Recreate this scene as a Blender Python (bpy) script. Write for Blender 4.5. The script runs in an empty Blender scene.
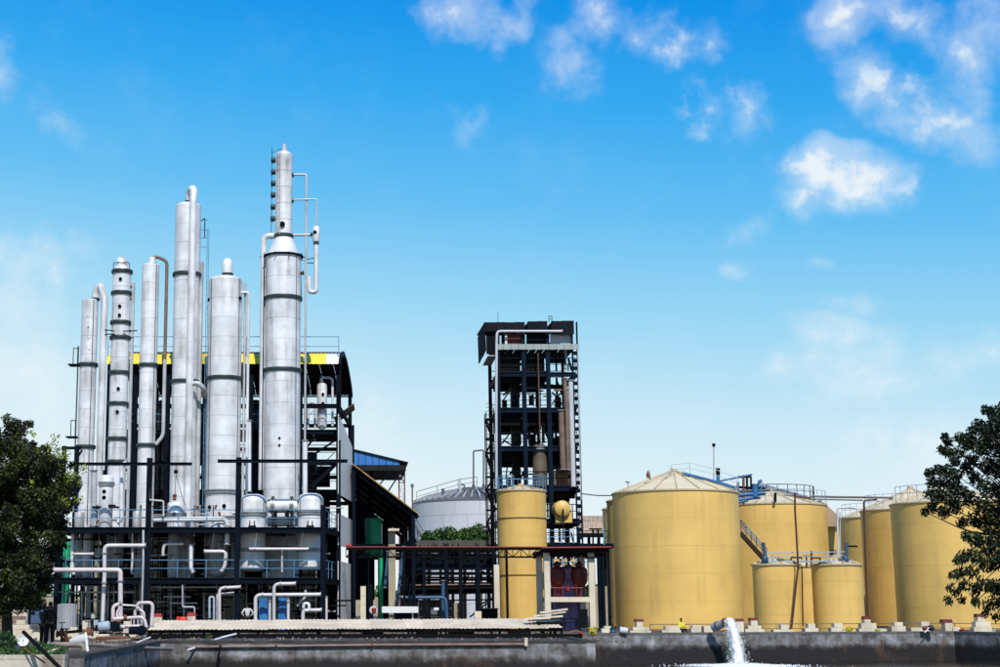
import bpy, bmesh, math, random
import numpy as np
from mathutils import Vector, Matrix, noise as mnoise
R = math.radians
random.seed(7)
rng = np.random.default_rng(7)
SC = bpy.context.scene
COL = SC.collection

# ------------------------------------------------------------------ camera
F = 1500.0            # focal length in photograph pixels (photograph 1000 px wide)
TH = R(10.3)          # camera looks up by this
CX, CY = 350.0, 333.5 # principal point (the photograph is an off-centre crop)
CAMZ = 1.6
cam_d = bpy.data.cameras.new('camera')
cam = bpy.data.objects.new('camera', cam_d)
COL.objects.link(cam)
cam.location = (0, 0, CAMZ)
cam.rotation_euler = (R(90) + TH, 0, 0)
cam_d.sensor_width = 36
cam_d.lens = F / 1000 * 36
cam_d.shift_x = (500 - CX) / 1000
cam_d.clip_start = 0.5
cam_d.clip_end = 8000
SC.camera = cam

# ------------------------------------------------------------------ light
SUN = Vector((0.13, -0.88, 0.98)).normalized()
sun_el = math.asin(SUN.z)
sun_rot = math.atan2(SUN.x, SUN.y)
ld = bpy.data.lights.new('sun', 'SUN')
ld.energy = 4.4
ld.angle = R(0.5)
ld.color = (1.0, 0.955, 0.89)
lo = bpy.data.objects.new('sun', ld)
COL.objects.link(lo)
lo.rotation_euler = (-SUN).to_track_quat('-Z', 'Y').to_euler()
lo.location = (30, -30, 80)
SC.view_settings.view_transform = 'Standard'
SC.view_settings.look = 'None'
SC.view_settings.exposure = 0
SC.view_settings.gamma = 1

def ang(u, v):
    """direction angles of a point of the sky"""
    sy = (CY - v) / F
    y = math.cos(TH) - sy * math.sin(TH); z = math.sin(TH) + sy * math.cos(TH); x = (u - CX) / F
    l = math.sqrt(x * x + y * y + z * z)
    return math.atan2(x, y), math.asin(z / l)

def build_world():
    w = bpy.data.worlds.new('World'); SC.world = w; w.use_nodes = True
    nt = w.node_tree; N = nt.nodes; L = nt.links
    N.clear()
    def nd(t, **k):
        n = N.new(t)
        for a, b in k.items(): setattr(n, a, b)
        return n
    def math_(op, a, b=None, c=None, clamp=False):
        n = nd('ShaderNodeMath', operation=op, use_clamp=clamp)
        for i, x in enumerate((a, b, c)):
            if x is None: continue
            if isinstance(x, (int, float)): n.inputs[i].default_value = x
            else: L.new(x, n.inputs[i])
        return n.outputs[0]
    out = nd('ShaderNodeOutputWorld'); bg = nd('ShaderNodeBackground')
    bg.inputs[1].default_value = 0.1
    L.new(bg.outputs[0], out.inputs[0])
    sky = nd('ShaderNodeTexSky', sky_type='NISHITA', sun_disc=False)
    sky.sun_elevation = sun_el; sky.sun_rotation = sun_rot
    tc = nd('ShaderNodeTexCoord')
    sep = nd('ShaderNodeSeparateXYZ'); L.new(tc.outputs['Generated'], sep.inputs[0])
    X, Y, Z = sep.outputs
    az = math_('ARCTAN2', X, Y); el = math_('ARCSINE', Z)
    zz = math_('ADD', Z, math_('MULTIPLY', X, 0.09))
    ramp = nd('ShaderNodeValToRGB'); cr = ramp.color_ramp
    stops = [(0.0, (.87, .93, .955)), (.07, (.80, .905, .94)), (.136, (.60, .82, .93)), (.20, (.34, .69, .92)),
             (.266, (.135, .53, .905)), (.335, (.035, .40, .88)), (.40, (.002, .285, .82)), (.55, (.0, .20, .66)), (1.0, (.0, .12, .46))]
    cr.elements[0].position = 0; cr.elements[0].color = (*stops[0][1], 1)
    cr.elements[1].position = 1; cr.elements[1].color = (*stops[-1][1], 1)
    for p, c in stops[1:-1]:
        e = cr.elements.new(p); e.color = (*c, 1)
    L.new(zz, ramp.inputs[0])
    mul = nd('ShaderNodeVectorMath', operation='SCALE'); mul.inputs['Scale'].default_value = 10
    L.new(ramp.outputs[0], mul.inputs[0])
    mix = nd('ShaderNodeMix', data_type='RGBA'); mix.inputs[0].default_value = 0.985
    L.new(sky.outputs[0], mix.inputs[6]); L.new(mul.outputs[0], mix.inputs[7])
    # clouds, fixed in direction
    cmb = nd('ShaderNodeCombineXYZ'); L.new(az, cmb.inputs[0]); L.new(el, cmb.inputs[1])
    def noise(scale, detail, rough=.55, dist=0., vec=cmb.outputs[0]):
        n = nd('ShaderNodeTexNoise'); n.inputs['Scale'].default_value = scale; n.inputs['Detail'].default_value = detail
        n.inputs['Roughness'].default_value = rough; n.inputs['Distortion'].default_value = dist
        L.new(vec, n.inputs['Vector']); return n.outputs[0]
    wn = nd('ShaderNodeTexNoise'); wn.inputs['Scale'].default_value = 22; wn.inputs['Detail'].default_value = 3
    L.new(cmb.outputs[0], wn.inputs['Vector'])
    wv = nd('ShaderNodeVectorMath', operation='MULTIPLY_ADD'); L.new(wn.outputs['Color'], wv.inputs[0])
    wv.inputs[1].default_value = (.035, .03, 0); wv.inputs[2].default_value = (0, 0, 0)
    wa = nd('ShaderNodeVectorMath', operation='ADD'); L.new(cmb.outputs[0], wa.inputs[0]); L.new(wv.outputs[0], wa.inputs[1])
    sb = nd('ShaderNodeVectorMath', operation='SUBTRACT'); L.new(wa.outputs[0], sb.inputs[0]); sb.inputs[1].default_value = (.0175, .015, 0)
    warped = sb.outputs[0]
    # u, v, rx, ry, rotation (deg, screen clockwise), strength
    blobs = [(815, 172, 42, 36, 0, 1.45), (855, 182, 62, 34, 8, 1.35), (800, 196, 34, 24, 0, .9), (712, 108, 44, 38, 10, .82), (750, 120, 26, 50, -10, .5),
             (880, 82, 56, 30, 35, .9), (930, 118, 62, 34, 30, .95), (965, 62, 36, 60, 10, .75), (925, 28, 76, 34, 40, .72), (842, 14, 34, 34, 0, .92),
             (988, 20, 30, 60, 0, .65), (650, 34, 50, 30, 20, .68), (598, 12, 34, 36, 0, .66), (572, 60, 46, 34, 30, .5), (668, 52, 32, 26, -20, .8), (705, 50, 26, 26, 0, .68),
             (455, 10, 60, 34, 15, .72), (515, 22, 18, 40, 25, .66), (588, 82, 30, 24, 0, .4), (832, 340, 60, 26, 4, .74), (860, 368, 100, 38, 3, .78), (905, 384, 70, 30, 0, .6), (860, 302, 50, 16, 0, .36),
             (735, 270, 24, 13, 0, .42), (950, 450, 120, 70, -15, .62), (900, 500, 90, 40, -10, .5), (1010, 350, 40, 34, 0, .45), (35, 262, 90, 44, 5, .72), (20, 300, 80, 40, 0, .6), (10, 370, 130, 70, 0, .6),
             (462, 116, 34, 34, 0, .42), (55, 118, 46, 26, 35, .4), (-4, 70, 24, 40, 0, .62), (375, 430, 60, 60, 0, .45), (820, 262, 18, 10, 0, .3), (20, 400, 120, 50, 0, .45), (745, 232, 30, 16, -30, .34), (690, 240, 30, 14, 0, .2)]
    tot = None
    for (u, v, rx, ry, rot, st) in blobs:
        a, e = ang(u, v)
        mp = nd('ShaderNodeMapping', vector_type='TEXTURE')
        mp.inputs['Location'].default_value = (a, e, 0)
        mp.inputs['Rotation'].default_value = (0, 0, -R(rot))
        mp.inputs['Scale'].default_value = ((1.35 if st < 1.2 else 1.22) * rx / F, (1.3 if st < 1.2 else 1.2) * ry / F, 1)
        L.new(warped, mp.inputs['Vector'])
        ln = nd('ShaderNodeVectorMath', operation='LENGTH'); L.new(mp.outputs[0], ln.inputs[0])
        b = math_('MULTIPLY', math_('SUBTRACT', 1.0, ln.outputs['Value'], clamp=True), st)
        tot = b if tot is None else math_('SMOOTH_MAX', tot, b, 0.1)
    far = nd('ShaderNodeMapRange', interpolation_type='SMOOTHSTEP'); far.inputs[1].default_value = .55; far.inputs[2].default_value = .9
    L.new(math_('ABSOLUTE', az), far.inputs[0])
    gen = math_('MULTIPLY', math_('MULTIPLY', math_('SUBTRACT', noise(2.2, 3), .5, clamp=True), 4.0), far.outputs[0])
    tot = math_('MAXIMUM', tot, gen)
    fine = noise(42, 12, .6, .15)
    fine2 = noise(11, 5, .55, .2)
    d = math_('MULTIPLY', tot, 1.25)
    d = math_('ADD', d, math_('MULTIPLY', math_('SUBTRACT', fine, .5), 3.0))
    d = math_('ADD', d, math_('MULTIPLY', math_('SUBTRACT', fine2, .5), .6))
    mr = nd('ShaderNodeMapRange', interpolation_type='SMOOTHSTEP'); L.new(d, mr.inputs[0])
    mr.inputs[1].default_value = .24; mr.inputs[2].default_value = 1.5
    gate = nd('ShaderNodeMapRange', interpolation_type='SMOOTHSTEP'); L.new(tot, gate.inputs[0]); gate.inputs[1].default_value = 0.03; gate.inputs[2].default_value = .4
    den = math_('MULTIPLY', math_('MULTIPLY', mr.outputs[0], gate.outputs[0]), math_('MINIMUM', math_('MULTIPLY_ADD', tot, .75, .32), .95))
    vl = nd('ShaderNodeMapRange', interpolation_type='SMOOTHSTEP'); vl.inputs[1].default_value = .02; vl.inputs[2].default_value = .95; vl.inputs[4].default_value = .46
    L.new(math_('ADD', math_('ADD', tot, math_('MULTIPLY', math_('SUBTRACT', fine2, .5), 1.6)), math_('MULTIPLY', math_('SUBTRACT', fine, .5), 1.2)), vl.inputs[0])
    g2 = nd('ShaderNodeMapRange', interpolation_type='SMOOTHSTEP'); L.new(tot, g2.inputs[0]); g2.inputs[1].default_value = 0.0; g2.inputs[2].default_value = .3
    den = math_('MAXIMUM', den, math_('MULTIPLY', vl.outputs[0], g2.outputs[0]))
    mc = nd('ShaderNodeMix', data_type='RGBA'); L.new(den, mc.inputs[0]); L.new(mix.outputs[2], mc.inputs[6])
    mc.inputs[7].default_value = (8.6, 9.2, 9.6, 1)
    L.new(mc.outputs[2], bg.inputs[0])
build_world()

# ------------------------------------------------------------------ placing helpers
def P(u, v, Y):
    """world point seen at photograph pixel (u, v) at world depth Y"""
    sy = (CY - v) / F
    dy = math.cos(TH) - sy * math.sin(TH); dz = math.sin(TH) + sy * math.cos(TH); dx = (u - CX) / F
    t = Y / dy
    return Vector((dx * t, Y, CAMZ + dz * t))
def ZV(v, Y): return P(0, v, Y).z
def XU(u, Y, v=580): return P(u, v, Y).x
def M_(px, Y): return px * Y / F

# ------------------------------------------------------------------ materials
MATS = {}
def mat(name, base, rough=.6, metal=0., var=.15, vscale=.6, streak=0., streakcol=None, bump=.0, bscale=6., spec=.4, spots=0., spotcol=(.1, .05, .02), fine=0., objv=.04):
    """procedural paint, metal or stone: base colour with soft mottling, vertical streaks, spots and fine relief"""
    if name in MATS: return MATS[name]
    m = bpy.data.materials.new(name); m.use_nodes = True
    nt = m.node_tree; N = nt.nodes; L = nt.links; b = N['Principled BSDF']
    b.inputs['Roughness'].default_value = rough; b.inputs['Metallic'].default_value = metal
    b.inputs['Specular IOR Level'].default_value = spec
    g = N.new('ShaderNodeNewGeometry')
    def nz(scale, detail=4, sc=(1, 1, 1), rough_=.55):
        mp = N.new('ShaderNodeMapping'); mp.inputs['Scale'].default_value = sc
        L.new(g.outputs['Position'], mp.inputs[0])
        n = N.new('ShaderNodeTexNoise'); n.inputs['Scale'].default_value = scale; n.inputs['Detail'].default_value = detail
        n.inputs['Roughness'].default_value = rough_
        L.new(mp.outputs[0], n.inputs['Vector']); return n.outputs[0]
    def rng_(x, a, b_, c, d):
        r = N.new('ShaderNodeMapRange'); L.new(x, r.inputs[0])
        for i, q in enumerate((a, b_, c, d)): r.inputs[i + 1].default_value = q
        return r.outputs[0]
    base_n = nz(vscale, 5)
    hsv = N.new('ShaderNodeHueSaturation'); hsv.inputs['Color'].default_value = (*base, 1)
    L.new(rng_(base_n, .3, .7, 1 - var, 1 + var), hsv.inputs['Value'])
    oi = N.new('ShaderNodeObjectInfo'); h0 = N.new('ShaderNodeHueSaturation'); L.new(hsv.outputs[0], h0.inputs['Color'])
    L.new(rng_(oi.outputs['Random'], 0, 1, 1 - objv, 1 + objv), h0.inputs['Value'])
    col = h0.outputs[0]
    def mixc(fac, a, c):
        x = N.new('ShaderNodeMix'); x.data_type = 'RGBA'; L.new(fac, x.inputs[0]); L.new(a, x.inputs[6])
        x.inputs[7].default_value = (*c, 1); return x.outputs[2]
    if streak:
        s = nz(2.2, 4, (1, 1, .06)); s2 = nz(.5, 3)
        mu = N.new('ShaderNodeMath'); mu.operation = 'MULTIPLY'
        L.new(rng_(s, .46, .72, 0, 1), mu.inputs[0]); L.new(rng_(s2, .38, .66, 0, streak), mu.inputs[1])
        col = mixc(mu.outputs[0], col, streakcol or tuple(c * .45 for c in base))
    if spots:
        s = nz(3.2, 6, (1, 1, 1), .7)
        col = mixc(rng_(s, .60, .72, 0, spots), col, spotcol)
    if fine:
        s = nz(40, 3)
        h2 = N.new('ShaderNodeHueSaturation'); L.new(col, h2.inputs['Color']); L.new(rng_(s, .3, .7, 1 - fine, 1 + fine), h2.inputs['Value']); col = h2.outputs[0]
    L.new(col, b.inputs['Base Color'])
    L.new(rng_(base_n, .3, .7, max(.05, rough - .1), min(1, rough + .1)), b.inputs['Roughness'])
    if bump:
        bp = N.new('ShaderNodeBump'); bp.inputs['Strength'].default_value = bump; bp.inputs['Distance'].default_value = .05
        L.new(nz(bscale, 5), bp.inputs['Height']); L.new(bp.outputs[0], b.inputs['Normal'])
    MATS[name] = m
    return m

CLAD = mat('aluminium cladding', (.70, .71, .72), .5, .10, .15, .9, .9, (.22, .20, .17), .3, 1.6, spots=.25, spotcol=(.25, .24, .22))
CLAD2 = mat('dull aluminium cladding', (.48, .49, .50), .5, .2, .2, .9, .8, (.13, .11, .09), .12, 3.)
SEAM = mat('dark seam metal', (.16, .17, .18), .6, .3, .1)  # dark grey core behind the cladding gaps, and the raised seams
RINGM = mat('dark green flange paint', (.018, .032, .032), .5, 0, .3, 1.5)
GFLANGE = mat('grey flange steel', (.28, .29, .30), .45, .4, .2, 2.)
NAVY = mat('navy steel paint', (.003, .0065, .013), .6, 0, .3, 1., spec=.06, spots=.2, spotcol=(.03, .02, .015))
DARK = mat('black brown steel', (.006, .006, .0065), .7, 0, .3, 1., spec=.06, spots=.3, spotcol=(.035, .018, .01))
BLUE = mat('blue handrail paint', (.10, .24, .38), .5, 0, .2, 1.)
BLUE2 = mat('bright blue paint', (.03, .17, .42), .45, 0, .2, 1.)
GREYDECK = mat('deck plate', (.02, .021, .024), .8, 0, .3, 1., spec=.1)
WPIPE = mat('white pipe paint', (.60, .57, .57), .4, .1, .12, 1.2, .4, (.2, .14, .1))
PINKP = mat('pinkish white pipe paint', (.62, .55, .54), .45, 0, .12, 1.2, .4, (.25, .14, .1))
RUST = mat('rusty steel', (.16, .06, .03), .8, 0, .4, 3., bump=.3)
RUSTD = mat('dark rusty pipe', (.075, .022, .015), .7, 0, .35, 2.)
RED = mat('red paint', (.33, .012, .012), .5, 0, .2, 2.)
DRED = mat('dark red paint', (.13, .010, .012), .5, 0, .25, 2.)
YEL = mat('mustard tank paint', (.72, .475, .135), .5, 0, .09, .3, .55, (.44, .28, .10), .18, .8, objv=.02, spots=.2, spotcol=(.36, .23, .09))
YEL2 = mat('ochre tank paint', (.71, .455, .125), .5, 0, .10, .35, .6, (.40, .25, .08), .18, .8, objv=.02, spots=.15, spotcol=(.36, .23, .09))
ROOFW = mat('cream roof paint', (.66, .57, .38), .5, 0, .08, .4, .3, (.5, .42, .3))
RIBY = mat('tan rib paint', (.50, .40, .24), .5, 0, .1)
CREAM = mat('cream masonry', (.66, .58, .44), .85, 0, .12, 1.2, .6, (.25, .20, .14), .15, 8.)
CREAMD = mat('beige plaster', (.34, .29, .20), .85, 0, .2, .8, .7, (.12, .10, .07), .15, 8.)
WSHEET = mat('white wall sheet', (.70, .70, .67), .5, .0, .06, .5, .3, (.45, .42, .38))
GREENT = mat('green tank paint', (.015, .36, .16), .45, 0, .2, .6, .3)
PURPLE = mat('lilac tank paint', (.22, .16, .34), .5, 0, .15, .6, .4)
ORANGE = mat('orange brown insulation', (.30, .12, .045), .6, 0, .35, 1.2, .7, (.08, .04, .02))
BROWN = mat('brown vessel paint', (.055, .04, .028), .6, 0, .4, 1.2, .6)
BRPIPE = mat('tan brown pipe', (.17, .115, .085), .6, 0, .3, 1.2)
BLUEROOF = mat('blue sheet roof', (.035, .18, .50), .5, 0, .1, .8)
YSHEET = mat('yellow rooflight sheet', (.88, .66, .05), .5, 0, .12, .8)
TANROOF = mat('tan corrugated sheet', (.38, .26, .16), .8, 0, .25, .6, .6, (.14, .08, .05))
CORR = mat('cream corrugated sheet', (.68, .575, .42), .7, 0, .16, .9, .6, (.30, .22, .14), .1, 5., objv=.10, spots=.4, spotcol=(.28, .17, .09))
GREYT = mat('pale grey tank paint', (.52, .53, .56), .55, 0, .08, .15, .35, (.36, .36, .38))
GREYR = mat('dark grey roof steel', (.10, .105, .115), .6, 0, .25, .4)
BARK = mat('bark', (.05, .035, .025), .9, 0, .3, 4., bump=.5)
RUBBER = mat('black rubber', (.01, .01, .011), .6)
WHITEP = mat('white plastic', (.75, .76, .78), .4)
SKIN = mat('brown skin', (.16, .075, .04), .6)
HAIR = mat('black hair', (.008, .007, .007), .6)
CL_D1 = mat('dark brown cloth', (.035, .022, .016), .9)
CL_D2 = mat('black cloth', (.012, .011, .012), .9)
CL_W = mat('white shirt cloth', (.62, .64, .68), .9)
CL_Y = mat('yellow vest cloth', (.72, .66, .03), .8)
CL_G = mat('grey brown cloth', (.07, .05, .04), .9)
LIGHTB = mat('pale blue grey paint', (.33, .42, .50), .5)

def concrete_mat():
    m = bpy.data.materials.new('stained pond concrete'); m.use_nodes = True
    nt = m.node_tree; N = nt.nodes; L = nt.links; b = N['Principled BSDF']; b.inputs['Roughness'].default_value = .85
    g = N.new('ShaderNodeNewGeometry')
    def nz(scale, sc=(1, 1, 1), d=7, r=.65):
        mp = N.new('ShaderNodeMapping'); mp.inputs['Scale'].default_value = sc; L.new(g.outputs['Position'], mp.inputs[0])
        n = N.new('ShaderNodeTexNoise'); n.inputs['Scale'].default_value = scale; n.inputs['Detail'].default_value = d; n.inputs['Roughness'].default_value = r
        L.new(mp.outputs[0], n.inputs['Vector']); return n.outputs[0]
    ra = N.new('ShaderNodeValToRGB'); cr = ra.color_ramp
    cr.elements[0].position = .36; cr.elements[0].color = (.012, .010, .010, 1)
    cr.elements[1].position = .72; cr.elements[1].color = (.36, .36, .38, 1)
    for p, c in ((.47, (.05, .045, .042)), (.55, (.13, .125, .12)), (.63, (.20, .20, .21))):
        e = cr.elements.new(p); e.color = (*c, 1)
    # water and algae soak the wall from the water line up: shift with height
    sep = N.new('ShaderNodeSeparateXYZ'); L.new(g.outputs['Position'], sep.inputs[0])
    mr = N.new('ShaderNodeMapRange'); L.new(sep.outputs[2], mr.inputs[0])
    mr.inputs[1].default_value = -1.0; mr.inputs[2].default_value = -.55; mr.inputs[3].default_value = -.24; mr.inputs[4].default_value = .075
    ad = N.new('ShaderNodeMath'); ad.operation = 'ADD'
    mx = N.new('ShaderNodeMath'); mx.operation = 'MULTIPLY_ADD'; mx.inputs[1].default_value = .6
    L.new(nz(.9, (1, 1, 1.6)), mx.inputs[0])
    m3 = N.new('ShaderNodeMath'); m3.operation = 'MULTIPLY'; m3.inputs[1].default_value = .42; L.new(nz(2.5, (1, 1, .35)), m3.inputs[0])
    L.new(m3.outputs[0], mx.inputs[2])
    L.new(mx.outputs[0], ad.inputs[0]); L.new(mr.outputs[0], ad.inputs[1]); L.new(ad.outputs[0], ra.inputs[0])
    rs = N.new('ShaderNodeMapRange'); L.new(nz(.7, (1, 1, .7), 5), rs.inputs[0]); rs.inputs[1].default_value = .56; rs.inputs[2].default_value = .7; rs.inputs[4].default_value = .55
    mc = N.new('ShaderNodeMix'); mc.data_type = 'RGBA'; L.new(rs.outputs[0], mc.inputs[0]); L.new(ra.outputs[0], mc.inputs[6]); mc.inputs[7].default_value = (.11, .055, .035, 1)
    L.new(mc.outputs[2], b.inputs['Base Color'])
    bp = N.new('ShaderNodeBump'); bp.inputs['Strength'].default_value = .6; bp.inputs['Distance'].default_value = .06
    L.new(nz(5.), bp.inputs['Height']); L.new(bp.outputs[0], b.inputs['Normal'])
    return m
CONC = concrete_mat()
PALEC = mat('pale stained concrete', (.52, .47, .38), .85, 0, .25, 1.2, 1.0, (.08, .05, .03), .3, 6., spots=.7, spotcol=(.05, .035, .02))
LEDGE = mat('dirty concrete ledge', (.045, .04, .036), .85, 0, .5, 1.0, bump=.4, bscale=4., spots=.5, spotcol=(.14, .11, .09))
GROUND = mat('yard ground', (.075, .06, .045), .9, 0, .4, .4, bump=.4, bscale=3., spots=.5, spotcol=(.06, .06, .03))

def leaf_mat(name, c1, c2, c3, sc=1.2):
    m = bpy.data.materials.new(name); m.use_nodes = True
    nt = m.node_tree; N = nt.nodes; L = nt.links; b = N['Principled BSDF']; b.inputs['Roughness'].default_value = .5
    b.inputs['Specular IOR Level'].default_value = .25
    g = N.new('ShaderNodeNewGeometry')
    n = N.new('ShaderNodeTexNoise'); n.inputs['Scale'].default_value = sc; n.inputs['Detail'].default_value = 4; L.new(g.outputs['Position'], n.inputs['Vector'])
    rnd = N.new('ShaderNodeMath'); rnd.operation = 'MULTIPLY_ADD'; L.new(g.outputs['Random Per Island'], rnd.inputs[0]); rnd.inputs[1].default_value = .3; L.new(n.outputs[0], rnd.inputs[2])
    ra = N.new('ShaderNodeValToRGB'); cr = ra.color_ramp
    cr.elements[0].position = .4; cr.elements[0].color = (*c1, 1); cr.elements[1].position = .9; cr.elements[1].color = (*c3, 1)
    e = cr.elements.new(.66); e.color = (*c2, 1)
    L.new(rnd.outputs[0], ra.inputs[0]); L.new(ra.outputs[0], b.inputs['Base Color'])
    return m
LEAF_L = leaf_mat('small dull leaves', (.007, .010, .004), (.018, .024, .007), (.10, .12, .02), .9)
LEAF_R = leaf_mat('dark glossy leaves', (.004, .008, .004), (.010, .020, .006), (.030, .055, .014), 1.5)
LEAF_B = leaf_mat('hedge leaves', (.02, .05, .015), (.04, .10, .02), (.09, .17, .03), .5)
FLOWER = leaf_mat('yellow flowers', (.3, .25, .01), (.7, .6, .02), (.8, .75, .05), 8)

def water_mat():
    m = bpy.data.materials.new('dark pond water'); m.use_nodes = True
    nt = m.node_tree; N = nt.nodes; L = nt.links; b = N['Principled BSDF']
    b.inputs['Roughness'].default_value = .12; b.inputs['Base Color'].default_value = (.018, .016, .012, 1); b.inputs['IOR'].default_value = 1.33
    g = N.new('ShaderNodeNewGeometry')
    n = N.new('ShaderNodeTexNoise'); n.inputs['Scale'].default_value = 1.1; n.inputs['Detail'].default_value = 6
    mp = N.new('ShaderNodeMapping'); mp.inputs['Scale'].default_value = (1, .5, 1); L.new(g.outputs['Position'], mp.inputs[0]); L.new(mp.outputs[0], n.inputs['Vector'])
    bp = N.new('ShaderNodeBump'); bp.inputs['Strength'].default_value = 1.0; bp.inputs['Distance'].default_value = .22
    L.new(n.outputs[0], bp.inputs['Height']); L.new(bp.outputs[0], b.inputs['Normal'])
    # froth spread by the outfall
    fp = P(737, 661, 86.0)
    vm = N.new('ShaderNodeVectorMath'); vm.operation = 'SUBTRACT'; L.new(g.outputs['Position'], vm.inputs[0]); vm.inputs[1].default_value = (fp.x, fp.y - 1.5, WZ_)
    vs_ = N.new('ShaderNodeVectorMath'); vs_.operation = 'MULTIPLY'; L.new(vm.outputs[0], vs_.inputs[0]); vs_.inputs[1].default_value = (1 / 4.2, 1 / 4.5, 0)
    ln = N.new('ShaderNodeVectorMath'); ln.operation = 'LENGTH'; L.new(vs_.outputs[0], ln.inputs[0])
    n2 = N.new('ShaderNodeTexNoise'); n2.inputs['Scale'].default_value = 1.6; n2.inputs['Detail'].default_value = 8; n2.inputs['Roughness'].default_value = .7; L.new(g.outputs['Position'], n2.inputs['Vector'])
    ma = N.new('ShaderNodeMath'); ma.operation = 'MULTIPLY_ADD'; L.new(n2.outputs[0], ma.inputs[0]); ma.inputs[1].default_value = -1.9; L.new(ln.outputs['Value'], ma.inputs[2])
    mr = N.new('ShaderNodeMapRange'); L.new(ma.outputs[0], mr.inputs[0]); mr.inputs[1].default_value = -.85; mr.inputs[2].default_value = -.10; mr.inputs[3].default_value = 1; mr.inputs[4].default_value = 0
    mx = N.new('ShaderNodeMix'); mx.data_type = 'RGBA'; L.new(mr.outputs[0], mx.inputs[0]); mx.inputs[6].default_value = (.018, .016, .012, 1); mx.inputs[7].default_value = (.66, .68, .68, 1)
    L.new(mx.outputs[2], b.inputs['Base Color']); m2 = N.new('ShaderNodeMapRange'); L.new(mr.outputs[0], m2.inputs[0]); m2.inputs[3].default_value = .12; m2.inputs[4].default_value = .7; L.new(m2.outputs[0], b.inputs['Roughness'])
    return m
WZ_ = -1.64
WATER = water_mat()
FOAM = mat('white water foam', (.80, .83, .85), .4, 0, .08, 4., bump=.5, bscale=20.)

# ------------------------------------------------------------------ object helpers
WM = {}
def link(o, parent=None, world=None):
    COL.objects.link(o)
    world = world or Matrix()
    if parent is not None:
        o.parent = parent; o.matrix_parent_inverse = WM[parent.name].inverted()
    o.matrix_basis = world
    WM[o.name] = world.copy()
    return o
def thing(name, label, cat, loc, group=None):
    o = bpy.data.objects.new(name, None); o.empty_display_size = .3
    o['label'] = label; o['category'] = cat
    if group: o['group'] = group
    return link(o, None, Matrix.Translation(Vector(loc)))
def tag(o, label, cat, group=None):
    o['label'] = label; o['category'] = cat
    if group: o['group'] = group
    return o
def struct(o, kind='structure'):
    o['kind'] = kind; return o
CACHE = {}
def finish(bm, m, smooth_ang=35, name='mesh'):
    bmesh.ops.recalc_face_normals(bm, faces=bm.faces)
    for f in bm.faces: f.smooth = True
    for e in bm.edges:
        e.smooth = len(e.link_faces) == 2 and e.calc_face_angle(3.2) < R(smooth_ang)
    me = bpy.data.meshes.new(name); bm.to_mesh(me); bm.free()
    me.materials.append(m)
    return me
def put(name, me, parent=None, world=None):
    return link(bpy.data.objects.new(name, me), parent, world)
def frame_z(p, q, roll_up=Vector((0, 0, 1))):
    """matrix with local z from p to q, local y as near to up as can be"""
    z = (q - p); l = z.length; z = z / l
    up = roll_up
    if abs(z.dot(up)) > .98: up = Vector((0, 1, 0))
    x = up.cross(z).normalized(); y = z.cross(x)
    m = Matrix((x, y, z)).transposed().to_4x4(); m.translation = p
    return m, l
def unit_box(m):
    k = ('box', m.name)
    if k not in CACHE:
        bm = bmesh.new(); bmesh.ops.create_cube(bm, size=1, matrix=Matrix.Translation((0, 0, .5)))
        CACHE[k] = finish(bm, m)
    return CACHE[k]
def unit_cyl(m, n=12, top=1.0):
    k = ('cyl', m.name, n, top)
    if k not in CACHE:
        bm = bmesh.new(); bmesh.ops.create_cone(bm, cap_ends=True, segments=n, radius1=1, radius2=top, depth=1, matrix=Matrix.Translation((0, 0, .5)))
        CACHE[k] = finish(bm, m, 50)
    return CACHE[k]
def unit_i(m):
    k = ('ibeam', m.name)
    if k not in CACHE:
        t, w = .5, .07
        pts = [(-t, -t), (t, -t), (t, -t + .1), (w, -t + .1), (w, t - .1), (t, t - .1), (t, t), (-t, t), (-t, t - .1), (-w, t - .1), (-w, -t + .1), (-t, -t + .1)]
        bm = bmesh.new()
        a = [bm.verts.new((x, y, 0)) for x, y in pts]; b = [bm.verts.new((x, y, 1)) for x, y in pts]
        n = len(pts)
        for i in range(n): bm.faces.new((a[i], a[(i + 1) % n], b[(i + 1) % n], b[i]))
        for s in (a, b):
            bm.faces.new((s[0], s[1], s[2], s[3], s[10], s[11])); bm.faces.new((s[3], s[4], s[9], s[10])); bm.faces.new((s[4], s[5], s[6], s[7], s[8], s[9]))
        CACHE[k] = finish(bm, m)
    return CACHE[k]
def S3(a, b, c): return Matrix.Diagonal((a, b, c, 1))
def beam(name, p, q, w, h, m, parent, kind='i'):
    """steel member from p to q; w across, h deep"""
    mx, l = frame_z(Vector(p), Vector(q))
    return put(name, unit_i(m) if kind == 'i' else unit_box(m), parent, mx @ S3(w, h, l))
def rod(name, p, q, r, m, parent, n=8):
    mx, l = frame_z(Vector(p), Vector(q))
    return put(name, unit_cyl(m, n), parent, mx @ S3(r, r, l))
def box(name, lo_, hi_, m, parent=None, rz=0):
    lo_, hi_ = Vector(lo_), Vector(hi_)
    c = (lo_ + hi_) / 2; s = hi_ - lo_
    return put(name, unit_box(m), parent, Matrix.Translation((c.x, c.y, lo_.z)) @ Matrix.Rotation(rz, 4, 'Z') @ S3(*s))
def cyl(name, c, z0, z1, r, m, parent=None, n=32, top=1.0):
    return put(name, unit_cyl(m, n, top), parent, Matrix.Translation((c[0], c[1], z0)) @ S3(r, r, z1 - z0))
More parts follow.
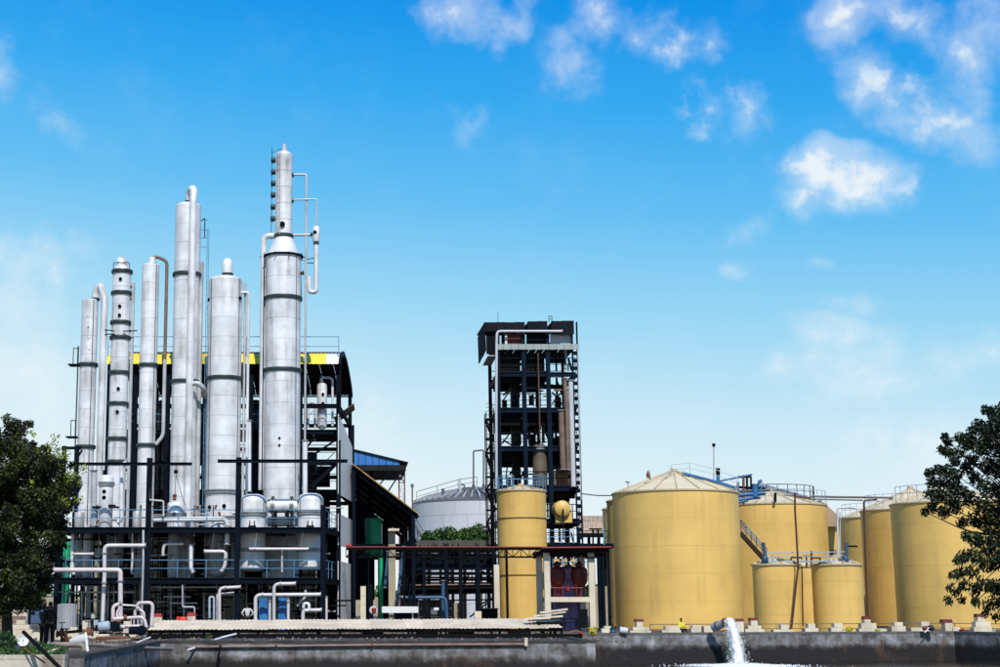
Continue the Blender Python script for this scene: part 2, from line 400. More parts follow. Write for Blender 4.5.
def lathe_mesh(prof, m, n=32, ang_=35, wob=0):
    bm = bmesh.new(); rows = []
    for r, z in prof:
        if r < 1e-5: rows.append([bm.verts.new((0, 0, z))]); continue
        rows.append([bm.verts.new((r * math.cos(2 * math.pi * i / n), r * math.sin(2 * math.pi * i / n), z)) for i in range(n)])
    for a, b in zip(rows, rows[1:]):
        for i in range(n):
            j = (i + 1) % n
            if len(a) == 1 and len(b) == 1: continue
            if len(a) == 1: bm.faces.new((a[0], b[j], b[i]))
            elif len(b) == 1: bm.faces.new((a[i], a[j], b[0]))
            else: bm.faces.new((a[i], a[j], b[j], b[i]))
    return finish(bm, m, ang_)
def lathe(name, c, prof, m, parent=None, n=32, axis=None, ang_=35):
    """prof: (radius, height) pairs; standing at c, or along axis"""
    me = lathe_mesh(prof, m, n, ang_)
    w = Matrix.Translation(Vector(c))
    if axis is not None: w, _ = frame_z(Vector(c), Vector(c) + Vector(axis))
    return put(name, me, parent, w)
def fillet(pts, r, k=5):
    out = [Vector(pts[0])]
    for a, b, c in zip(pts, pts[1:], pts[2:]):
        a, b, c = Vector(a), Vector(b), Vector(c)
        d1 = (a - b); d2 = (c - b)
        rr = min(r, d1.length * .49, d2.length * .49)
        s = b + d1.normalized() * rr; e = b + d2.normalized() * rr
        for i in range(k + 1):
            t = i / k
            out.append(s * (1 - t) ** 2 + b * 2 * t * (1 - t) + e * t ** 2)
    out.append(Vector(pts[-1]))
    return out
def tube_bm(bm, path, rad, n=10, cap=True):
    prev = None; rows = []
    nrm = None
    for i, p in enumerate(path):
        t = (path[min(i + 1, len(path) - 1)] - path[max(i - 1, 0)]).normalized()
        if nrm is None:
            nrm = t.orthogonal().normalized()
        else:
            nrm = (nrm - t * nrm.dot(t))
            nrm = nrm.normalized() if nrm.length > 1e-6 else t.orthogonal().normalized()
        bn = t.cross(nrm); r = rad[i] if isinstance(rad, (list, tuple)) else rad
        rows.append([bm.verts.new(p + (nrm * math.cos(2 * math.pi * k / n) + bn * math.sin(2 * math.pi * k / n)) * r) for k in range(n)])
    for a, b in zip(rows, rows[1:]):
        for k in range(n): bm.faces.new((a[k], a[(k + 1) % n], b[(k + 1) % n], b[k]))
    if cap:
        bm.faces.new(rows[0]); bm.faces.new(rows[-1][::-1])
def pipe(name, pts, r, m, parent=None, bend=None, n=10, flanges=(), fm=None):
    pts = [Vector(p) for p in pts]
    o0 = pts[0].copy()
    bm = bmesh.new()
    path = fillet(pts, bend if bend is not None else r * 3) if len(pts) > 2 else pts
    tube_bm(bm, [p - o0 for p in path], r, n)
    o = put(name, finish(bm, m, 50), parent, Matrix.Translation(o0))
    if flanges != () and (parent is None or WM and parent is not None and parent.parent is None):
        for i in flanges:
            a = pts[i]; b = pts[i + 1] if i + 1 < len(pts) else pts[i - 1]
            d = (b - a).normalized()
            rod('flange', a + d * r * .2, a + d * (r * .2 + .09), r * 1.45, fm or GFLANGE, o if parent is None else parent, 12)
    return o
def joined(name, items, m, parent=None, base=None):
    """several members as one small part; items: ('b', p, q, w, h) or ('r', p, q, r)"""
    base = Vector(base) if base is not None else Vector(items[0][1])
    bm = bmesh.new()
    for it in items:
        p, q = Vector(it[1]) - base, Vector(it[2]) - base
        mx, l = frame_z(p, q)
        if it[0] == 'b': bmesh.ops.create_cube(bm, size=1, matrix=mx @ S3(it[3], it[4], l) @ Matrix.Translation((0, 0, .5)))
        else: bmesh.ops.create_cone(bm, cap_ends=True, segments=6, radius1=it[3], radius2=it[3], depth=l, matrix=mx @ Matrix.Translation((0, 0, l / 2)))
    return put(name, finish(bm, m, 50), parent, Matrix.Translation(base))
def railing(parent, pts, m=BLUE, h=1.1, step=1.5, r=.028, sub=True):
    """handrail > mid_rail, rail_post"""
    pts = [Vector(p) for p in pts]; up = Vector((0, 0, h))
    hr = None
    for a, b in zip(pts, pts[1:]):
        t = rod('handrail', a + up, b + up, r, m, parent, 6)
        rod('mid_rail', a + up * .52, b + up * .52, r * .8, m, t, 6)
        n = max(1, round((b - a).length / step))
        for i in range(n + 1):
            p = a.lerp(b, i / n)
            rod('rail_post', p, p + up, r, m, t, 6)
def ladder(name, p, q, m, parent, w=.42, side=Vector((1, 0, 0)), cage=False):
    p, q = Vector(p), Vector(q); s = side * (w / 2); items = []
    items += [('r', p - s, q - s, .025), ('r', p + s, q + s, .025)]
    n = int((q - p).length / .45)
    for i in range(n):
        c = p.lerp(q, (i + .5) / n); items.append(('r', c - s, c + s, .016))
    return joined(name, items, m, parent)
def corr_mesh(key, w, l, m, pitch=.16, amp=.03, thick=.006, seg=1):
    """corrugated sheet: width w along x, length l along y, waves across x"""
    k = ('corr', key)
    if k in CACHE: return CACHE[k]
    bm = bmesh.new(); n = max(4, int(w / pitch * 4))
    rows = []
    for zo in (0, -thick):
        for j in range(seg + 1):
            rows.append([bm.verts.new((w * i / n, l * j / seg, amp * math.sin(2 * math.pi * (w * i / n) / pitch) + zo)) for i in range(n + 1)])
    A = rows[:seg + 1]; B = rows[seg + 1:]
    for a, b in zip(A, A[1:]):
        for i in range(n): bm.faces.new((a[i], a[i + 1], b[i + 1], b[i]))
    for a, b in zip(B, B[1:]):
        for i in range(n): bm.faces.new((b[i], b[i + 1], a[i + 1], a[i]))
    for s in (0, -1):
        for i in range(n): bm.faces.new((A[s][i], B[s][i], B[s][i + 1], A[s][i + 1]))
    CACHE[k] = finish(bm, m, 60)
    return CACHE[k]
def poly_prism(name, pts, thick, m, parent=None):
    """flat polygon (world points) given thickness along its normal"""
    pts = [Vector(p) for p in pts]; o0 = pts[0].copy()
    n = (pts[1] - pts[0]).cross(pts[2] - pts[0]).normalized() * thick
    bm = bmesh.new(); a = [bm.verts.new(p - o0) for p in pts]; b = [bm.verts.new(p - o0 + n) for p in pts]
    bm.faces.new(a); bm.faces.new(b[::-1])
    for i in range(len(pts)): bm.faces.new((a[i], b[i], b[(i + 1) % len(pts)], a[(i + 1) % len(pts)]))
    return put(name, finish(bm, m), parent, Matrix.Translation(o0))

# ================================================================== SETTING
XS = XU(68, 48, 655)          # west basin corner
XE = XU(585, 68, 640)         # east end of near ledge
W0 = (XE, 86.5); W1 = (XU(955, 93.5, 632), 93.5); W2 = (XU(1120, 82, 632), 82)
edge = [(-500, 48), (XS, 48), (XS, 68), (XE, 68), W0, W1, W2, (500, 82)]
WZ = -1.64
def ground():
    bm = bmesh.new()
    e = [(-4000, 48)] + edge + [(4000, 82)]
    for a, b in zip(e, e[1:]):
        if b[0] - a[0] < .01: continue
        bm.faces.new([bm.verts.new(p) for p in ((a[0], a[1], 0), (b[0], b[1], 0), (b[0], 5000, 0), (a[0], 5000, 0))])
    bmesh.ops.remove_doubles(bm, verts=bm.verts, dist=.001)
    me = finish(bm, GROUND)
    struct(put('ground', me))
ground()
bm = bmesh.new(); vs = [bm.verts.new(p) for p in ((-600, -300, 0), (600, -300, 0), (600, 100, 0), (-600, 100, 0))]; bm.faces.new(vs)
struct(put('water', finish(bm, WATER), None, Matrix.Translation((0, 0, WZ))))
# pond wall: segments with a coping, each long run split into cast bays
def pond_wall(a, b, m, label, th=.45, bay=6.0, top=.10, cop=LEDGE):
    a = Vector((*a, 0)); b = Vector((*b, 0)); d = (b - a); L_ = d.length; d.normalize()
    nrm = Vector((d.y, -d.x, 0))
    t = thing('pond_wall', label, 'wall', a.lerp(b, .5) + Vector((0, 0, WZ - 1)))
    n = max(1, round(L_ / bay)); rz = math.atan2(d.y, d.x)
    for i in range(n):
        c = a + d * (L_ * (i + .5) / n) - nrm * (th / 2) * -1
        w = L_ / n - .015
        jit = random.uniform(0, .03)
        put('wall_bay', unit_box(m), t, Matrix.Translation((c.x, c.y, WZ - 1)) @ Matrix.Rotation(rz, 4, 'Z') @ S3(w, th + jit, -WZ + 1 + top - .12))
        put('coping', unit_box(cop), t, Matrix.Translation((c.x, c.y, top - .118)) @ Matrix.Rotation(rz, 4, 'Z') @ S3(w + .01, th + .05, .118))
    return t
COPE = mat('worn coping', (.11, .105, .10), .85, 0, .4, 1.5, bump=.3, spots=.4, spotcol=(.04, .035, .03))
pond_wall(W0, W1, CONC, 'long stained concrete pond wall in front of the yellow tanks', cop=COPE)
pond_wall(W1, W2, CONC, 'short concrete pond wall beyond the corner at the right edge', cop=COPE)
pond_wall((XS, 68), (XE, 68), CONC, 'near concrete pond wall below the long corrugated canopy')
pond_wall((XE, 68), (XE, 86.3), CONC, 'return of the pond wall beside the canopy end')
pond_wall((XS, 48.3), (XS, 67.8), CONC, 'dark return wall of the pump basin behind the bent pipe')
pond_wall((-40, 48), (XS, 48), PALEC, 'pale rust stained concrete wall at the lower left corner', cop=PALEC)

# ================================================================== DISTILLATION COLUMNS
ZP1 = ZV(578, 97); ZP2 = ZV(527.5, 97)      # platform levels
def column(label, u, vr, rpx, Y, vtop, rings=(), dome=.35, band=1.25, matl=CLAD, z0=None, segs=None):
    """segs: extra list; returns thing, centre, radius, top z"""
    c = P(u, vr, Y); r = M_(rpx, Y); z0 = ZP1 + .1 if z0 is None else z0; zt = ZV(vtop, Y)
    t = thing('distillation_column', label, 'distillation column', (c.x, c.y, z0), 'white distillation columns')
    cyl('shell', c, z0, zt - .02, r - .025, SEAM, t, 32)
    n = max(1, round((zt - z0) / band)); h = (zt - z0) / n
    for i in range(n):
        k = 1 + random.uniform(-.006, .006)
        o = put('cladding_band', unit_cyl(matl, 40), t, Matrix.Translation((c.x, c.y, z0 + i * h + .008)) @ S3(r * k, r * k, h - .016))
    lathe('dome', (c.x, c.y, zt), [(r, 0), (r * .97, dome * .25), (r * .8, dome * .65), (r * .45, dome * .92), (0, dome)], matl, t, 32)
    for v in rings:
        z = ZV(v, Y)
        lathe('flange_ring', (c.x, c.y, z - .13), [(r * .98, 0), (r + .10, 0), (r + .12, .05), (r + .12, .2), (r + .10, .25), (r * .98, .25)], RINGM, t, 32)
    return t, c, r, zt
def seamstrip(t, c, r, z0, z1, a):
    """raised standing seam down the cladding at angle a (deg from the camera side)"""
    x = c.x + math.sin(R(a)) * (r + .015); y = c.y - math.cos(R(a)) * (r + .015)
    rod('cladding_seam', (x, y, z0), (x, y, z1), .035, SEAM, t, 6)
def nozzle(t, c, r, z, a, rr=.12, l=.2, m=DARK, name='manhole'):
    d = Vector((math.sin(R(a)), -math.cos(R(a)), 0)); p = Vector((c.x, c.y, z)) + d * (r - .03)
    o = rod(name, p, p + d * l, rr, m, t, 14)
    rod('flange', p + d * (l - .06), p + d * l, rr * 1.35, m, o, 14)

YC = 103.5
# column A (leftmost)
t, c, r, zt = column('leftmost white column with a swan neck pipe bending to its right', 86.5, 420, 8.3, YC, 301, (365, 447), .15)
px = XU(102.3, YC, 400)
pipe('overhead_pipe', [(c.x + .35, YC, zt), (c.x + .35, YC, ZV(293, YC) + .1), (px - .35, YC - .2, ZV(285, YC)), (px, YC - .3, ZV(292, YC) - .5), (px, YC - .3, ZP2 + .4)], .25, CLAD, t, .55, 16)
rod('flange', (c.x + .35, YC, zt + .02), (c.x + .35, YC, zt + .2), .32, RINGM, t, 16)
seamstrip(t, c, r, ZV(525, YC), zt, 35)
for zz in range(5): nozzle(t, c, r, ZV(318 + 11 * zz, YC), -5 + 6 * zz, .05, .03, CLAD2, 'name_stud')
ladder('ladder', (c.x - r - .15, YC, ZP2), (c.x - r - .15, YC, ZV(346, YC)), NAVY, t, .3, Vector((0, 1, 0)))
for v in (365, 437):
    box('platform_bracket', (c.x - r - .75, YC - .6, ZV(v, YC) - .06), (c.x - r + .05, YC + .5, ZV(v, YC)), NAVY, t)
    joined('bracket_rail', [('r', (c.x - r - .4, YC - .5, ZV(v, YC)), (c.x - r - .4, YC - .5, ZV(v, YC) + 1.1), .03), ('r', (c.x - r - .1, YC - .5, ZV(v, YC)), (c.x - r - .1, YC - .5, ZV(v, YC) + 1.1), .03), ('r', (c.x - r - .4, YC - .5, ZV(v, YC) + 1.1), (c.x - r - .1, YC - .5, ZV(v, YC) + 1.1), .03)], NAVY, t)
# column B
t, c, r, zt = column('slim white column ringed with many dark flanges', 118.6, 400, 9.2, YC, 270, (272, 293.5, 323, 338, 373, 404, 439, 462), .35)
for v, k in ((281, 0), (308, 0), (317, 0), (390, 5), (413, 3)): nozzle(t, c, r, ZV(v, YC), k, .09, .12)
lathe('top_cap', (c.x - .05, YC, zt + .25), [(.42, 0), (.42, .35), (.3, .6), (.1, .72), (0, .75)], CLAD, t, 24)
joined('top_rail', [('r', (c.x + a, YC - .4, zt), (c.x + a, YC - .4, zt + .45), .025) for a in (-.55, 0, .55)] + [('r', (c.x - .55, YC - .4, zt + .45), (c.x + .55, YC - .4, zt + .45), .025)], DARK, t)
pipe('side_pipe', [(c.x + r + .2, YC - .1, ZV(283, YC)), (c.x + r + .2, YC - .1, ZP2)], .12, CLAD2, t)
for v in (287, 299, 325, 331, 338): nozzle(t, c, r, ZV(v, YC), 88, .1, .3, RINGM, 'side_nozzle')
beam('support_arm', (c.x - 1.0, YC - .5, ZV(331, YC)), (c.x - .3, YC - .7, ZV(333, YC)), .07, .07, DARK, t, 'b'); beam('support_arm', (c.x + .3, YC - .7, ZV(333, YC)), (c.x + 1.25, YC - .5, ZV(332, YC)), .07, .07, DARK, t, 'b')
beam('support_arm', (c.x - 1.0, YC - .5, ZV(335.5, YC)), (c.x - .3, YC - .7, ZV(336, YC)), .07, .07, DARK, t, 'b')
# column C
t, c, r, zt = column('white column with grey painted level marks and a thin bent overhead pipe', 147.6, 400, 8.7, YC, 266, (365.5, 445.5), .18)
px = XU(164.3, YC, 400)
pipe('overhead_pipe', [(c.x + .1, YC, zt), (c.x + .1, YC, ZV(257, YC)), (c.x + .55, YC - .1, ZV(257.5, YC)), (px, YC - .2, ZV(262, YC)), (px, YC - .2, ZV(360, YC))], .12, BRPIPE, t, .3, 12)
cyl('pipe_hood', (c.x + .1, YC), zt + .1, zt + .62, .26, CLAD, t, 16)
cyl('hood_flange', (c.x + .1, YC), zt + .05, zt + .16, .33, RINGM, t, 16)
seamstrip(t, c, r, ZP2, zt, 48)
pipe('downcomer', [(px, YC - .2, ZV(360, YC)), (px, YC - .2, ZV(436, YC)), (px - .5, YC - .2, ZV(445, YC))], .13, CLAD2, t, .3)
# column D
t, c, r, zt = column('tall white column with a fat pipe looping over its top', 186, 330, 13.2, YC, 207, (275, 382), .3, 1.35)
cx = XU(192.2, YC, 350)
pipe('overhead_pipe', [(c.x + .05, YC, zt + .1), (c.x + .05, YC - .1, ZV(191.5, YC) + .05), (cx + .02, YC - .95, ZV(191.5, YC)), (cx, YC - 1.15, ZV(205, YC)), (cx, YC - 1.15, ZP2 + .9)], .26, CLAD, t, .6, 18)
cyl('hood_flange', (c.x + .05, YC), zt + .25, zt + .42, .34, RINGM, t, 16)
pipe('side_pipe', [(c.x + r + .08, YC + .1, ZV(262, YC)), (c.x + r + .08, YC + .1, ZP2)], .16, CLAD2, t)
lx = XU(207, YC, 300)
ladder('ladder', (lx, YC, ZP2), (lx, YC, ZV(229, YC)), BLUE, t, .12)
for v in (220, 230, 238, 247): beam('ladder_tie', (c.x + r, YC, ZV(v, YC)), (lx, YC, ZV(v, YC)), .05, .05, BLUE, t, 'b')
pipe('davit', [(lx - .25, YC, ZV(238, YC)), (lx - .25, YC, ZV(218, YC)), (lx - .5, YC, ZV(221, YC))], .035, DARK, t, .1)
pipe('crossover_pipe', [(c.x + .55, YC - 1.2, ZV(387, YC)), (c.x + 1.0, YC - 1.2, ZV(385, YC)), (c.x + 1.4, YC - 1.1, ZV(390, YC)), (c.x + 1.5, YC, ZV(397, YC))], .17, CLAD2, t, .5, 12)
cyl('skirt', (c.x - .15, YC - .35), ZP2 + .6, ZV(502, YC), .62, CLAD, t, 28)
# column E
t, c, r, zt = column('stout white column with a hooded vent on its flat dome', 224, 400, 17.2, YC, 281, (379,), .35, 1.35)
cyl('vent_neck', (c.x + .12, YC), zt + .2, zt + .55, .4, RINGM, t, 24)
lathe('vent_hood', (c.x + .1, YC, zt + .45), [(.38, 0), (.38, .75), (.33, 1.0), (.2, 1.15), (0, 1.2)], CLAD, t, 24)
lathe('base_flange', (c.x, YC, ZV(494, YC)), [(r * .98, 0), (r + .12, 0), (r + .12, .09), (r + .05, .1), (r + .05, .16), (r + .12, .17), (r + .12, .26), (r * .98, .26)], GFLANGE, t, 36)
px = XU(248.3, YC, 350)
pipe('side_pipe', [(c.x + r - .1, YC - .2, ZV(293, YC)), (px, YC - .2, ZV(293, YC)), (px, YC - .2, ZP2 + .3)], .1, CLAD, t, .2)
px2 = XU(244.5, YC, 350)
pipe('side_pipe', [(px2, YC, ZV(283, YC)), (px2, YC, ZP2 + .3)], .09, CLAD2, t)
for v, a in ((300, 60), (301, -70), (507, 10), (508, -40)): nozzle(t, c, r, ZV(v, YC), a, .1, .12)
seamstrip(t, c, r, ZV(490, YC), zt, 58); seamstrip(t, c, r, ZV(490, YC), zt, -50)
# column F
t, c, r, zt = column('tallest white column with a narrow upper section and six round manholes', 282.2, 400, 18.2, YC, 258, (299, 371), .02, 1.45)
rn = M_(8.6, YC); zn = ZV(237, YC); ztt = ZV(156, YC)
lathe('cone_section', (c.x, YC, zt), [(r, 0), (r * .985, .05), (rn + .02, zn - zt)], CLAD, t, 40)
n = 5; h = (ztt - zn) / n
cyl('upper_shell', c, zn, ztt - .02, rn - .025, SEAM, t, 28)
for i in range(n): put('cladding_band', unit_cyl(CLAD, 36), t, Matrix.Translation((c.x, YC, zn + i * h + .014)) @ S3(rn, rn, h - .028))
lathe('upper_dome', (c.x, YC, ztt), [(rn, 0), (rn * .93, .14), (rn * .6, .28), (0, .34)], CLAD, t, 28)
for v, rr in ((236.5, rn + .12),):
    lathe('flange_ring', (c.x, YC, ZV(v, YC) - .1), [(rn, 0), (rr, 0), (rr, .22), (rn, .22)], RINGM, t, 32)
lathe('top_nozzle', (c.x, YC, ztt + .25), [(.22, 0), (.22, .3), (.14, .36), (.12, .62), (0, .66)], CLAD2, t, 20)
lathe('stiffener_ring', (c.x, YC, ZV(257.5, YC)), [(r * .98, 0), (r + .16, 0), (r + .16, .1), (r * .98, .1)], DARK, t, 40)
for k in range(10):
    a = 2 * math.pi * k / 10
    rod('bracket', (c.x + r * math.cos(a), YC + r * math.sin(a), ZV(257.5, YC)), (c.x + (r + .42) * math.cos(a), YC + (r + .42) * math.sin(a), ZV(257.5, YC) + .05), .035, DARK, t, 6)
for v in (160.8, 172.5, 184, 195.5, 207.5, 219.3):
    z = ZV(v, YC); p = Vector((c.x - rn - .02, YC - .12, z))
    o = rod('manhole', p + Vector((.1, 0, 0)), p - Vector((.2, 0, 0)), .19, RINGM, t, 16)
    lathe('manhole_cover', p - Vector((.2, 0, 0)), [(.25, 0), (.25, .05), (.16, .11), (0, .14)], RINGM, o, 18, axis=(-1, 0, 0))
nozzle(t, c, rn, ZV(226.5, YC), -6, .15, .16)
ladder('ladder', (c.x - rn + .2, YC - rn - .1, zn), (c.x - rn + .2, YC - rn - .1, ztt + .2), CLAD2, t, .3)
lx = c.x - rn - .28
joined('cable_stay', [('r', (lx, YC - .1, ZV(240, YC)), (lx, YC - .1, ZV(148, YC)), .02), ('r', (lx, YC - .1, ztt + .2), (c.x - .2, YC - .1, ztt + .55), .02)], DARK, t)
px = XU(262.2, YC, 400)
pipe('overhead_pipe', [(c.x - rn + .1, YC, ZV(236, YC)), (px, YC, ZV(235.5, YC)), (px, YC, ZV(490, YC))], .21, CLAD, t, .65, 16)
lx = c.x - r - .06
rod('ladder_rail', (lx, YC - .45, ZP2), (lx, YC - .45, ZV(262, YC)), .035, DARK, t, 6)
px = XU(305.2, YC, 400)
pipe('reflux_pipe', [(c.x + rn - .05, YC - .1, ZV(175, YC)), (px, YC - .1, ZV(175, YC)), (px, YC - .1, ZV(440, YC)), (px, YC - .1, ZP2 + .6)], .085, CLAD2, t, .15)
pipe('vent_pipe', [(c.x + rn - .05, YC - .2, ZV(200.5, YC)), (XU(316.5, YC, 220) , YC - .2, ZV(200, YC)), (XU(316.5, YC, 220), YC - .2, ZV(226, YC))], .06, CLAD2, t, .12)
for v in (175.5, 201): nozzle(t, c, rn, ZV(v, YC), 80, .13, .14, RINGM, 'side_nozzle')
rod('nozzle_pipe', (c.x + rn, YC - .1, ZV(235.5, YC)), (XU(314, YC, 235), YC - .1, ZV(235, YC)), .1, CLAD2, t, 10)
vx = XU(316.2, YC, 235)
lathe('reflux_vessel', (vx, YC - .15, ZV(243, YC)), [(.12, 0), (.22, .06), (.25, .15), (.25, ZV(227, YC) - ZV(243, YC) - .12), (.18, ZV(227, YC) - ZV(243, YC)), (0, ZV(226, YC) - ZV(243, YC))], CLAD, t, 20)
nozzle(t, Vector((vx, YC - .15, 0)), .25, ZV(233.5, YC), -20, .1, .05)
nozzle(t, Vector((vx, YC - .15, 0)), .25, ZV(235, YC), -95, .12, .18, RINGM, 'side_nozzle')
cyl('flange_ring', (vx, YC - .15), ZV(244, YC) - .08, ZV(243, YC), .2, RINGM, t, 16)
pipe('u_bend_pipe', [(vx, YC - .15, ZV(244, YC)), (vx + .02, YC - .15, ZV(292.5, YC)), (XU(309.5, YC, 290), YC - .15, ZV(292.5, YC)), (XU(309, YC, 280), YC - .15, ZV(277, YC))], .17, CLAD, t, .5, 14)
joined('pipe_stay', [('r', (px, YC - .1, ZV(260, YC)), (vx, YC - .15, ZV(258, YC)), .03), ('r', (px, YC - .1, ZV(263, YC)), (vx, YC - .15, ZV(264, YC)), .03), ('r', (c.x + r, YC, ZV(300, YC)), (c.x + r - .05, YC, ZV(272, YC)), .07)], DARK, t)
nozzle(t, c, r, ZV(274, YC), 78, .12, .25, RINGM, 'side_nozzle')
for v in (440, 447): nozzle(t, c, r, ZV(v, YC), -5, .06, .1)
seamstrip(t, c, r, ZP2, zt, 50)

# ================================================================== FRONT PLATFORM STEELWORK
pf = thing('platform_frame', 'dark navy two storey steel platform under the white columns', 'steel platform', P(200, 629, 100))
YF, YB = 97.0, 106.5
def xf(u, v=560, Y=YF): return XU(u, Y, v)
posts_f = [(57.5, 500), (147.5, 458), (237.5, 457.5), (323, 505)]
for u, vt in posts_f:
    vm = 560
    x = xf(u, vm); w = .34 if u > 60 else .3
    beam('post', (x, YF, 0), (x, YF, ZV(vt, YF)), w, w, NAVY, pf)
    beam('post', (x, YB, 0), (x, YB, ZP2), .3, .3, NAVY, pf)
x0, x1 = xf(46), xf(326)
for z, hh in ((ZP1, .36), (ZP2, .36)):
    beam('edge_beam', (x0, YF - .02, z - hh / 2), (x1, YF - .02, z - hh / 2), .2, hh, NAVY, pf)
    beam('edge_beam', (x0, YB, z - hh / 2), (x1, YB, z - hh / 2), .2, hh, NAVY, pf)
    for u in (57.5, 102, 147.5, 192, 237.5, 280, 323):
        beam('cross_beam', (xf(u), YF + .1, z - .2), (xf(u), YB - .1, z - .2), .15, .3, NAVY, pf)
    nx = 12
    for i in range(nx):
        a = x0 + (x1 - x0) * i / nx; b = x0 + (x1 - x0) * (i + 1) / nx - .02
        box('deck_plate', (a, YF + .05, z - .012), (b, YB - .05, z + .03), GREYDECK, pf)
for (a, b) in ((66, 145), (149, 235), (240, 321)):
    railing(pf, [(xf(a), YF, ZP1 + .03), (xf(b), YF, ZP1 + .03)], step=2.0)
    railing(pf, [(xf(a), YF, ZP2 + .03), (xf(b), YF, ZP2 + .03)], step=2.0)
railing(pf, [(xf(325), YF, ZP2 + .03), (xf(335, 528, 103), 103, ZP2 + .03)], step=2.)
railing(pf, [(xf(325), YF, ZP1 + .03), (xf(335, 570, 103), 103, ZP1 + .03)], step=2.)
beam('hoist_beam', (xf(74, 464), YF, ZV(464, YF)), (xf(192, 464), YF, ZV(464, YF)), .14, .2, NAVY, pf)
beam('hoist_beam', (xf(218, 461), YF - .25, ZV(461.5, YF)), (xf(347.5, 461), YF - .25, ZV(461.5, YF)), .14, .22, NAVY, pf)
beam('ledge_beam', (xf(322), YF, 0), (xf(322), YF, .01), .3, .3, NAVY, pf) if False else None
# outer stub frame left of the columns
sf = thing('stair_frame', 'dark steel frame half hidden by the left tree', 'steel frame', P(60, 629, 101))
for u in (30, 60, 73):
    beam('post', (XU(u, 101), 101, 0), (XU(u, 101), 101, ZV(446 if u > 50 else 590, 101)), .25, .25, NAVY, sf)
for v in (448, 504, 540, 561, 608):
    beam('cross_beam', (XU(28 if v > 590 else 57, 101), 101, ZV(v, 101)), (XU(77, 101), 101, ZV(v, 101)), .14, .2, NAVY, sf)
beam('brace', (XU(60, 101), 101, ZV(516, 101)), (XU(77, 101), 101, ZV(488, 101)), .14, .14, NAVY, sf, 'b')
beam('brace', (XU(66, 101), 101, ZV(470, 101)), (XU(78, 101), 101, ZV(450, 101)), .12, .12, NAVY, sf, 'b')
ladder('ladder', (XU(68, 100), 100, 0), (XU(68, 100), 100, ZV(545, 100)), BLUE, sf, .5)

# ================================================================== VESSELS ON THE PLATFORMS
def vessel(label, u, vr, rpx, Y, vtop, vbot, m=CLAD, ringv=(), dome=.45, cat='vessel', name='process_vessel', cone=False, group=None, legs=False, n=32):
    c = P(u, vr, Y); r = M_(rpx, Y); z0 = ZV(vbot, Y); z1 = ZV(vtop, Y)
    t = thing(name, label, cat, (c.x, c.y, z0), group)
    bot = [(0, -.25 if not cone else 0), (r * .7, -.2 if not cone else 0), (r, 0)]
    lathe('shell', (c.x, c.y, z0), bot + [(r, z1 - z0 - dome), (r * .96, z1 - z0 - dome * .62), (r * .78, z1 - z0 - dome * .25), (r * .45, z1 - z0 - dome * .05), (0, z1 - z0)], m, t, n)
    for v in ringv:
        lathe('flange_ring', (c.x, c.y, ZV(v, Y)), [(r * .98, 0), (r + .09, 0), (r + .09, .1), (r + .03, .11), (r + .03, .15), (r + .09, .16), (r + .09, .26), (r * .98, .26)], GFLANGE, t, n)
    if legs:
        for a in (45, 135, 225, 315):
            x, y = c.x + r * .85 * math.cos(R(a)), c.y + r * .85 * math.sin(R(a))
            beam('leg', (x, y, legs if legs is not True else 0), (x, y, z0 + .3), .1, .1, NAVY, t)
    return t, c, r
YV = 99.2
t1, c1, r1 = vessel('left of two domed white vessels on the upper platform', 253, 530, 12.8, YV, 494, 568, CLAD, (516, 552), .5)
t2, c2, r2 = vessel('right of two domed white vessels on the upper platform, at the frame corner', 310.5, 530, 12.9, YV, 493, 567, CLAD, (515, 552), .5)
for t, c, r in ((t1, c1, r1), (t2, c2, r2)):
    for a in (-50, 55): 
        d = Vector((math.sin(R(a)), -math.cos(R(a)), 0)) * (r + .02)
        rod('cladding_seam', (c.x + d.x, c.y + d.y, ZV(512, YV)), (c.x + d.x, c.y + d.y, ZV(500, YV)), .03, SEAM, t, 6)
    joined('support_lug', [('b', (c.x - .15, c.y - r - .05, ZP2 + .05), (c.x - .15, c.y - r - .05, ZP2 + .5), .06, .2), ('b', (c.x + .15, c.y - r - .05, ZP2 + .05), (c.x + .15, c.y - r - .05, ZP2 + .5), .06, .2), ('b', (c.x - .25, c.y - r - .05, ZP2 + .1), (c.x + .25, c.y - r - .05, ZP2 + .1), .06, .2)], NAVY, t)
for label, va, vb, yy in (('upper horizontal white drum between two domed vessels', 499, 513, YV - .1), ('lower horizontal drum between two domed vessels', 516, 526, YV + .6)):
    rr = M_((vb - va) / 2, YV); z = ZV((va + vb) / 2, YV)
    xa, xb = XU(265, YV), XU(298.5, YV)
    t = thing('horizontal_drum', label, 'drum', ((xa + xb) / 2, yy, z - rr))
    L_ = xb - xa
    lathe('shell', (xa, yy, z), [(0, 0), (rr * .6, .02), (rr * .9, .12), (rr, .3), (rr, L_ - .3), (rr * .9, L_ - .12), (0, L_)], CLAD if va < 510 else CLAD2, t, 24, axis=(1, 0, 0))
    for xx in (xa + .35, xb - .6):
        lathe('end_flange', (xx, yy, z), [(rr * .98, 0), (rr + .1, 0), (rr + .1, .1), (rr + .02, .11), (rr + .02, .15), (rr + .1, .16), (rr + .1, .26), (rr * .98, .26)], GFLANGE, t, 24, axis=(1, 0, 0))
        cyl('lifting_lug', (xx + .13, yy), z + rr, z + rr + .16, .1, DARK, t, 10)
    for xx in (xa + .6, xb - .8): box('saddle', (xx, yy - rr * .7, z - rr - .35), (xx + .15, yy + rr * .7, z - rr * .6), NAVY, t)
t, c, r = vessel('small white upright vessel with a lid flange beside the ringed column', 106, 500, 6.9, 100, 475, 529, CLAD, (486,), .2, legs=ZP2)
for v in (492, 498): nozzle(t, c, r, ZV(v, 100), -8, .1, .05)
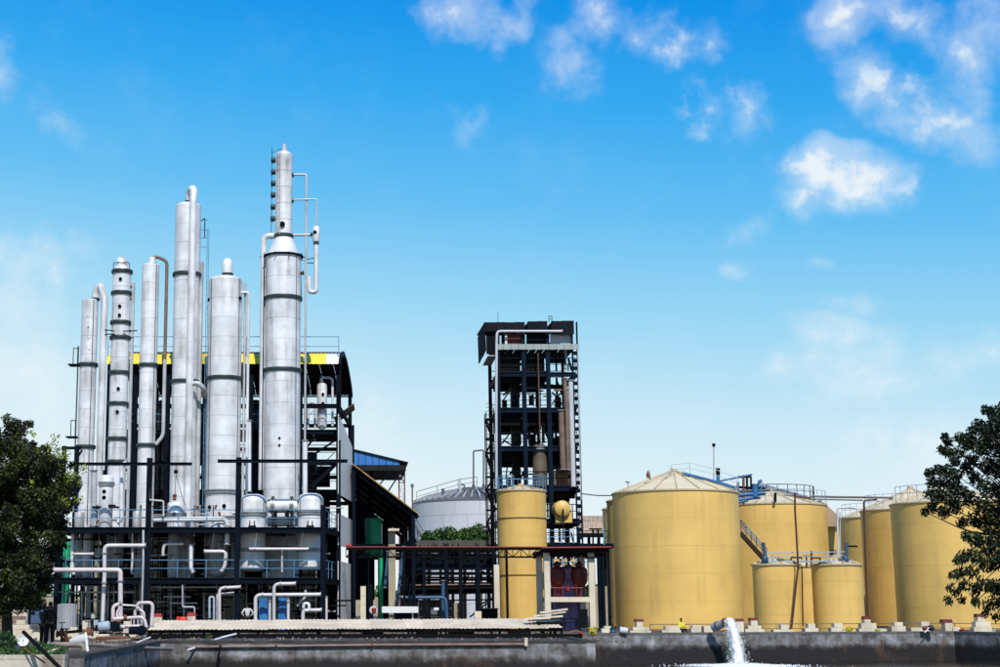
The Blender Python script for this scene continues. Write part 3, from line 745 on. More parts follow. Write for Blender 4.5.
box('bracket', (c.x - r - .4, 99.6, ZV(508, 100)), (c.x + r + .4, 100.4, ZV(506.5, 100)), NAVY, t)
vessel('squat white pot on the upper platform with a chain hoist above it', 176.5, 510, 9, 100, 502, 527, CLAD, (517,), .12, name='process_pot', cat='pot')
h = thing('chain_hoist', 'small black chain hoist hanging from the platform beam', 'hoist', (XU(176, 97, 465), YF, ZV(466, YF)))
hx = XU(176, 97, 465)
box('hoist_body', (hx - .12, YF - .1, ZV(473.5, YF)), (hx + .12, YF + .1, ZV(470, YF)), DARK, h)
joined('chain', [('r', (hx, YF, ZV(473, YF)), (hx - .02, YF, ZV(500, YF)), .018), ('r', (hx, YF, ZV(474, YF)), (hx + .5, YF + 1, ZV(504, YF)), .018), ('r', (hx, YF, ZV(465, YF)), (hx, YF, ZV(471, YF)), .03)], DARK, h)
lathe('hook_block', (hx - .05, YF, ZV(501, YF)), [(0, 0), (.14, .1), (.1, .25), (.16, .35), (0, .5)], RUST, h, 10)
vessel('short grey vessel standing at the left end of the upper platform', 79.5, 520, 5, 99, 512, 528, CLAD2, (), .05, name='process_pot', cat='pot', n=20)
vessel('small grey pot beside the navy post on the upper platform', 137, 520, 4.5, 99, 511, 528, CLAD2, (), .05, name='process_pot', cat='pot', n=20)
# bodies between the two platforms
for lab, u, rp, m in (('dull vertical vessel between the platforms at far left', 79, 4.5, CLAD2), ('pale vertical vessel between the platforms near the corner post', 87, 5, CLAD), ('dull vertical cylinder between the platforms left of the second post', 139, 4, CLAD2), ('white cylinder between the platforms under the tall looped column', 173.5, 6, CLAD), ('cone bottomed vessel between the platforms under the stout column', 218, 9, CLAD2)):
    vessel(lab, u, 560, rp, 101, 534, 574, m, (), .05, n=24)
t, c, r = vessel('grey ribbed water tank standing on the ground by the two men', 67.3, 615, 9.2, 96, 603.5, 629, mat('grey tank', (.30, .31, .33), .5, .2, .12), (), .06, name='water_tank', cat='tank', n=36)
for a in range(-80, 90, 20):
    d = Vector((math.sin(R(a)), -math.cos(R(a)), 0)) * r
    rod('rib', (c.x + d.x, c.y + d.y, .1), (c.x + d.x, c.y + d.y, ZV(604.5, 96)), .025, CLAD2, t, 6)
# green tank and green pipe far left behind the frame
vessel('green tank glimpsed behind the far left frame', 65.5, 580, 4.2, 108, 541, 629, GREENT, (), .1, n=20)

# ================================================================== PROCESS BUILDING BEHIND THE COLUMNS
YB0, YB1 = 108.0, 120.0
pb = thing('process_building', 'open dark steel process building with a curved roof behind the columns', 'building', P(250, 627, 112))
xL = XU(104, YB0, 500); xR = XU(338.5, YB0, 500)
# the east side runs slightly askew, as the plot does
def side(Yq, u0=338.5, u1=350.0, ya=108., yb=120.):
    a, b = XU(u0, ya, 500), XU(u1, yb, 500); return a + (b - a) * (Yq - ya) / (yb - ya)
zroof = ZV(362, YB0)
for i, u in enumerate((106, 133, 166, 203, 250, 300)):
    x = XU(u, YB0, 500)
    beam('post', (x, YB0, 0), (x, YB0, zroof), .3, .3, NAVY, pb)
    beam('post', (x, YB1, 0), (x, YB1, ZV(388, YB1)), .26, .26, NAVY, pb)
beam('post', (xR, YB0, 0), (xR, YB0, zroof), .36, .36, NAVY, pb)
for yy in (120.,):
    beam('post', (side(yy), yy, 0), (side(yy), yy, ZV(386, 120) + (0 if yy > 115 else 1.5)), .3, .3, NAVY, pb)
FL = {'a': 404, 'b': 430, 'c': 461, 'd': 490, 'e': 528, 'f': 578}
for k, v in FL.items():
    z = ZV(v, YB0)
    beam('floor_beam', (xL, YB0, z - .16), (xR, YB0, z - .16), .18, .32, NAVY, pb)
    beam('floor_beam', (xL, YB1, z - .16), (side(YB1), YB1, z - .16), .18, .3, NAVY, pb)
    beam('side_beam', (xR, YB0, z - .16), (side(YB1), YB1, z - .16), .18, .3, NAVY, pb)
    if k in 'bde':
        n = 9
        for i in range(n):
            a = xL + (xR - xL) * i / n; b = xL + (xR - xL) * (i + 1) / n - .02
            if k == 'b' and i in (3,): continue
            box('deck_plate', (a, YB0 + .1, z), (b, YB1 - (1 if k != 'b' else 4), z + .05), GREYDECK, pb)
    if k in 'bcde': railing(pb, [(xL, YB0, z + .05), (xR, YB0, z + .05)], NAVY if k != 'b' else BLUE, step=3.)
for u1, v1, u2, v2 in ((305, 460, 338, 438), (305, 489, 338, 463), (320, 430, 304, 450), (203, 460, 166, 432), (106, 489, 133, 462), (166, 489, 203, 462), (250, 460, 300, 432)):
    beam('brace', (XU(u1, YB0, 500), YB0 + .2, ZV(v1, YB0)), (XU(u2, YB0, 500), YB0 + .2, ZV(v2, YB0)), .14, .14, NAVY, pb, 'b')
# roof: curved, yellow rooflights at the steep front, corrugated underside behind
zc = ZV(352, 111)
prof = [(107.2, ZV(363.5, 107.2)), (107.5, ZV(360.5, 107.5)), (107.9, ZV(356.5, 107.9)), (108.8, ZV(353.5, 108.8)), (111, ZV(352, 111)), (114, ZV(360, 114)), (117, ZV(373, 117)), (119.6, ZV(387, 119.6)), (120.5, ZV(395, 120.5))]
def roof_strip(name, xa, xb, pr, m, skew=True):
    bm = bmesh.new(); rows = []
    nx = max(2, int((xb - xa) / .09))
    for zo in (0, -.03):
        for (y, z) in pr:
            row = []
            for i in range(nx + 1):
                x = xa + (xb - xa) * i / nx
                xs = x + (side(y) - xR) * max(0, (x - xL) / (xR - xL)) if skew else x
                row.append(bm.verts.new((xs - xa, y - pr[0][0], z - pr[0][1] + .02 * math.sin(i * math.pi / 1.5) + zo)))
            rows.append(row)
    k = len(pr); A, B = rows[:k], rows[k:]
    for a, b in zip(A, A[1:]):
        for i in range(nx): bm.faces.new((a[i], a[i + 1], b[i + 1], b[i]))
    for a, b in zip(B, B[1:]):
        for i in range(nx): bm.faces.new((b[i], b[i + 1], a[i + 1], a[i]))
    for i in range(nx):
        bm.faces.new((A[0][i], B[0][i], B[0][i + 1], A[0][i + 1])); bm.faces.new((A[-1][i], A[-1][i + 1], B[-1][i + 1], B[-1][i]))
    return put(name, finish(bm, m, 60), pb, Matrix.Translation((xa, pr[0][0], pr[0][1])))
DROOF = mat('dark weathered roof sheet', (.022, .021, .022), .8, 0, .3, .8, spec=.1)
ns = 16
for i in range(ns):
    a = xL + (xR + .15 - xL) * i / ns; b = xL + (xR + .15 - xL) * (i + 1) / ns - .02
    roof_strip('rooflight', a, b, prof[:4], YSHEET if i < ns - 1 else WSHEET)
    roof_strip('roof_sheet', a, b, prof[3:], DROOF)
for (ya, za), (yb_, zb) in zip(prof, prof[1:]):
    beam('gable_arch', (side(ya) + .12, ya, za - .1), (side(yb_) + .12, yb_, zb - .1), .14, .3, NAVY, pb, 'b')
for u in (133, 166, 203, 250, 300):
    for (ya, za), (yb_, zb) in zip(prof[3:], prof[4:]):
        x = XU(u, YB0, 500); beam('roof_rafter', (x, ya, za - .18), (x, yb_, zb - .18), .1, .24, NAVY, pb, 'b')
for y, z in prof[4:]:
    beam('roof_purlin', (xL, y, z - .12), (side(y), y, z - .12), .1, .12, NAVY, pb, 'b')
railing(pb, [(xL, 107.9, ZV(357, 107.9)), (xR, 107.9, ZV(357, 107.9))], BLUE, 1.5, 3.2)
# dark fill panels added between the upper floors to keep the bays dark
for i, u in enumerate((108, 134, 167, 204, 250, 275, 300)):
    a = XU(u, YB1, 500); b = XU((134, 152, 185, 236, 274, 299, 330)[i], YB1, 500)
    for (v1, v2) in ((497, 545), (436, 458), (466, 487)):
        if i in (1, 2) and v1 > 0 and v1 < 490: continue
        if i == 0 and v1 == 466: continue
        if i == 6 and v1 == 436: continue
        box('dark_fill_panel', (a, YB1 + .15, ZV(v2, YB1)), (b, YB1 + .22, ZV(v1, YB1)), mat('dark panel', (.008, .009, .011), .8, 0, .4, .6, spec=.05), pb)
# beige rear wall on the two lower floors with dark openings
for i in range(11):
    a = xL - 3 + (xR + 3 - xL) * i / 11; b = xL - 3 + (xR + 3 - xL) * (i + 1) / 11
    if i in (2, 5, 8):
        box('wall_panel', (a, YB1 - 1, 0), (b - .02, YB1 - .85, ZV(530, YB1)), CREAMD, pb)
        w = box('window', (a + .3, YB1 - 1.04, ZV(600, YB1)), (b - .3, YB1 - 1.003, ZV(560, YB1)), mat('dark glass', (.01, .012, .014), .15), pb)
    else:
        box('wall_panel', (a, YB1 - 1, ZV(625, YB1) if i % 3 else 0), (b - .02, YB1 - .85, ZV(530, YB1)), CREAMD if i not in (1, 4, 7, 10) else mat('dark panel', (.008, .009, .011), .8, 0, .4, .6, spec=.05), pb)  # dark panels fill gaps in the beige wall so the background stays dark
# white side sheets on the east face
def side_sheet(v_top, v_bot, ya, yb, n=5, m=WSHEET, slope=0):
    for i in range(n):
        y1 = ya + (yb - ya) * i / n; y2 = ya + (yb - ya) * (i + 1) / n - .015
        ztop = ZV(v_top, ya); zb = ZV(v_bot, ya)
        x1, x2 = side2(y1), side2(y2)
        th = .05 + .02 * (i % 2)
        s1 = -slope * (y1 - ya); s2 = -slope * (y2 - ya)
        poly_prism('side_sheet', [(x1, y1, zb), (x2, y2, zb), (x2, y2, ztop + s2), (x1, y1, ztop + s1)], -th, m, pb)
def side2(y):
    a, b = XU(338.5, 102., 560), XU(352.5, 110., 560); return a + (b - a) * (y - 102) / 8.0
for yy in (102., 110.):
    beam('post', (side2(yy), yy + .15, 0), (side2(yy), yy + .15, ZV(440, yy) if yy < 105 else ZV(425, yy)), .28, .28, NAVY, pb)
side_sheet(414, 494, 102, 110, slope=.18)
side_sheet(513.5, 545, 102, 110)
side_sheet(561, 624, 102, 109)
for v in (404, 428, 464, 500, 552): beam('side_beam', (xR, YB0, ZV(v, YB0)), (side2(102), 102, ZV(v, YB0)), .12, .2, NAVY, pb)
beam('side_beam', (side2(102), 102, ZP2 - .2), (XU(326, 97), 97, ZP2 - .2), .18, .34, NAVY, pb)
beam('side_beam', (side2(102), 102, ZP1 - .2), (XU(326, 97), 97, ZP1 - .2), .18, .34, NAVY, pb)
poly_prism('canopy_sheet', [P(334, 418, 112), P(354, 404, 112), P(355, 410, 118), P(336, 424, 118)], .06, mat('brown sheet', (.10, .065, .045), .7, 0, .3), pb)
joined('stair', [('b', P(312, 487, 106), P(334, 465, 106), .05, .25), ('b', P(313, 487, 107), P(335, 465, 107), .05, .25)] + [('b', P(312 + 2.2 * k, 487 - 2.2 * k, 106), P(312 + 2.2 * k, 487 - 2.2 * k, 107), .25, .04) for k in range(10)] + [('r', P(312, 475, 106), P(334, 453, 106), .03)], NAVY, pb)
# equipment seen inside
t, c, r = vessel('small white vessel on the top floor of the dark building, with a bent pipe', 322, 400, 5, 108.6, 383, 426, CLAD, (), .12, name='condenser', cat='vessel', n=24)
pipe('overhead_pipe', [(c.x - .1, c.y, ZV(384, 108.6)), (c.x - .1, c.y, ZV(377.5, 108.6)), (XU(332.5, 108.6, 400), c.y, ZV(378, 108.6)), (XU(332.5, 108.6, 400), c.y, ZV(426, 108.6))], .09, CLAD, t, .3)
for v in (395, 404): nozzle(t, c, r, ZV(v, 108.6), 10, .08, .12)
t = thing('looped_pipe', 'white looped pipe beside the small vessel on the top floor', 'pipe', P(312, 427, 109))
pipe('pipe_body', [P(308, 428, 109), P(308, 403, 109), P(315, 402, 109), P(315, 428, 109)], .09, WPIPE, t, .3)
pipe('side_branch', [P(308, 415, 109), P(316, 409, 109)], .05, WPIPE, t)
k = 0
names = ['left of the first column', 'between the first two columns', 'behind the marked column', 'left of the tall looped column', 'right of the tall looped column', 'beside the stout column', 'left of the tallest column', 'right of the tallest column']
for u, rp, v1, v2 in ((103, 5, 470, 526), (134, 5, 432, 488), (160, 4, 400, 528), (166, 5, 432, 526), (203, 5, 404, 460), (206, 7, 492, 527), (254, 7, 400, 526), (311, 6, 452, 489)):
    vessel('dark equipment cylinder inside the building ' + names[k], u, 500, rp, 111 + (k % 3), v1, v2, mat('dark equipment', (.03, .032, .036), .55, .3, .4, .9), (), .2, name='dark_vessel', n=18); k += 1

# ------------------------------------------------------------------ free pipe runs around the platforms
PP_NONE = None
def run(label, pts, r, m=WPIPE, bend=None, Y=96., flanges=(), cat='pipe', name='pipe_run', group=None):
    """pts in (u, v[, Y])"""
    w = [P(p[0], p[1], p[2] if len(p) > 2 else Y) for p in pts]
    t = thing(name, label, cat, w[0], group)
    pipe('pipe_body', w, r, m, t, bend if bend is not None else r * 3.2, 12)
    if r >= .085 and m not in (DARK, NAVY, PP_NONE):
        for a, b in ((w[0], w[1]), (w[-1], w[-2])):
            d = (b - a).normalized(); rod('end_flange', a, a + d * .07, r * 1.42, GFLANGE if m is not RUST else RUST, t, 14)
    for i in flanges:
        a = w[i]; b = w[i + 1] if i + 1 < len(w) else w[i - 1]
        d = (b - a).normalized(); rod('flange', a + d * r * 3.4, a + d * (r * 3.4 + .09), r * 1.5, GFLANGE if m is not RUST else RUST, t, 12)
    return t
run('thick pinkish pipe from the left tree along the platform and down to the pumps', [(40, 570), (118.5, 570), (120.5, 572), (120.5, 618)], .15, PINKP, .45, 95.2, (2,))
run('white pipe looping down in front of the left half of the platform', [(146, 545.5), (104.5, 545.5), (104.5, 575), (102.5, 622)], .13, WPIPE, .35, 96.4, (1, 2))
run('thin white pipe rising beside the second navy post', [(143.3, 530), (143.3, 560), (141.5, 622)], .075, CLAD2, .1, 96.5)
run('short white pipe branching right at the left frame', [(72.8, 533), (72.8, 549), (72.5, 570), (74, 575)], .11, CLAD, .2, 98)
run('stub of white pipe pointing right below the upper platform', [(73, 554), (94, 554)], .09, WPIPE, None, 97.6)
run('small white elbow pipe left of the second post', [(132.5, 533), (132.5, 558), (131.5, 573), (134, 574)], .075, WPIPE, .2, 98)
run('long fat white pipe lying along the upper platform railing', [(153, 520), (227, 519), (227.5, 532), (227, 545)], .17, CLAD, .35, 97.6, (1,))
run('white pipe elbow between platforms under the looped column', [(183.5, 544), (164.5, 544), (163, 550), (163, 556)], .1, WPIPE, .25, 97.6)
run('white pipe bending down left of the third post between platforms', [(191, 544), (191, 569), (193.5, 573)], .13, CLAD, .25, 97.7)
run('white pipe tee running right between the platforms near the third post', [(204, 551.5), (226, 551.5), (225, 566), (221, 572)], .12, WPIPE, .25, 97.8, (1,))
run('long white pipe in front of the two lower vessel ends', [(249, 549), (309, 549)], .1, WPIPE, None, 97.6, (0,))
run('thin pipe dropping from the long white pipe between vessels', [(282, 550), (282, 572)], .06, WPIPE, None, 97.9)
run('thin white pipe with a side arm by the second post at rail height', [(149, 466), (149, 500), (163.5, 501), (163.5, 516)], .06, CLAD2, .12, 96.7)
run('white pipe rising in front of the ringed column above the small vessel', [(117, 523), (121.5, 519), (121.5, 465), (128, 461)], .13, CLAD, .3, 98)
run('white funnel pipe left of the small upright vessel', [(94, 470), (94, 490), (94, 527)], .2, CLAD2, .2, 100)
run('fat vertical pipe hiding the lower left of the tallest column', [(249.5, 420), (249.5, 492)], .12, CLAD, None, 101)
run('vertical white pipe right of the tallest column above the drum', [(305, 440), (305, 497)], .17, CLAD, None, 101)
run('blue grey pipe rising at the second post', [(149.5, 458), (148.5, 500), (147, 528)], .07, NAVY, None, 96.6)
# ground floor pipework
run('white pipe frame standing left of the white shirted worker', [(219.5, 622), (219.5, 588), (241, 587)], .1, PINKP, .3, 96.6, (1,))
run('lower white pipe branch crossing behind the pipe frame', [(217.5, 622), (217.5, 594.5), (240, 592.5)], .085, WPIPE, .1, 97.1)
run('short pale pipe with a grey filter left of the pipe frame', [(214, 622), (214, 597), (209.5, 597), (209.5, 618)], .07, LIGHTB, .12, 96.8)
run('white pipe arching over the blue heat exchangers', [(255.5, 622), (255.5, 595), (321, 594.5)], .12, WPIPE, .35, 96.3, (1,))
run('taller white pipe between the two blue heat exchangers', [(274, 622), (274, 584), (296, 583.5)], .11, WPIPE, .35, 96.1, (1,))
run('vertical pipe right of the left blue exchanger', [(269.8, 596), (269.8, 622)], .08, WPIPE, None, 96.5, (0,))
run('vertical pipe right of the second blue exchanger', [(288.3, 596), (288.3, 622)], .09, WPIPE, None, 96.5, (0,))
run('low white pipe running into the corner post', [(303, 622), (303, 610.5), (322, 610)], .12, WPIPE, .2, 96.2, (1,))
run('small inverted U pipe near the corner post', [(303.5, 609), (303.5, 603.5), (309, 603.5), (309, 610)], .1, CLAD, .15, 96.5)
run('slanting grey pipe near the corner post', [(297, 606), (305.5, 597), (305.5, 590)], .08, CLAD2, .2, 96.8)
run('vertical white pipe just right of the corner post', [(326.3, 596), (326.3, 622)], .09, WPIPE, None, 97)
run('thin pipe loop hanging over the red capped cabinet', [(182.5, 585), (182.5, 607), (194.5, 607), (194.5, 618)], .05, CLAD2, .1, 97.)
run('long thin grey pipe under the lower platform', [(150, 587.5), (236, 587)], .05, CLAD2, None, 97.6)
run('long dark pipe under the lower platform', [(150, 592), (322, 590)], .06, DARK, None, 98)
run('pale pipe under the platform at left', [(58, 592), (136, 592.5)], .05, CLAD2, None, 98)
for i, u in enumerate((77, 82, 92, 110, 114, 128, 156, 171, 176, 200, 204, 246)):
    run('thin %s upright pipe under the platform, %s from the left' % (('black', 'grey', 'navy')[i % 3], ('first', 'second', 'third', 'fourth', 'fifth', 'sixth', 'seventh', 'eighth', 'ninth', 'tenth', 'eleventh', 'last')[i]), [(u, 584 + (i * 7) % 9, 99 + i % 3), (u, 625, 99 + i % 3)], .05 + .02 * (i % 3), (DARK, CLAD2, NAVY)[i % 3], group='thin vertical pipes in the ground floor shade')
# darker clutter between platforms
for i, (u, w_) in enumerate(((97, 8), (116, 6), (127, 5), (155, 6), (163, 5), (204, 5), (232, 4), (270, 6), (278, 5), (290, 5))):
    x = XU(u, 104.5)
    t = thing('equipment_rack', 'dark equipment rack between the two platforms, %s from the left' % ('first', 'second', 'third', 'fourth', 'fifth', 'sixth', 'seventh', 'eighth', 'ninth', 'last')[i], 'rack', (x, 104.5, ZP1), 'dark racks between the platforms')
    w = M_(w_, 104.5) / 2
    for sx in (-w, w): beam('post', (x + sx, 104.5, ZP1), (x + sx, 104.5, ZV(540, 104.5)), .1, .1, NAVY, t)
    for v in (570, 560, 548): box('shelf', (x - w, 104.2, ZV(v, 104.5)), (x + w, 104.8, ZV(v - 2.5, 104.5)), DARK, t)
rnd = random.Random(5)
for (va, vb, y0_, y1_, nn) in ((533, 576, 98.6, 105, 70), (584, 626, 98.2, 106, 110), (505, 526, 99, 105, 40)):
    for m_, nm in ((CLAD2, 'small_bore_piping'), (DARK, 'cable_run'), (RUST, 'valve_cluster')):
        it = []
        for k in range(nn if m_ is not RUST else nn // 3):
            u = rnd.uniform(66, 320); y = rnd.uniform(y0_, y1_); v = rnd.uniform(va, vb); p = P(u, v, y); p.z = max(p.z, .1); q = rnd.random()
            if m_ is RUST: e = p + Vector((rnd.uniform(-.15, .15), 0, rnd.uniform(.15, .3))); r_ = rnd.uniform(.05, .1)
            elif q < .5: e = Vector((p.x, p.y, ZV(va, y) + .0)); r_ = rnd.uniform(.02, .05)
            else: e = p + Vector((rnd.choice((-1, 1)) * rnd.uniform(.5, 2.2), 0, 0)); r_ = rnd.uniform(.02, .06)
            if (e - p).length > .1: it.append(('r', p, e, r_))
        o = joined(nm, it, m_, pf); o['kind'] = 'stuff'
# blue plate heat exchangers
for lab, ua, ub in (('left of the two blue plate heat exchangers', 259.5, 268), ('right of the two blue plate heat exchangers', 278.5, 286.8)):
    xa, xb = XU(ua, 97.3), XU(ub, 97.3)
    t = thing('heat_exchanger', lab, 'heat exchanger', ((xa + xb) / 2, 97.6, 0))
    box('front_plate', (xa, 97.2, .1), (xb, 97.3, ZV(597.5, 97.3)), BLUE2, t)
    box('plate_pack', (xa + .04, 97.3, .25), (xb - .04, 98.2, ZV(599, 97.3)), mat('dull plate edges', (.12, .13, .15), .5, .4, .3, 6.), t)
    box('rear_plate', (xa, 98.2, .1), (xb, 98.28, ZV(597.5, 97.3)), BLUE2, t)
    for a in (.12, .88):
        rod('tie_bolt', (xa + (xb - xa) * a, 97.1, ZV(600, 97)), (xa + (xb - xa) * a, 98.4, ZV(600, 97)), .025, GFLANGE, t, 8)
    cyl_y = rod('port', ((xa + xb) / 2, 97.2, ZV(608, 97)), ((xa + xb) / 2, 97.12, ZV(608, 97)), .06, RUST, t, 12)
    for a in (-1, 1): box('foot', ((xa + xb) / 2 + a * .18 - .05, 97.2, 0), ((xa + xb) / 2 + a * .18 + .05, 98.2, .1), BLUE2, t)

# cabinets with red caps
def pillar(label, u, v0, v1, wpx, Y, capm=RED, capw=1.25, name='masonry_pillar', cat='pillar', caph=2.6, m=CREAM):
    """cream masonry pillar, red cap"""
    x = XU(u, Y, v0); w = M_(wpx, Y); z1 = ZV(v1, Y); z0 = 0 if v0 > 700 else ZV(v0, Y)
    t = thing(name, label, cat, (x, Y, z0))
    hcap = M_(caph, Y)
    box('shaft', (x - w / 2, Y - w / 2, z0), (x + w / 2, Y + w / 2, z1 - hcap), m, t)
    if capm: 
        k = w * capw / 2
        lathe_c = put('cap', unit_cyl(capm, 4, .86), t, Matrix.Translation((x, Y, z1 - hcap)) @ Matrix.Rotation(R(45), 4, 'Z') @ S3(k * 1.414, k * 1.414, hcap))
    return t
pillar('cream cabinet with a dark red top right of the white pump pipes', 158, 626, 613.5, 8, 93, RED, 1.05, caph=3.2)
pillar('cream cabinet with a red top behind the canopy, under the thin pipe loop', 191.5, 626, 612.5, 8, 93, RED, 1.1, caph=3.2)
t = thing('pump_set', 'small bright red pump on the canopy edge', 'pump', P(182, 621, 88))
BR = mat('bright red paint', (.6, .03, .012), .4, 0, .1)
lathe('motor', P(178.5, 619.3, 88), [(0, 0), (.13, .02), (.15, .1), (.15, .42), (.1, .5), (0, .52)], BR, t, 16, axis=(1, 0, 0))
box('pump_head', P(177, 621.5, 88.1) , P(180, 616.5, 87.8), BR, t); box('base', P(176.5, 622, 88.2), P(187, 621, 87.8), BR, t)

# ================================================================== SHED AND YARD BETWEEN BUILDING AND TOWER
sh = thing('open_shed', 'black roofed open shed sloping down right of the process building', 'shed', P(385, 620, 112))
SY0, SY1 = 108.0, 140.0
za, zb = ZV(464, SY0), ZV(514, SY0)
xa, xb = XU(352, SY0, 480), XU(418, SY0, 500)
n = 16
for i in range(n):
    y1 = SY0 + (SY1 - SY0) * i / n; y2 = SY0 + (SY1 - SY0) * (i + 1) / n - .02
    dz = .015 * (i % 2)
    poly_prism('roof_sheet', [(xa, y1, za + dz), (xb, y1, zb + dz), (xb, y2, zb + dz), (xa, y2, za + dz)], .05, DROOF, sh)
for k in range(6):
    p0 = Vector((xa, SY0 - .02, za)).lerp(Vector((xb, SY0 - .02, zb)), k / 6); p1 = Vector((xa, SY0 - .02, za)).lerp(Vector((xb, SY0 - .02, zb)), (k + 1) / 6 - .004)
    beam('verge_strip', p0 + Vector((0, 0, .03)), p1 + Vector((0, 0, .03)), .08, .08, mat('rusty yellow trim', (.32, .19, .05), .7, 0, .4, 2.), sh, 'b')
for yy in (SY0 + .3, 114, 120, 127, 134, SY1 - .3):
    beam('rafter', (xa, yy, za - .25), (xb, yy, zb - .25), .12, .3, NAVY, sh)
    for f in ((.97, .62, .3) if yy > 110 else (.93, .03)):
        x = xa + (xb - xa) * f; z = za + (zb - za) * f - .3
        beam('post', (x, yy, 0), (x, yy, z), .24, .24, NAVY, sh)
    beam('tie_beam', (xa, yy, ZV(545, SY0)), (xb - .2, yy, ZV(545, SY0)), .12, .2, NAVY, sh)
for f in (.1, .3, .5, .7, .9): beam('purlin', (xa + (xb - xa) * f, SY0, za + (zb - za) * f - .08), (xa + (xb - xa) * f, SY1, za + (zb - za) * f - .08), .1, .12, NAVY, sh, 'b')
x = xb - .15
for v in (540, 575): beam('eave_beam', (x, SY0, ZV(v, SY0)), (x, SY1, ZV(v, SY0)), .12, .2, NAVY, sh)
box('back_screen', (xa, SY1 + .1, ZV(600, SY1)), (xa + (xb - xa) * .45, SY1 + .2, ZV(500, SY1)), mat('dark panel', (.008, .009, .011), .8, 0, .4, .6, spec=.05), sh)
vessel('bright green upright tank standing inside the black roofed shed', 373.5, 530, 8.3, 113, 517.5, 553, GREENT, (), .15, legs=True, name='green_tank', cat='tank', n=36)
cyl('pipe_body', (XU(381, 112), 112), 0, ZV(545, 112), .16, GREENT, thing('green_pipe', 'thin green standpipe beside the green tank', 'pipe', (XU(381, 112), 112, 0)), 14)
def masonry(label, u0, u1, v0, v1, Y, th=.4, m=CREAM, name='masonry_wall', cat='wall', rows=None, cols=None):
    """wall of coursed blocks"""
    xa_, xb_ = XU(u0, Y, v0), XU(u1, Y, v0); z0, z1 = max(ZV(v0, Y), 0), ZV(v1, Y)
    t = thing(name, label, cat, ((xa_ + xb_) / 2, Y, z0))
    rows = rows or max(1, round((z1 - z0) / .6)); cols = cols or max(1, round((xb_ - xa_) / .9))
    for j in range(rows):
        for i in range(cols):
            w = (xb_ - xa_) / cols; h_ = (z1 - z0) / rows; j2 = random.uniform(0, .012)
            box('wall_block', (xa_ + i * w + .008, Y - th / 2 - j2, z0 + j * h_), (xa_ + (i + 1) * w - .008, Y + th / 2, z0 + (j + 1) * h_ - .014), m, t)
    return t
masonry('narrow beige block pier seen inside the shed right of the green tank', 388.5, 395, 625, 546, 125, m=CREAMD, name='block_pier', cat='pier')
masonry('small cream column base at the shed front beside the white side sheets', 360.5, 366, 625, 586, 104.5, .3, name='column_pier', cat='pier', m=CREAM)
bsd = thing('lean_to_canopy', 'small cream roofed canopy over a beige pier at the shed eave', 'canopy', P(392, 532, 107))
poly_prism('roof_slab', [P(388, 531, 107), P(399, 531, 107), P(399.5, 530, 110), P(389, 530, 110)], .12, CREAM, bsd)
beam('post', (XU(392, 108), 108, 0), (XU(392, 108), 108, ZV(532, 108)), .5, .4, CREAMD, bsd, 'b')
# blue roofed gantry
g = thing('gantry_shed', 'blue sheet roof of a tall shed showing above the black shed', 'shed', P(380, 610, 150))
GY0, GY1 = 148., 165.
bp = [P(340, 450, GY0), P(354, 451, GY0), P(407, 463.5, GY0), P(405.5, 468, GY0), P(340, 466, GY0)]
for i in range(8):
    f0, f1 = i / 8, (i + 1) / 8 - .01
    ua, ub = 345 + 55 * f0, 345 + 55 * f1
    tz = lambda u: 449 + (u - 345) * .235
    poly_prism('gable_sheet', [P(ua, 465, GY0), P(ub, 465, GY0), P(ub, tz(ub), GY0), P(ua, tz(ua), GY0)], -.1, BLUEROOF, g)
poly_prism('roof_slope', [P(345, 448, GY0 - .2), P(408, 463.2, GY0 - .2), P(408, 463.2, GY0 - .2) + Vector((0, GY1 - GY0, 0)), P(345, 448, GY0 - .2) + Vector((0, GY1 - GY0, 0))], .12, DROOF, g)
poly_prism('soffit', [P(345, 466, GY0), P(400, 466, GY0), P(406, 470, GY0) + Vector((0, 0, 0)), P(406, 470, GY0) + Vector((0, 12, 0)), P(345, 470, GY0) + Vector((0, 12, 0))], .3, DROOF, g)
beam('fascia', P(345, 468, GY0 - .3), P(406, 468, GY0 - .3), .15, .5, DROOF, g, 'b')
for u in (352, 372): beam('post', (XU(u, GY0, 500), GY0 + 3, 0), (XU(u, GY0, 500), GY0 + 3, ZV(468, GY0)), .3, .3, NAVY, g)
beam('raker', P(384, 498, 146), P(402, 470, 147.5), .1, .1, NAVY, g, 'b'); beam('raker', P(375, 490, 146), P(392, 470, 147.5), .1, .1, NAVY, g, 'b')
def mast(label, u, Y, vt, wpx, m, m2=None, seg=12, name='lattice_mast'):
    x = XU(u, Y, 520); w = M_(wpx, Y) / 2; zt = ZV(vt, Y)
    t = thing(name, label, 'mast', (x, Y, 0))
    for i, (a, b) in enumerate(((-w, -w), (w, -w), (w, w), (-w, w))): beam('leg', (x + a, Y + b, 0), (x + a, Y + b, zt), .12, .12, m, t, 'b')
    nn = seg; h_ = zt / nn
    for i in range(nn):
        z = i * h_
        s = 1 if i % 2 else -1
        beam('lacing', (x - w * s, Y - w, z), (x + w * s, Y - w, z + h_), .09, .09, m2 or m, t, 'b')
        beam('lacing', (x - w, Y - w, z), (x + w, Y - w, z), .09, .09, m2 or m, t, 'b')
    return t
mast('red and white lattice mast carrying the end of the blue roofed shed', 402, 149, 469, 5.5, mat('faded red paint', (.22, .07, .07), .6, 0, .3), mat('dull white paint', (.5, .46, .46), .6), 22)
t = thing('lamp_pole', 'thin orange brown pole standing just left of the grey tank', 'pole', P(412.5, 620, 150))
rod('pole_shaft', (XU(412.5, 150, 520), 150, 0), (XU(412.5, 150, 520), 150, ZV(487, 150)), .07, RUST, t); cyl('lamp_head', (XU(412.5, 150, 520), 150), ZV(487, 150), ZV(484, 150), .16, GREYR, t, 10)

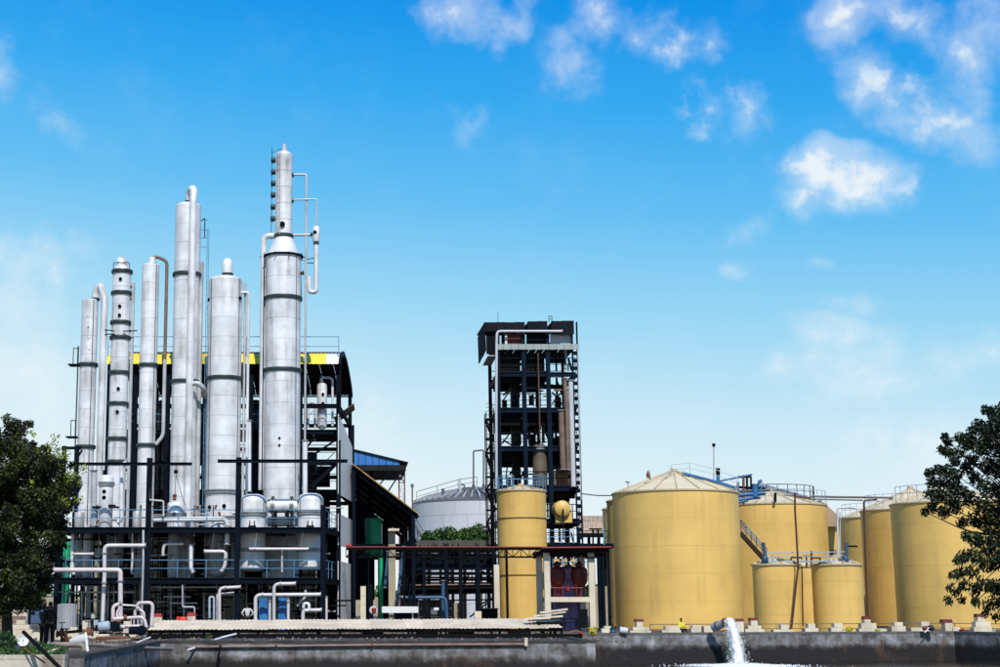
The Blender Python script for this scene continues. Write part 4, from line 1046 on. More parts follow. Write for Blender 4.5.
# grey storage tank far back
gx = XU(475, 205, 520); GY = 205.; gr = M_(61.5, GY); gz = ZV(503, GY - gr * .2); ga = ZV(489.5, GY)
gt = thing('grey_tank', 'wide pale grey storage tank with a dark ribbed roof, far behind the hedge', 'storage tank', (gx, GY, 0))
for j in range(8):
    h_ = gz / 8
    for i in range(16):
        # plates of the shell, each a curved plate
        key = ('plate', 16)
        if key not in CACHE:
            bm = bmesh.new(); A = []
            for k in range(5):
                a = 2 * math.pi / 16 * (k / 4 - .5) * .992
                A.append([bm.verts.new((math.sin(a) * rr, -math.cos(a) * rr, zz)) for rr, zz in ((1, 0), (1, .985), (.985, .985), (.985, 0))])
            for a, b in zip(A, A[1:]):
                for q in range(4): bm.faces.new((a[q], b[q], b[(q + 1) % 4], a[(q + 1) % 4]))
            bm.faces.new(A[0]); bm.faces.new(A[-1][::-1])
            CACHE[key] = finish(bm, GREYT, 30)
        an = 2 * math.pi * (i + .5 * (j % 2)) / 16
        if math.cos(an) < -.3: continue
        put('shell_plate', CACHE[key], gt, Matrix.Translation((gx, GY, j * h_)) @ Matrix.Rotation(an, 4, 'Z') @ S3(gr, gr, h_))
cyl('inner_shell', (gx, GY), 0, gz - .05, gr * .984, GREYR, gt, 64)
lathe('roof', (gx, GY, gz), [(gr * 1.005, -.1), (gr * 1.005, .05), (gr * .8, (ga - gz) * .35), (gr * .5, (ga - gz) * .68), (gr * .2, (ga - gz) * .92), (0, ga - gz)], GREYR, gt, 64)
for i in range(48):
    a = 2 * math.pi * i / 48
    if math.sin(a) > .5: continue
    p = [Vector((gx + math.cos(a) * gr * q, GY + math.sin(a) * gr * q, gz + (ga - gz) * h_ + .25)) for q, h_ in ((1, 0), (.8, .35), (.5, .68), (.2, .92))]
    for k in range(3): beam('roof_rib', p[k], p[k + 1], .18, .3, mat('pale rib steel', (.34, .35, .37), .6, 0, .2), gt, 'b')
railing(gt, [(gx - gr * .95, GY - 2, gz + .1), (gx - gr * .3, GY - 4, ga - .4), (gx, GY - 4, ga)], GREYR, 1.4, 3., .04)
vp = thing('goal_shaped_vent', 'tall goal shaped vent pipe on the grey tank roof', 'vent pipe', P(478.5, 492, 200))
pipe('pipe_body', [P(473.5, 492, 200), P(473.5, 451, 200), P(483.5, 450, 200), P(483.5, 492, 200)], .11, GREYR, vp, .2)
for u in (473.5, 483.5):
    for s in (-3, 3): rod('stay', P(u + s, 492, 200), P(u, 482, 200), .06, GREYR, vp, 6)
t = thing('roof_vessel', 'short mast with bent pipe on the grey tank roof', 'vent', P(461, 492, 200))
rod('mast_shaft', P(460, 495, 200), P(460, 478, 200), .14, GREYT, t); pipe('bent_pipe', [P(460, 485, 200), P(464, 484, 200), P(465, 492, 200)], .12, GREYR, t, .4)
box('base_box', P(463, 494, 200), P(469, 488, 201), GREYR, t); box('base_box', P(442, 496, 200), P(444, 489, 201), GREYR, t)
gs = thing('tank_stair', 'dark stair climbing the left side of the grey tank', 'stair', P(415, 615, 190))
for k in range(4):
    a, b = P(410 + k * 4, 517 + k * 6.5, 194), P(414 + k * 4, 523.5 + k * 6.5, 194)
    beam('stair_flight', a, b, .8, .25, GREYR, gs, 'b'); rod('handrail', a + Vector((0, 0, 1)), b + Vector((0, 0, 1)), .05, GREYR, gs)
for u in (410, 418, 426): beam('post', (XU(u, 194), 194, 0), (XU(u, 194), 194, ZV(517 + (u - 410) * 1.6, 194)), .15, .15, GREYR, gs, 'b')
# leafy bushes made of many leaf faces
def leaf_quads(cent, nrm_, size, aspect=.5):
    """(n,3) centres, random tilt -> verts, faces"""
    n = len(cent)
    a = rng.normal(size=(n, 3)); a /= np.linalg.norm(a, axis=1)[:, None]
    b = np.cross(a, rng.normal(size=(n, 3))); b /= np.linalg.norm(b, axis=1)[:, None] + 1e-9
    if nrm_ is not None:
        a = a * .6 + np.array(nrm_); a /= np.linalg.norm(a, axis=1)[:, None]; b = np.cross(a, rng.normal(size=(n, 3))); b /= np.linalg.norm(b, axis=1)[:, None] + 1e-9
    s = (size * rng.uniform(.6, 1.3, n))[:, None]
    v = np.stack([cent - a * s, cent + b * s * aspect, cent + a * s, cent - b * s * aspect], 1).reshape(-1, 3)
    return v
def leaf_mesh(v, m):
    n = len(v) // 4
    me = bpy.data.meshes.new('leaves'); me.vertices.add(n * 4); me.loops.add(n * 4); me.polygons.add(n)
    me.vertices.foreach_set('co', v.astype(np.float32).ravel())
    me.loops.foreach_set('vertex_index', np.arange(n * 4, dtype=np.int32))
    me.polygons.foreach_set('loop_start', np.arange(0, n * 4, 4, dtype=np.int32))
    me.materials.append(m); me.update(); me.validate()
    return me
def crown(parent, root, clusters, per, size, m, aspect=.5, nrm_=None, name='crown', flat=1.0):
    """clusters: (x,y,z,r) world"""
    out = []
    for (x, y, z, r) in clusters:
        k = int(per * rng.uniform(.7, 1.3) * r * r)
        d = rng.normal(size=(k, 3)); d /= np.linalg.norm(d, axis=1)[:, None]
        d *= (r * rng.uniform(0, 1, k) ** .45)[:, None]; d[:, 2] *= flat
        out.append(d + np.array([x, y, z]))
    c = np.concatenate(out) - np.array(root)
    me = leaf_mesh(leaf_quads(c, nrm_, size, aspect), m)
    return put(name, me, parent, Matrix.Translation(Vector(root)))
def tree_limb(parent, pts, r0, r1, name='limb', m=BARK):
    pts = [Vector(p) for p in pts]; path = fillet(pts, 1.0, 4) if len(pts) > 2 else pts
    o0 = path[0].copy(); n = len(path); bm = bmesh.new()
    tube_bm(bm, [p - o0 for p in path], [r0 + (r1 - r0) * i / (n - 1) for i in range(n)], 8)
    return put(name, finish(bm, m, 60), parent, Matrix.Translation(o0))
for i, (u0, u1, vt, vb) in enumerate(((420, 436, 531, 545), (434, 460, 527, 545), (458, 470, 529, 545), (466, 494, 525, 545))):
    Y = 165 + i; root = P((u0 + u1) / 2, 606, Y); root.z = 0
    t = thing('hedge_tree', ('small low round tree at the left end before the grey tank', 'broad green round tree before the grey tank', 'slim darker tree between two round ones before the grey tank', 'broad yellowish green tree before the grey tank beside the stair tower')[i], 'tree', root)
    cl = []
    for k in range(22):
        u = random.uniform(u0 + 3, u1 - 3); v = random.uniform(vt + 3 + 6 * abs((u - (u0 + u1) / 2) / (u1 - u0)) ** 1.2 * 2, vb)
        p = P(u, v, Y + random.uniform(-1, 1)); cl.append((p.x, p.y, p.z, random.uniform(.4, .75)))
    crown(t, root, cl, 420, .16, LEAF_B, .6)
    tree_limb(t, [root, (root.x + .2, root.y, ZV(552, Y)), P((u0 + u1) / 2, vt + 6, Y)], .22, .05, 'trunk')
t = thing('parapet_building', 'long low grey flat roofed building behind the pipe rack', 'building', P(446, 612, 150))
for i in range(14):
    ua, ub = 402 + 6.4 * i, 402 + 6.4 * (i + 1) - .15
    box('parapet_panel', P(ua, 549, 150), P(ub, 540.5, 150.3), mat('grey brown panel', (.07, .065, .06), .8, 0, .25), t)
box('slab', P(402, 551, 149.7), P(492, 549, 156), GREYR, t)
for i in range(8): box('column', P(404 + 12 * i, 618, 150.3), P(405.5 + 12 * i, 551, 150.9), DARK, t)

# ------------------------------------------------------------------ dark pipe rack
pr = thing('pipe_rack', 'dense dark steel pipe rack between the shed and the yellow silo', 'pipe rack', P(440, 622, 116))
for i, u in enumerate((408, 424, 446, 461, 478, 494)):
    for yy in (112, 118): beam('post', (XU(u, yy), yy, 0), (XU(u, yy), yy, ZV(549, yy)), .22 if i % 2 else .28, .22, NAVY, pr)
for v, w, y in ((551, .14, 112), (557, .5, 113.5), (563, .75, 114.5), (568, .3, 112), (573.5, .22, 112), (577.5, .12, 115), (583, .12, 112), (588, .3, 112), (591, .3, 113), (601, .1, 115)):
    beam('rack_beam', P(405, v, y), P(496, v - (1.5 if v > 585 else 0), y), .2, w, NAVY if v in (563, 557, 568) else DARK, pr)
for (u1, v1, u2, v2) in ((470, 617, 496, 596), (478, 606, 492, 598), (484, 571, 478, 580), (462, 588, 470, 572), (448, 571, 441, 582), (430, 560, 446, 552), (462, 560, 478, 552), (408, 588, 424, 572), (480, 566, 490, 556)):
    beam('brace', P(u1, v1, 112.4), P(u2, v2, 112.4), .1, .12, DARK, pr, 'b')
for i in range(26):
    u = random.uniform(406, 496); a = random.uniform(552, 596); p = P(u, a, 113 + random.random() * 4)
    rod('hanger', p, p - Vector((0, 0, random.uniform(.5, 2))), .035, DARK, pr, 6)
for i in range(10): box('tray_plate', P(407 + i * 9, 567, 114), P(415 + i * 9, 566.3, 118.5), NAVY, pr)
stuff_items = []
for i in range(70):
    u = random.uniform(404, 495); v = random.uniform(549, 556); p = P(u, v, 112 + random.random() * 4)
    d = Vector((random.uniform(-.5, .5), random.uniform(-.3, .3), random.uniform(.1, .6))) if i % 3 else Vector((random.uniform(.6, 1.4), 0, 0))
    stuff_items.append(('r', p, p + d, random.uniform(.03, .06)))
joined('valve_clutter', stuff_items, DARK, pr)['kind'] = 'stuff'
for k, (v, y, r_, m, nm) in enumerate(((574.5, 112.5, .05, LIGHTB, 'pale'), (580, 113, .09, DARK, 'black'), (585.5, 112.5, .07, BRPIPE, 'tan'), (593.5, 112.5, .12, DARK, 'thick black'), (597, 112.5, .08, mat('blue grey pipe paint', (.10, .16, .24), .5), 'blue grey'))):
    run(nm + ' horizontal pipe lying in the dark pipe rack', [(398, v, y), (495 if k < 4 else 441, v - .5 * k, y)], r_, m)
run('blue pipe elbow dropping at the right of the beige tank room', [(402, 597.5), (446, 597.5), (447, 621)], .12, mat('steel blue paint', (.035, .09, .18), .45), .4, 110)
run('upright blue pipe in the pipe rack', [(443, 580), (443, 620)], .14, mat('steel blue paint', (.035, .09, .18), .45), None, 111)
run('slanting blue pipe right of the shed posts', [(404.5, 546), (402, 560), (396.5, 610)], .11, mat('steel blue paint', (.035, .09, .18), .45), None, 106)
run('curving blue pipe in the shed front', [(388, 551), (386, 572), (385, 588)], .1, mat('steel blue paint', (.035, .09, .18), .45), .5, 106)
run('tan pipe swan neck behind the rack', [(408, 620), (408, 560), (413, 556), (419, 562), (419, 590)], .3, BROWN, .5, 116)
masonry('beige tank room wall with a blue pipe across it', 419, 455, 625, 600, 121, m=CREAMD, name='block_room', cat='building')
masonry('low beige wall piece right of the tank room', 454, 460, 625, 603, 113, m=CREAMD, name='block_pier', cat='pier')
masonry('small cream block with flat top just left of the silo base', 474.5, 481.5, 626, 611, 106, m=CREAM, name='block_pier', cat='pier', rows=2, cols=1)
t = thing('storage_box', 'dark box standing between the cream block and the silo', 'box', P(486, 622, 107))
box('box_body', P(483, 624, 107), P(495, 609, 109), DARK, t); box('box_lid', P(482.5, 609, 106.8), P(495.5, 608, 109.2), GREYR, t)
t = thing('slab_roof_kiosk', 'low blue kiosk with a thick white slab roof behind the canopy', 'kiosk', P(399, 622, 100))
box('roof_slab', P(382, 612.8, 98.5), P(416.5, 606.5, 101), WSHEET, t); box('kiosk_body', P(395, 625, 99), P(413, 613, 100.6), NAVY, t)
for u in (387, 412): box('leg', P(u, 625, 98.8), P(u + 1.5, 613, 99), CREAM if u > 400 else NAVY, t)
t = thing('flood_light', 'grey floodlight on a bracket behind the canopy', 'floodlight', P(435, 616, 95))
box('lamp_housing', P(431, 614.5, 95), P(437, 609.5, 95.3), GREYR, t); rod('bracket', P(433, 620, 95.2), P(434, 614, 95.2), .05, GREYR, t); box('lamp_lens', P(434, 610.2, 94.98), P(438.5, 607.6, 95.2), WHITEP, t)
t = thing('hose_reel', 'red and grey hose reel hanging at the shed front', 'hose reel', P(373, 618, 100))
lathe('drum', P(373.5, 610, 100), [(0, 0), (.27, 0), (.27, .06), (.12, .08), (.12, .2), (.27, .22), (.27, .28), (0, .28)], GREYT, t, 18, axis=(0, 1, 0)); cyl('hub', P(374, 611, 99.9)[:2], P(374, 612, 99.9).z, P(374, 608, 99.9).z, .14, RED, t, 12)

# ================================================================== STEEL TOWER
TW = thing('steel_tower', 'tall dark steel equipment tower with open floors and blue posts', 'tower', P(538, 626, 123))
TY0, TY1 = 121., 128.
TN = mat('blue tower steel', (.004, .011, .024), .6, 0, .3, 1., spec=.06)
ux = [499, 525, 549.5, 577]
tx = [XU(u, TY0, 430) for u in ux]
zt_ = ZV(348, TY0)
for i, x in enumerate(tx):
    if i < 3: beam('post', (x, TY0, 0), (x, TY0, zt_ if i else ZV(335, TY0)), .34, .34, TN, TW)
    else:
        for s in (-.2, .2): beam('post', (x + s, TY0, 0), (x + s, TY0, ZV(322, TY0)), .1, .3, TN, TW)
        nb = 36
        for k in range(nb): box('batten', (x - .25, TY0 - .16, zt_ * k / nb), (x + .25, TY0 - .14, zt_ * k / nb + .32), TN, TW)
    beam('post', (x, TY1, 0), (x, TY1, zt_), .28, .28, TN, TW)
for i in (1, 2): beam('post', (tx[i], TY0 + .01, zt_), (tx[i], TY0 + .01, ZV(334, TY0)), .3, .3, TN, TW)
flo = [(372, 0, 3), (408, 0, 3), (446.5, 0, 3), (486, 0, 3), (519, 0, 3), (543, 0, 3), (575, 0, 3)]
for v, a, b in flo:
    z = ZV(v, TY0)
    for yy in (TY0, TY1): beam('floor_beam', (tx[a], yy + .02, z - .2), (tx[b], yy + .02, z - .2), .2, .36, TN, TW)
    for x in tx: beam('floor_beam', (x, TY0, z - .25), (x, TY1, z - .25), .18, .45, TN, TW)
    for i in range(3):
        if (v == 372 and i == 2) or (v == 408 and i == 9): continue
        n = 3
        for k in range(n):
            xa_ = tx[i] + (tx[i + 1] - tx[i]) * k / n; xb_ = tx[i] + (tx[i + 1] - tx[i]) * (k + 1) / n - .02
            box('deck_plate', (xa_, TY0 + .1, z), (xb_, TY1 - .1, z + .06), GREYDECK, TW)
    railing(TW, [(tx[0], TY0, z + .06), (tx[3], TY0, z + .06)], NAVY, 1.1, 2.2, .035)
    railing(TW, [(tx[0], TY1, z + .06), (tx[3], TY1, z + .06)], NAVY, 1.1, 2.2, .035)
# deep girders under three floors
for v1, v2 in ((410, 424.5), (449, 460.5), (489, 498), (377, 381)):
    for k in range(3):
        if v1 == 377 and k == 2: continue
        for dy in (.6, 3.6, 6.2): box('deep_girder', (tx[k] + .2, TY0 + dy, ZV(v2, TY0)), (tx[k + 1] - .2, TY0 + dy + .15, ZV(v1, TY0)), DARK, TW)
box('enclosure_panel', (tx[0] + .2, TY0 + .6, ZV(372, TY0)), (tx[1] - .2, TY0 + .75, ZV(352, TY0)), mat('dark panel', (.008, .009, .011), .8, 0, .4, .6, spec=.05), TW)
box('enclosure_panel', (tx[1] + .2, TY0 + .6, ZV(388, TY0)), (tx[2] - .2, TY0 + .75, ZV(352, TY0)), mat('dark panel', (.008, .009, .011), .8, 0, .4, .6, spec=.05), TW)
box('enclosure_panel', (tx[2] + .2, TY0 + .6, ZV(362, TY0)), (tx[2] + 1.5, TY0 + .75, ZV(352, TY0)), mat('dark panel', (.008, .009, .011), .8, 0, .4, .6, spec=.05), TW)
for (u1, v1, u2, v2) in ((502, 402, 512, 388), (502, 444, 512, 430), (503, 440, 513, 446), (552, 404, 562, 392), (552, 392, 562, 404), (520, 430, 538, 446)):
    beam('brace', P(u1, v1, TY1 - .3), P(u2, v2, TY1 - .3), .12 if u1 != 520 else .35, .12 if u1 != 520 else .3, DARK, TW, 'b')
# corrugated belt and the head boxes
nb = 11
for k in range(nb):
    xa_ = XU(495.5, TY0, 348) + (XU(578.5, TY0, 348) - XU(495.5, TY0, 348)) * k / nb
    w_ = (XU(578.5, TY0, 348) - XU(495.5, TY0, 348)) / nb - .02
    sheet = corr_mesh('belt', w_, .45, mat('grey green sheet', (.33, .37, .36), .6, 0, .15), .14, .02)
    put('belt_sheet', sheet, TW, Matrix.Translation((xa_, TY0 - .35, ZV(350.2, TY0))) @ Matrix.Rotation(R(90), 4, 'X'))
    put('belt_roof', corr_mesh('beltroof', w_, 7.5, DROOF, .14, .02), TW, Matrix.Translation((xa_, TY0 - .3, ZV(345.2, TY0) + .02)))
HB = mat('weathered black sheet', (.009, .010, .014), .8, 0, .4, .8, .5, (.03, .033, .045), spec=.08)
HBL = mat('blackish side sheet', (.008, .009, .012), .8, 0, .35, .8, spec=.05)
box('head_panel', P(501.5, 345, TY0 + .1), P(507, 334.5, TY0 + .2), HB, TW); box('head_panel', P(507, 345, TY0 + .12), P(521, 333, TY0 + .22), mat('rust red panel', (.11, .018, .012), .7, 0, .3), TW)
box('head_panel', P(505, 344, TY0), P(507, 334.5, TY0 + .09), WSHEET, TW)
box('head_panel', P(526.5, 345, TY0 + .2), P(548, 332.5, TY0 + .3), HB, TW)
for k in range(4): box('head_panel', P(550.5 + k * 5.5, 345, TY0 + .2), P(555.8 + k * 5.5, 333, TY0 + .3), mat('pale head panel', (.50, .51, .54), .6, 0, .1), TW)
for ua, ub, va, vb in ((484, 495, 322.6, 331.5), (495.3, 505, 322.4, 331), (505.3, 515, 322.6, 330), (515.3, 524.5, 322.3, 329.8), (527.8, 537, 321.6, 330), (537.3, 547, 321.4, 330), (551.5, 562, 321.3, 334), (562.3, 573.5, 321, 334)):
    box('roof_sheet', P(ua, vb, TY0 - .4), P(ub, va, TY0 - .25), HB, TW)
    poly_prism('roof_sheet', [P(ua, va + .5, TY0 - .3), P(ub, va + .5, TY0 - .3), P(ub, va + .5, TY0 - .3) + Vector((0, 7, .3)), P(ua, va + .5, TY0 - .3) + Vector((0, 7, .3))], -.08, HB, TW)
A1 = P(484.5, 323, TY0 - .2); A2 = P(485.5, 350.5, TY0 - .2)
for k in range(4):
    d0, d1 = Vector((0, 1.7 * k, 0)), Vector((0, 1.7 * k + 1.66, 0))
    poly_prism('side_screen', [A1 + d0, A2 + d0, A2 + d1, A1 + d1], .06 + .02 * (k % 2), HBL, TW)
for k in range(3):
    ua, ub = 484.5 + 4.3 * k, 484.5 + 4.3 * k + 4.2
    box('side_screen', P(ua + (2 if k == 0 else 0), 354 + (k == 1), TY0 - .1), P(ub, 331, TY0 - .02 + .02 * (k % 2)), HBL, TW)
_a = P(488, 356, TY0 - .2); _b = P(497, 356, TY0 - .2); box('side_ledge', _a, _b + Vector((0, 5, .06)), GREYT, TW)
rod('lightning_rod', P(498, 322, TY0), P(498, 312, TY0), .02, DARK, TW, 6)
railing(TW, [P(549, 322, TY0 + 1), P(552, 322, TY0 + 1)], NAVY, .5)
# pipes on the tower
def tpipe(label, pts, r, m, Y=TY0 - .5, bend=None): return run(label, pts, r, m, bend, Y)
tpipe('long white pipe framing the tower head and running down its left side', [(562.5, 331.3), (497, 331.3), (496.5, 345), (496.2, 418), (496.5, 487)], .11, mat('grey white pipe', (.48, .50, .53), .5, 0, .1), bend=.3)
tpipe('white pipe from the tower head down the right bay', [(560.5, 332), (565, 334), (565.3, 405), (566.5, 470)], .13, CLAD2, TY0 + .8, .3)
tpipe('thin grey pipe along the right corner of the tower', [(577.8, 349), (578.8, 402), (581, 500)], .05, CLAD2, TY0 - .6)
tpipe('brown vertical pipe in the right bay of the tower', [(561, 410), (563.2, 470)], .24, BRPIPE, TY0 - .3)
tpipe('second brown vertical pipe in the right bay of the tower', [(564.5, 378), (567, 412), (568.2, 470)], .18, BRPIPE, TY0 - .25)
tpipe('pale vertical pipe nearest the right post of the tower', [(570.5, 380), (573.5, 487)], .2, mat('grey white pipe', (.48, .50, .53), .5, 0, .1), TY0 - .25)
tpipe('thin brown pipe in the middle bay of the tower', [(538, 353), (540, 440)], .06, mat('mid brown pipe', (.10, .055, .035), .6, 0, .3), TY0 - .25)
tpipe('second thin brown pipe in the middle bay', [(543, 425), (543.5, 443)], .12, BROWN, TY0 + 1.6)
tpipe('small pipe loop in the middle bay above the third floor', [(532, 404), (532, 398), (539, 398), (539, 404)], .07, DARK, TY0 + .9, .2)
t = thing('air_duct', 'wide black vertical duct in the left bay of the tower', 'duct', P(515.5, 500, 124))
dx0, dx1 = XU(511.3, 124, 430), XU(519.6, 124, 430)
zd = ZV(374, 124)
for k in range(8): box('duct_section', (dx0, 123.6, ZV(500, 124) + (zd - ZV(500, 124)) * k / 8), (dx1, 124.4, ZV(500, 124) + (zd - ZV(500, 124)) * (k + 1) / 8 - .05), mat('black duct sheet', (.014, .012, .012), .7, 0, .4, 1.), t)
vessel('dark brown domed vessel in the middle bay of the tower', 540, 470, 7.3, 121.6, 443.5, 497, mat('olive brown vessel', (.11, .085, .055), .6, 0, .35, 1.2, .8, (.03, .02, .015)), (450,), .6, name='domed_vessel')
vessel('small dark pot hanging in the right bay of the tower', 557.5, 450, 3.2, 123, 436, 461, DARK, (), .2, name='domed_vessel', n=18)
vessel('orange brown insulated tank in the right bay of the tower', 563, 477, 6.7, 123, 469, 485.5, ORANGE, (), .08, name='insulated_tank', cat='tank')
vessel('small orange tank peeping out right of the larger orange brown one', 570, 477, 3, 123.6, 472, 485.5, mat('orange insulation', (.5, .17, .04), .6, 0, .3), (), .05, name='insulated_tank', cat='tank', n=18)
t = thing('round_drum', 'yellow round drum end sitting on a cradle low in the tower', 'drum', P(563, 523, 119))
dc = P(563, 508.3, 119); dr = M_(8.3, 119)
lathe('drum_shell', (dc.x, dc.y, dc.z), [(0, 0), (dr * .6, .06), (dr * .92, .2), (dr, .4), (dr, 3.2), (0, 3.4)], YEL2, t, 36, axis=(0, 1, 0))
box('cradle', P(556, 522.5, 119.6), P(570.5, 513, 120.4), YEL2, t); rod('drain_pipe', P(563, 509, 118.9), P(563.3, 540, 118.9), .06, DARK, t)
rnd = random.Random(21)
for fi, (va, vb) in enumerate(((352, 372), (376, 408), (412, 446), (450, 486), (488, 519), (521, 543), (546, 575), (577, 622))):
    it = []; ib = []
    for k in range(26):
        u = rnd.uniform(501, 575); y = rnd.uniform(122, 127.5); z0_ = ZV(vb, y); z1_ = ZV(va, y)
        p = Vector((XU(u, y, (va + vb) / 2), y, z0_ + .1)); q = rnd.random()
        if q < .45: e = p + Vector((0, 0, (z1_ - z0_) * rnd.uniform(.3, .95)))
        elif q < .7: p.z += rnd.uniform(.8, 2.); e = p + Vector((rnd.choice((-1, 1)) * rnd.uniform(.5, 1.8), 0, 0))
        else: p.z += rnd.uniform(.2, 1.); e = p + Vector((rnd.uniform(-1, 1), rnd.uniform(-.5, .5), rnd.uniform(.4, 1.6)))
        e.x = max(tx[0], min(tx[3], e.x)); (it if rnd.random() < .6 else ib).append(('r', p, e, rnd.uniform(.03, .11)))
    o = joined('floor_clutter', it, DARK, TW); o['kind'] = 'stuff'
    o = joined('floor_pipework', ib, BRPIPE if fi % 2 else BROWN, TW); o['kind'] = 'stuff'
for v, u, w_, h_ in ((404, 530, 4, 9), (408, 503, 4, 8), (446, 530, 5, 12), (486, 507, 4, 9), (408, 556, 5, 11), (446, 553, 3, 8), (372, 530, 6, 10), (519, 553, 5, 10)):
    a = P(u, v, 123); b_ = P(u + w_, v - h_, 123); box('floor_cabinet', a, (b_.x, 123.8, b_.z), DARK, TW)
# stair tower on the left
st = thing('zigzag_stair', 'dark zigzag escape stair on the left side of the steel tower', 'stair', P(490, 622, 119))
SX0, SX1 = XU(486.7, 119, 500), XU(494.3, 119, 500)
for x in (SX0, SX1):
    for yy in (118.4, 119.6): beam('post', (x, yy, 0), (x, yy, ZV(413 if x == SX0 else 409, 119)), .08, .08, DARK, st, 'b')
lv = [419.5, 439, 453, 477, 489.5, 510, 523, 547, 570, 600, 626]
for i, (a, b) in enumerate(zip(lv, lv[1:])):
    za_, zb_ = ZV(a, 119), max(0, ZV(b, 119))
    xa_, xb_ = (SX0, SX1) if i % 2 == 0 else (SX1, SX0)
    box('landing', (SX0, 118.4, za_ - .05), (SX1, 119.6, za_ + .03), DARK, st)
    it = [('b', (xa_, yy, za_), (xb_, yy, zb_), .04, .12) for yy in (118.5, 119.5)]
    for k in range(8): 
        p = Vector((xa_, 118.5, za_)).lerp(Vector((xb_, 118.5, zb_)), (k + .5) / 8); it.append(('b', p, p + Vector((0, 1, 0)), .12, .02))
    joined('stair_flight', it, DARK, st)
    for k in range(4): rod('guard_rail', (SX0, 118.4, za_ + .3 * (k + 1)), (SX1, 118.4, za_ + .3 * (k + 1)), .02, DARK, st, 6)
    rod('guard_rail', (SX0, 118.4, zb_ + .6), (SX1, 118.4, zb_ + .6), .02, DARK, st, 6)

# ================================================================== YELLOW TANKS
def tank(label, u, vr, rpx, Y, vtop, vapex, courses=6, ribs=16, m=YEL, roofm=ROOFW, ribm=RIBY, n=72, name='storage_tank', z0=0., rim=.08, group=None, seg=None):
    """vtop: top of shell as seen at the side edges"""
    c = P(u, vr, Y); r = M_(rpx, Y) * 1.0; zt = ZV(vtop, Y)
    t = thing(name, label, 'tank', (c.x, c.y, z0), group)
    h = (zt - z0) / courses
    cyl('inner_shell', c, z0, zt - .03, r - .03, m, t, n)
    for i in range(courses):
        k = 1 + (.0012 if i % 2 else 0)
        put('shell_course', unit_cyl(m, n), t, Matrix.Translation((c.x, c.y, z0 + i * h + .004)) @ S3(r * k, r * k, h - .008))
    za = ZV(vapex, Y) - zt
    lathe('rim_angle', (c.x, c.y, zt - .02), [(r * .99, 0), (r + rim, 0), (r + rim, .1), (r * .99, .12)], ribm, t, n)
    key = ('wedge', ribs, roofm.name)
    if key not in CACHE:
        bm = bmesh.new(); k = 4; A = 2 * math.pi / ribs
        rows = []
        for rr, zz in ((1.0, 0), (.66, .36), (.33, .69), (.02, 1)):
            rows.append([bm.verts.new((rr * math.cos(A * (q / k - .5) * .99), rr * math.sin(A * (q / k - .5) * .99), zz)) for q in range(k + 1)])
        for a, b in zip(rows, rows[1:]):
            for q in range(k): bm.faces.new((a[q], a[q + 1], b[q + 1], b[q]))
        CACHE[key] = finish(bm, roofm, 60)
    for i in range(ribs):
        a = 2 * math.pi * (i + .5) / ribs
        put('roof_panel', CACHE[key], t, Matrix.Translation((c.x, c.y, zt + .06)) @ Matrix.Rotation(a, 4, 'Z') @ S3(r * 1.0, r * 1.0, za))
        a = 2 * math.pi * i / ribs
        if ribm:
            beam('roof_rib', (c.x + r * math.cos(a), c.y + r * math.sin(a), zt + .10), (c.x, c.y, zt + za + .10), .09, .1, ribm, t, 'b')
    cyl('roof_cap', c, zt + za - .02, zt + za + .2, .22, ribm, t, 16)
    return t, c, r, zt, zt + za
T1, c1, r1, z1t, z1a = tank('largest yellow tank with a cream ribbed cone roof, nearest the water jet', 676.5, 540, 61.5, 108, 494.5, 471.5, 5, 18)
T2, c2, r2, z2t, z2a = tank('yellow tank just right of the largest one with a brown pipe down its front', 772, 540, 53.5, 128, 507, 491, 6, 18, YEL2)
T3, c3, r3, z3t, z3a = tank('small yellow tank with a cone lid, left of the two by the catwalk', 777, 595, 22.6, 98, 565.5, 558.5, 4, 12, YEL2)
T4, c4, r4, z4t, z4a = tank('small yellow tank with a cone lid, right of the two by the catwalk', 838, 595, 24, 98, 565.5, 558, 4, 12, YEL)
tank('half hidden yellow tank between and behind the two small ones', 806, 595, 15, 105, 567, 561, 4, 12, YEL2)
T5, c5, r5, z5t, z5a = tank('yellow tank glimpsed at the left of the right hand group', 882, 540, 40, 140, 519, 503, 6, 16, YEL2)
T6, c6, r6, z6t, z6a = tank('middle yellow tank of the right hand group with a long brown pipe', 914, 540, 49, 127, 511.5, 489, 6, 16, YEL2)
T7, c7, r7, z7t, z7a = tank('big yellow tank behind the right tree', 951, 540, 55, 111, 505, 485, 6, 18, YEL)
tank('thin edge of a yellow tank behind the largest one, nearer', 640, 540, 31.5, 125, 502, 492, 6, 12, YEL2)
tank('thin edge of a yellow tank behind the largest one, farther left', 633, 540, 29, 136, 510, 500, 6, 12, YEL2)
TB, cb, rb, zbt, zba = tank('dark roofed tank rising behind the second yellow tank', 763, 520, 50, 152, 501, 484.5, 5, 24, YEL2, mat('grey roof plate', (.17, .18, .20), .6, 0, .3), mat('pale rib steel', (.34, .35, .37), .6, 0, .2))
railing(TB, [(cb.x + rb * math.cos(a), cb.y + rb * math.sin(a), zbt + .1) for a in [R(-100 + 12 * k) for k in range(9)]], NAVY, 1.2, 2., .035)
railing(T2, [(c2.x + r2 * math.cos(a), c2.y + r2 * math.sin(a), z2t + .1) for a in [R(-130 + 10 * k) for k in range(12)]], LIGHTB, 1.1, 2., .02)
railing(T7, [(c7.x + r7 * .95 * math.cos(a), c7.y + r7 * .95 * math.sin(a), z7t + .2) for a in [R(180 + 12 * k) for k in range(9)]], BLUE, 1.1, 2., .02)
railing(T6, [(c6.x + r6 * .95 * math.cos(a), c6.y + r6 * .95 * math.sin(a), z6t + .2) for a in [R(180 + 12 * k) for k in range(8)]], LIGHTB, 1.1, 2., .02)
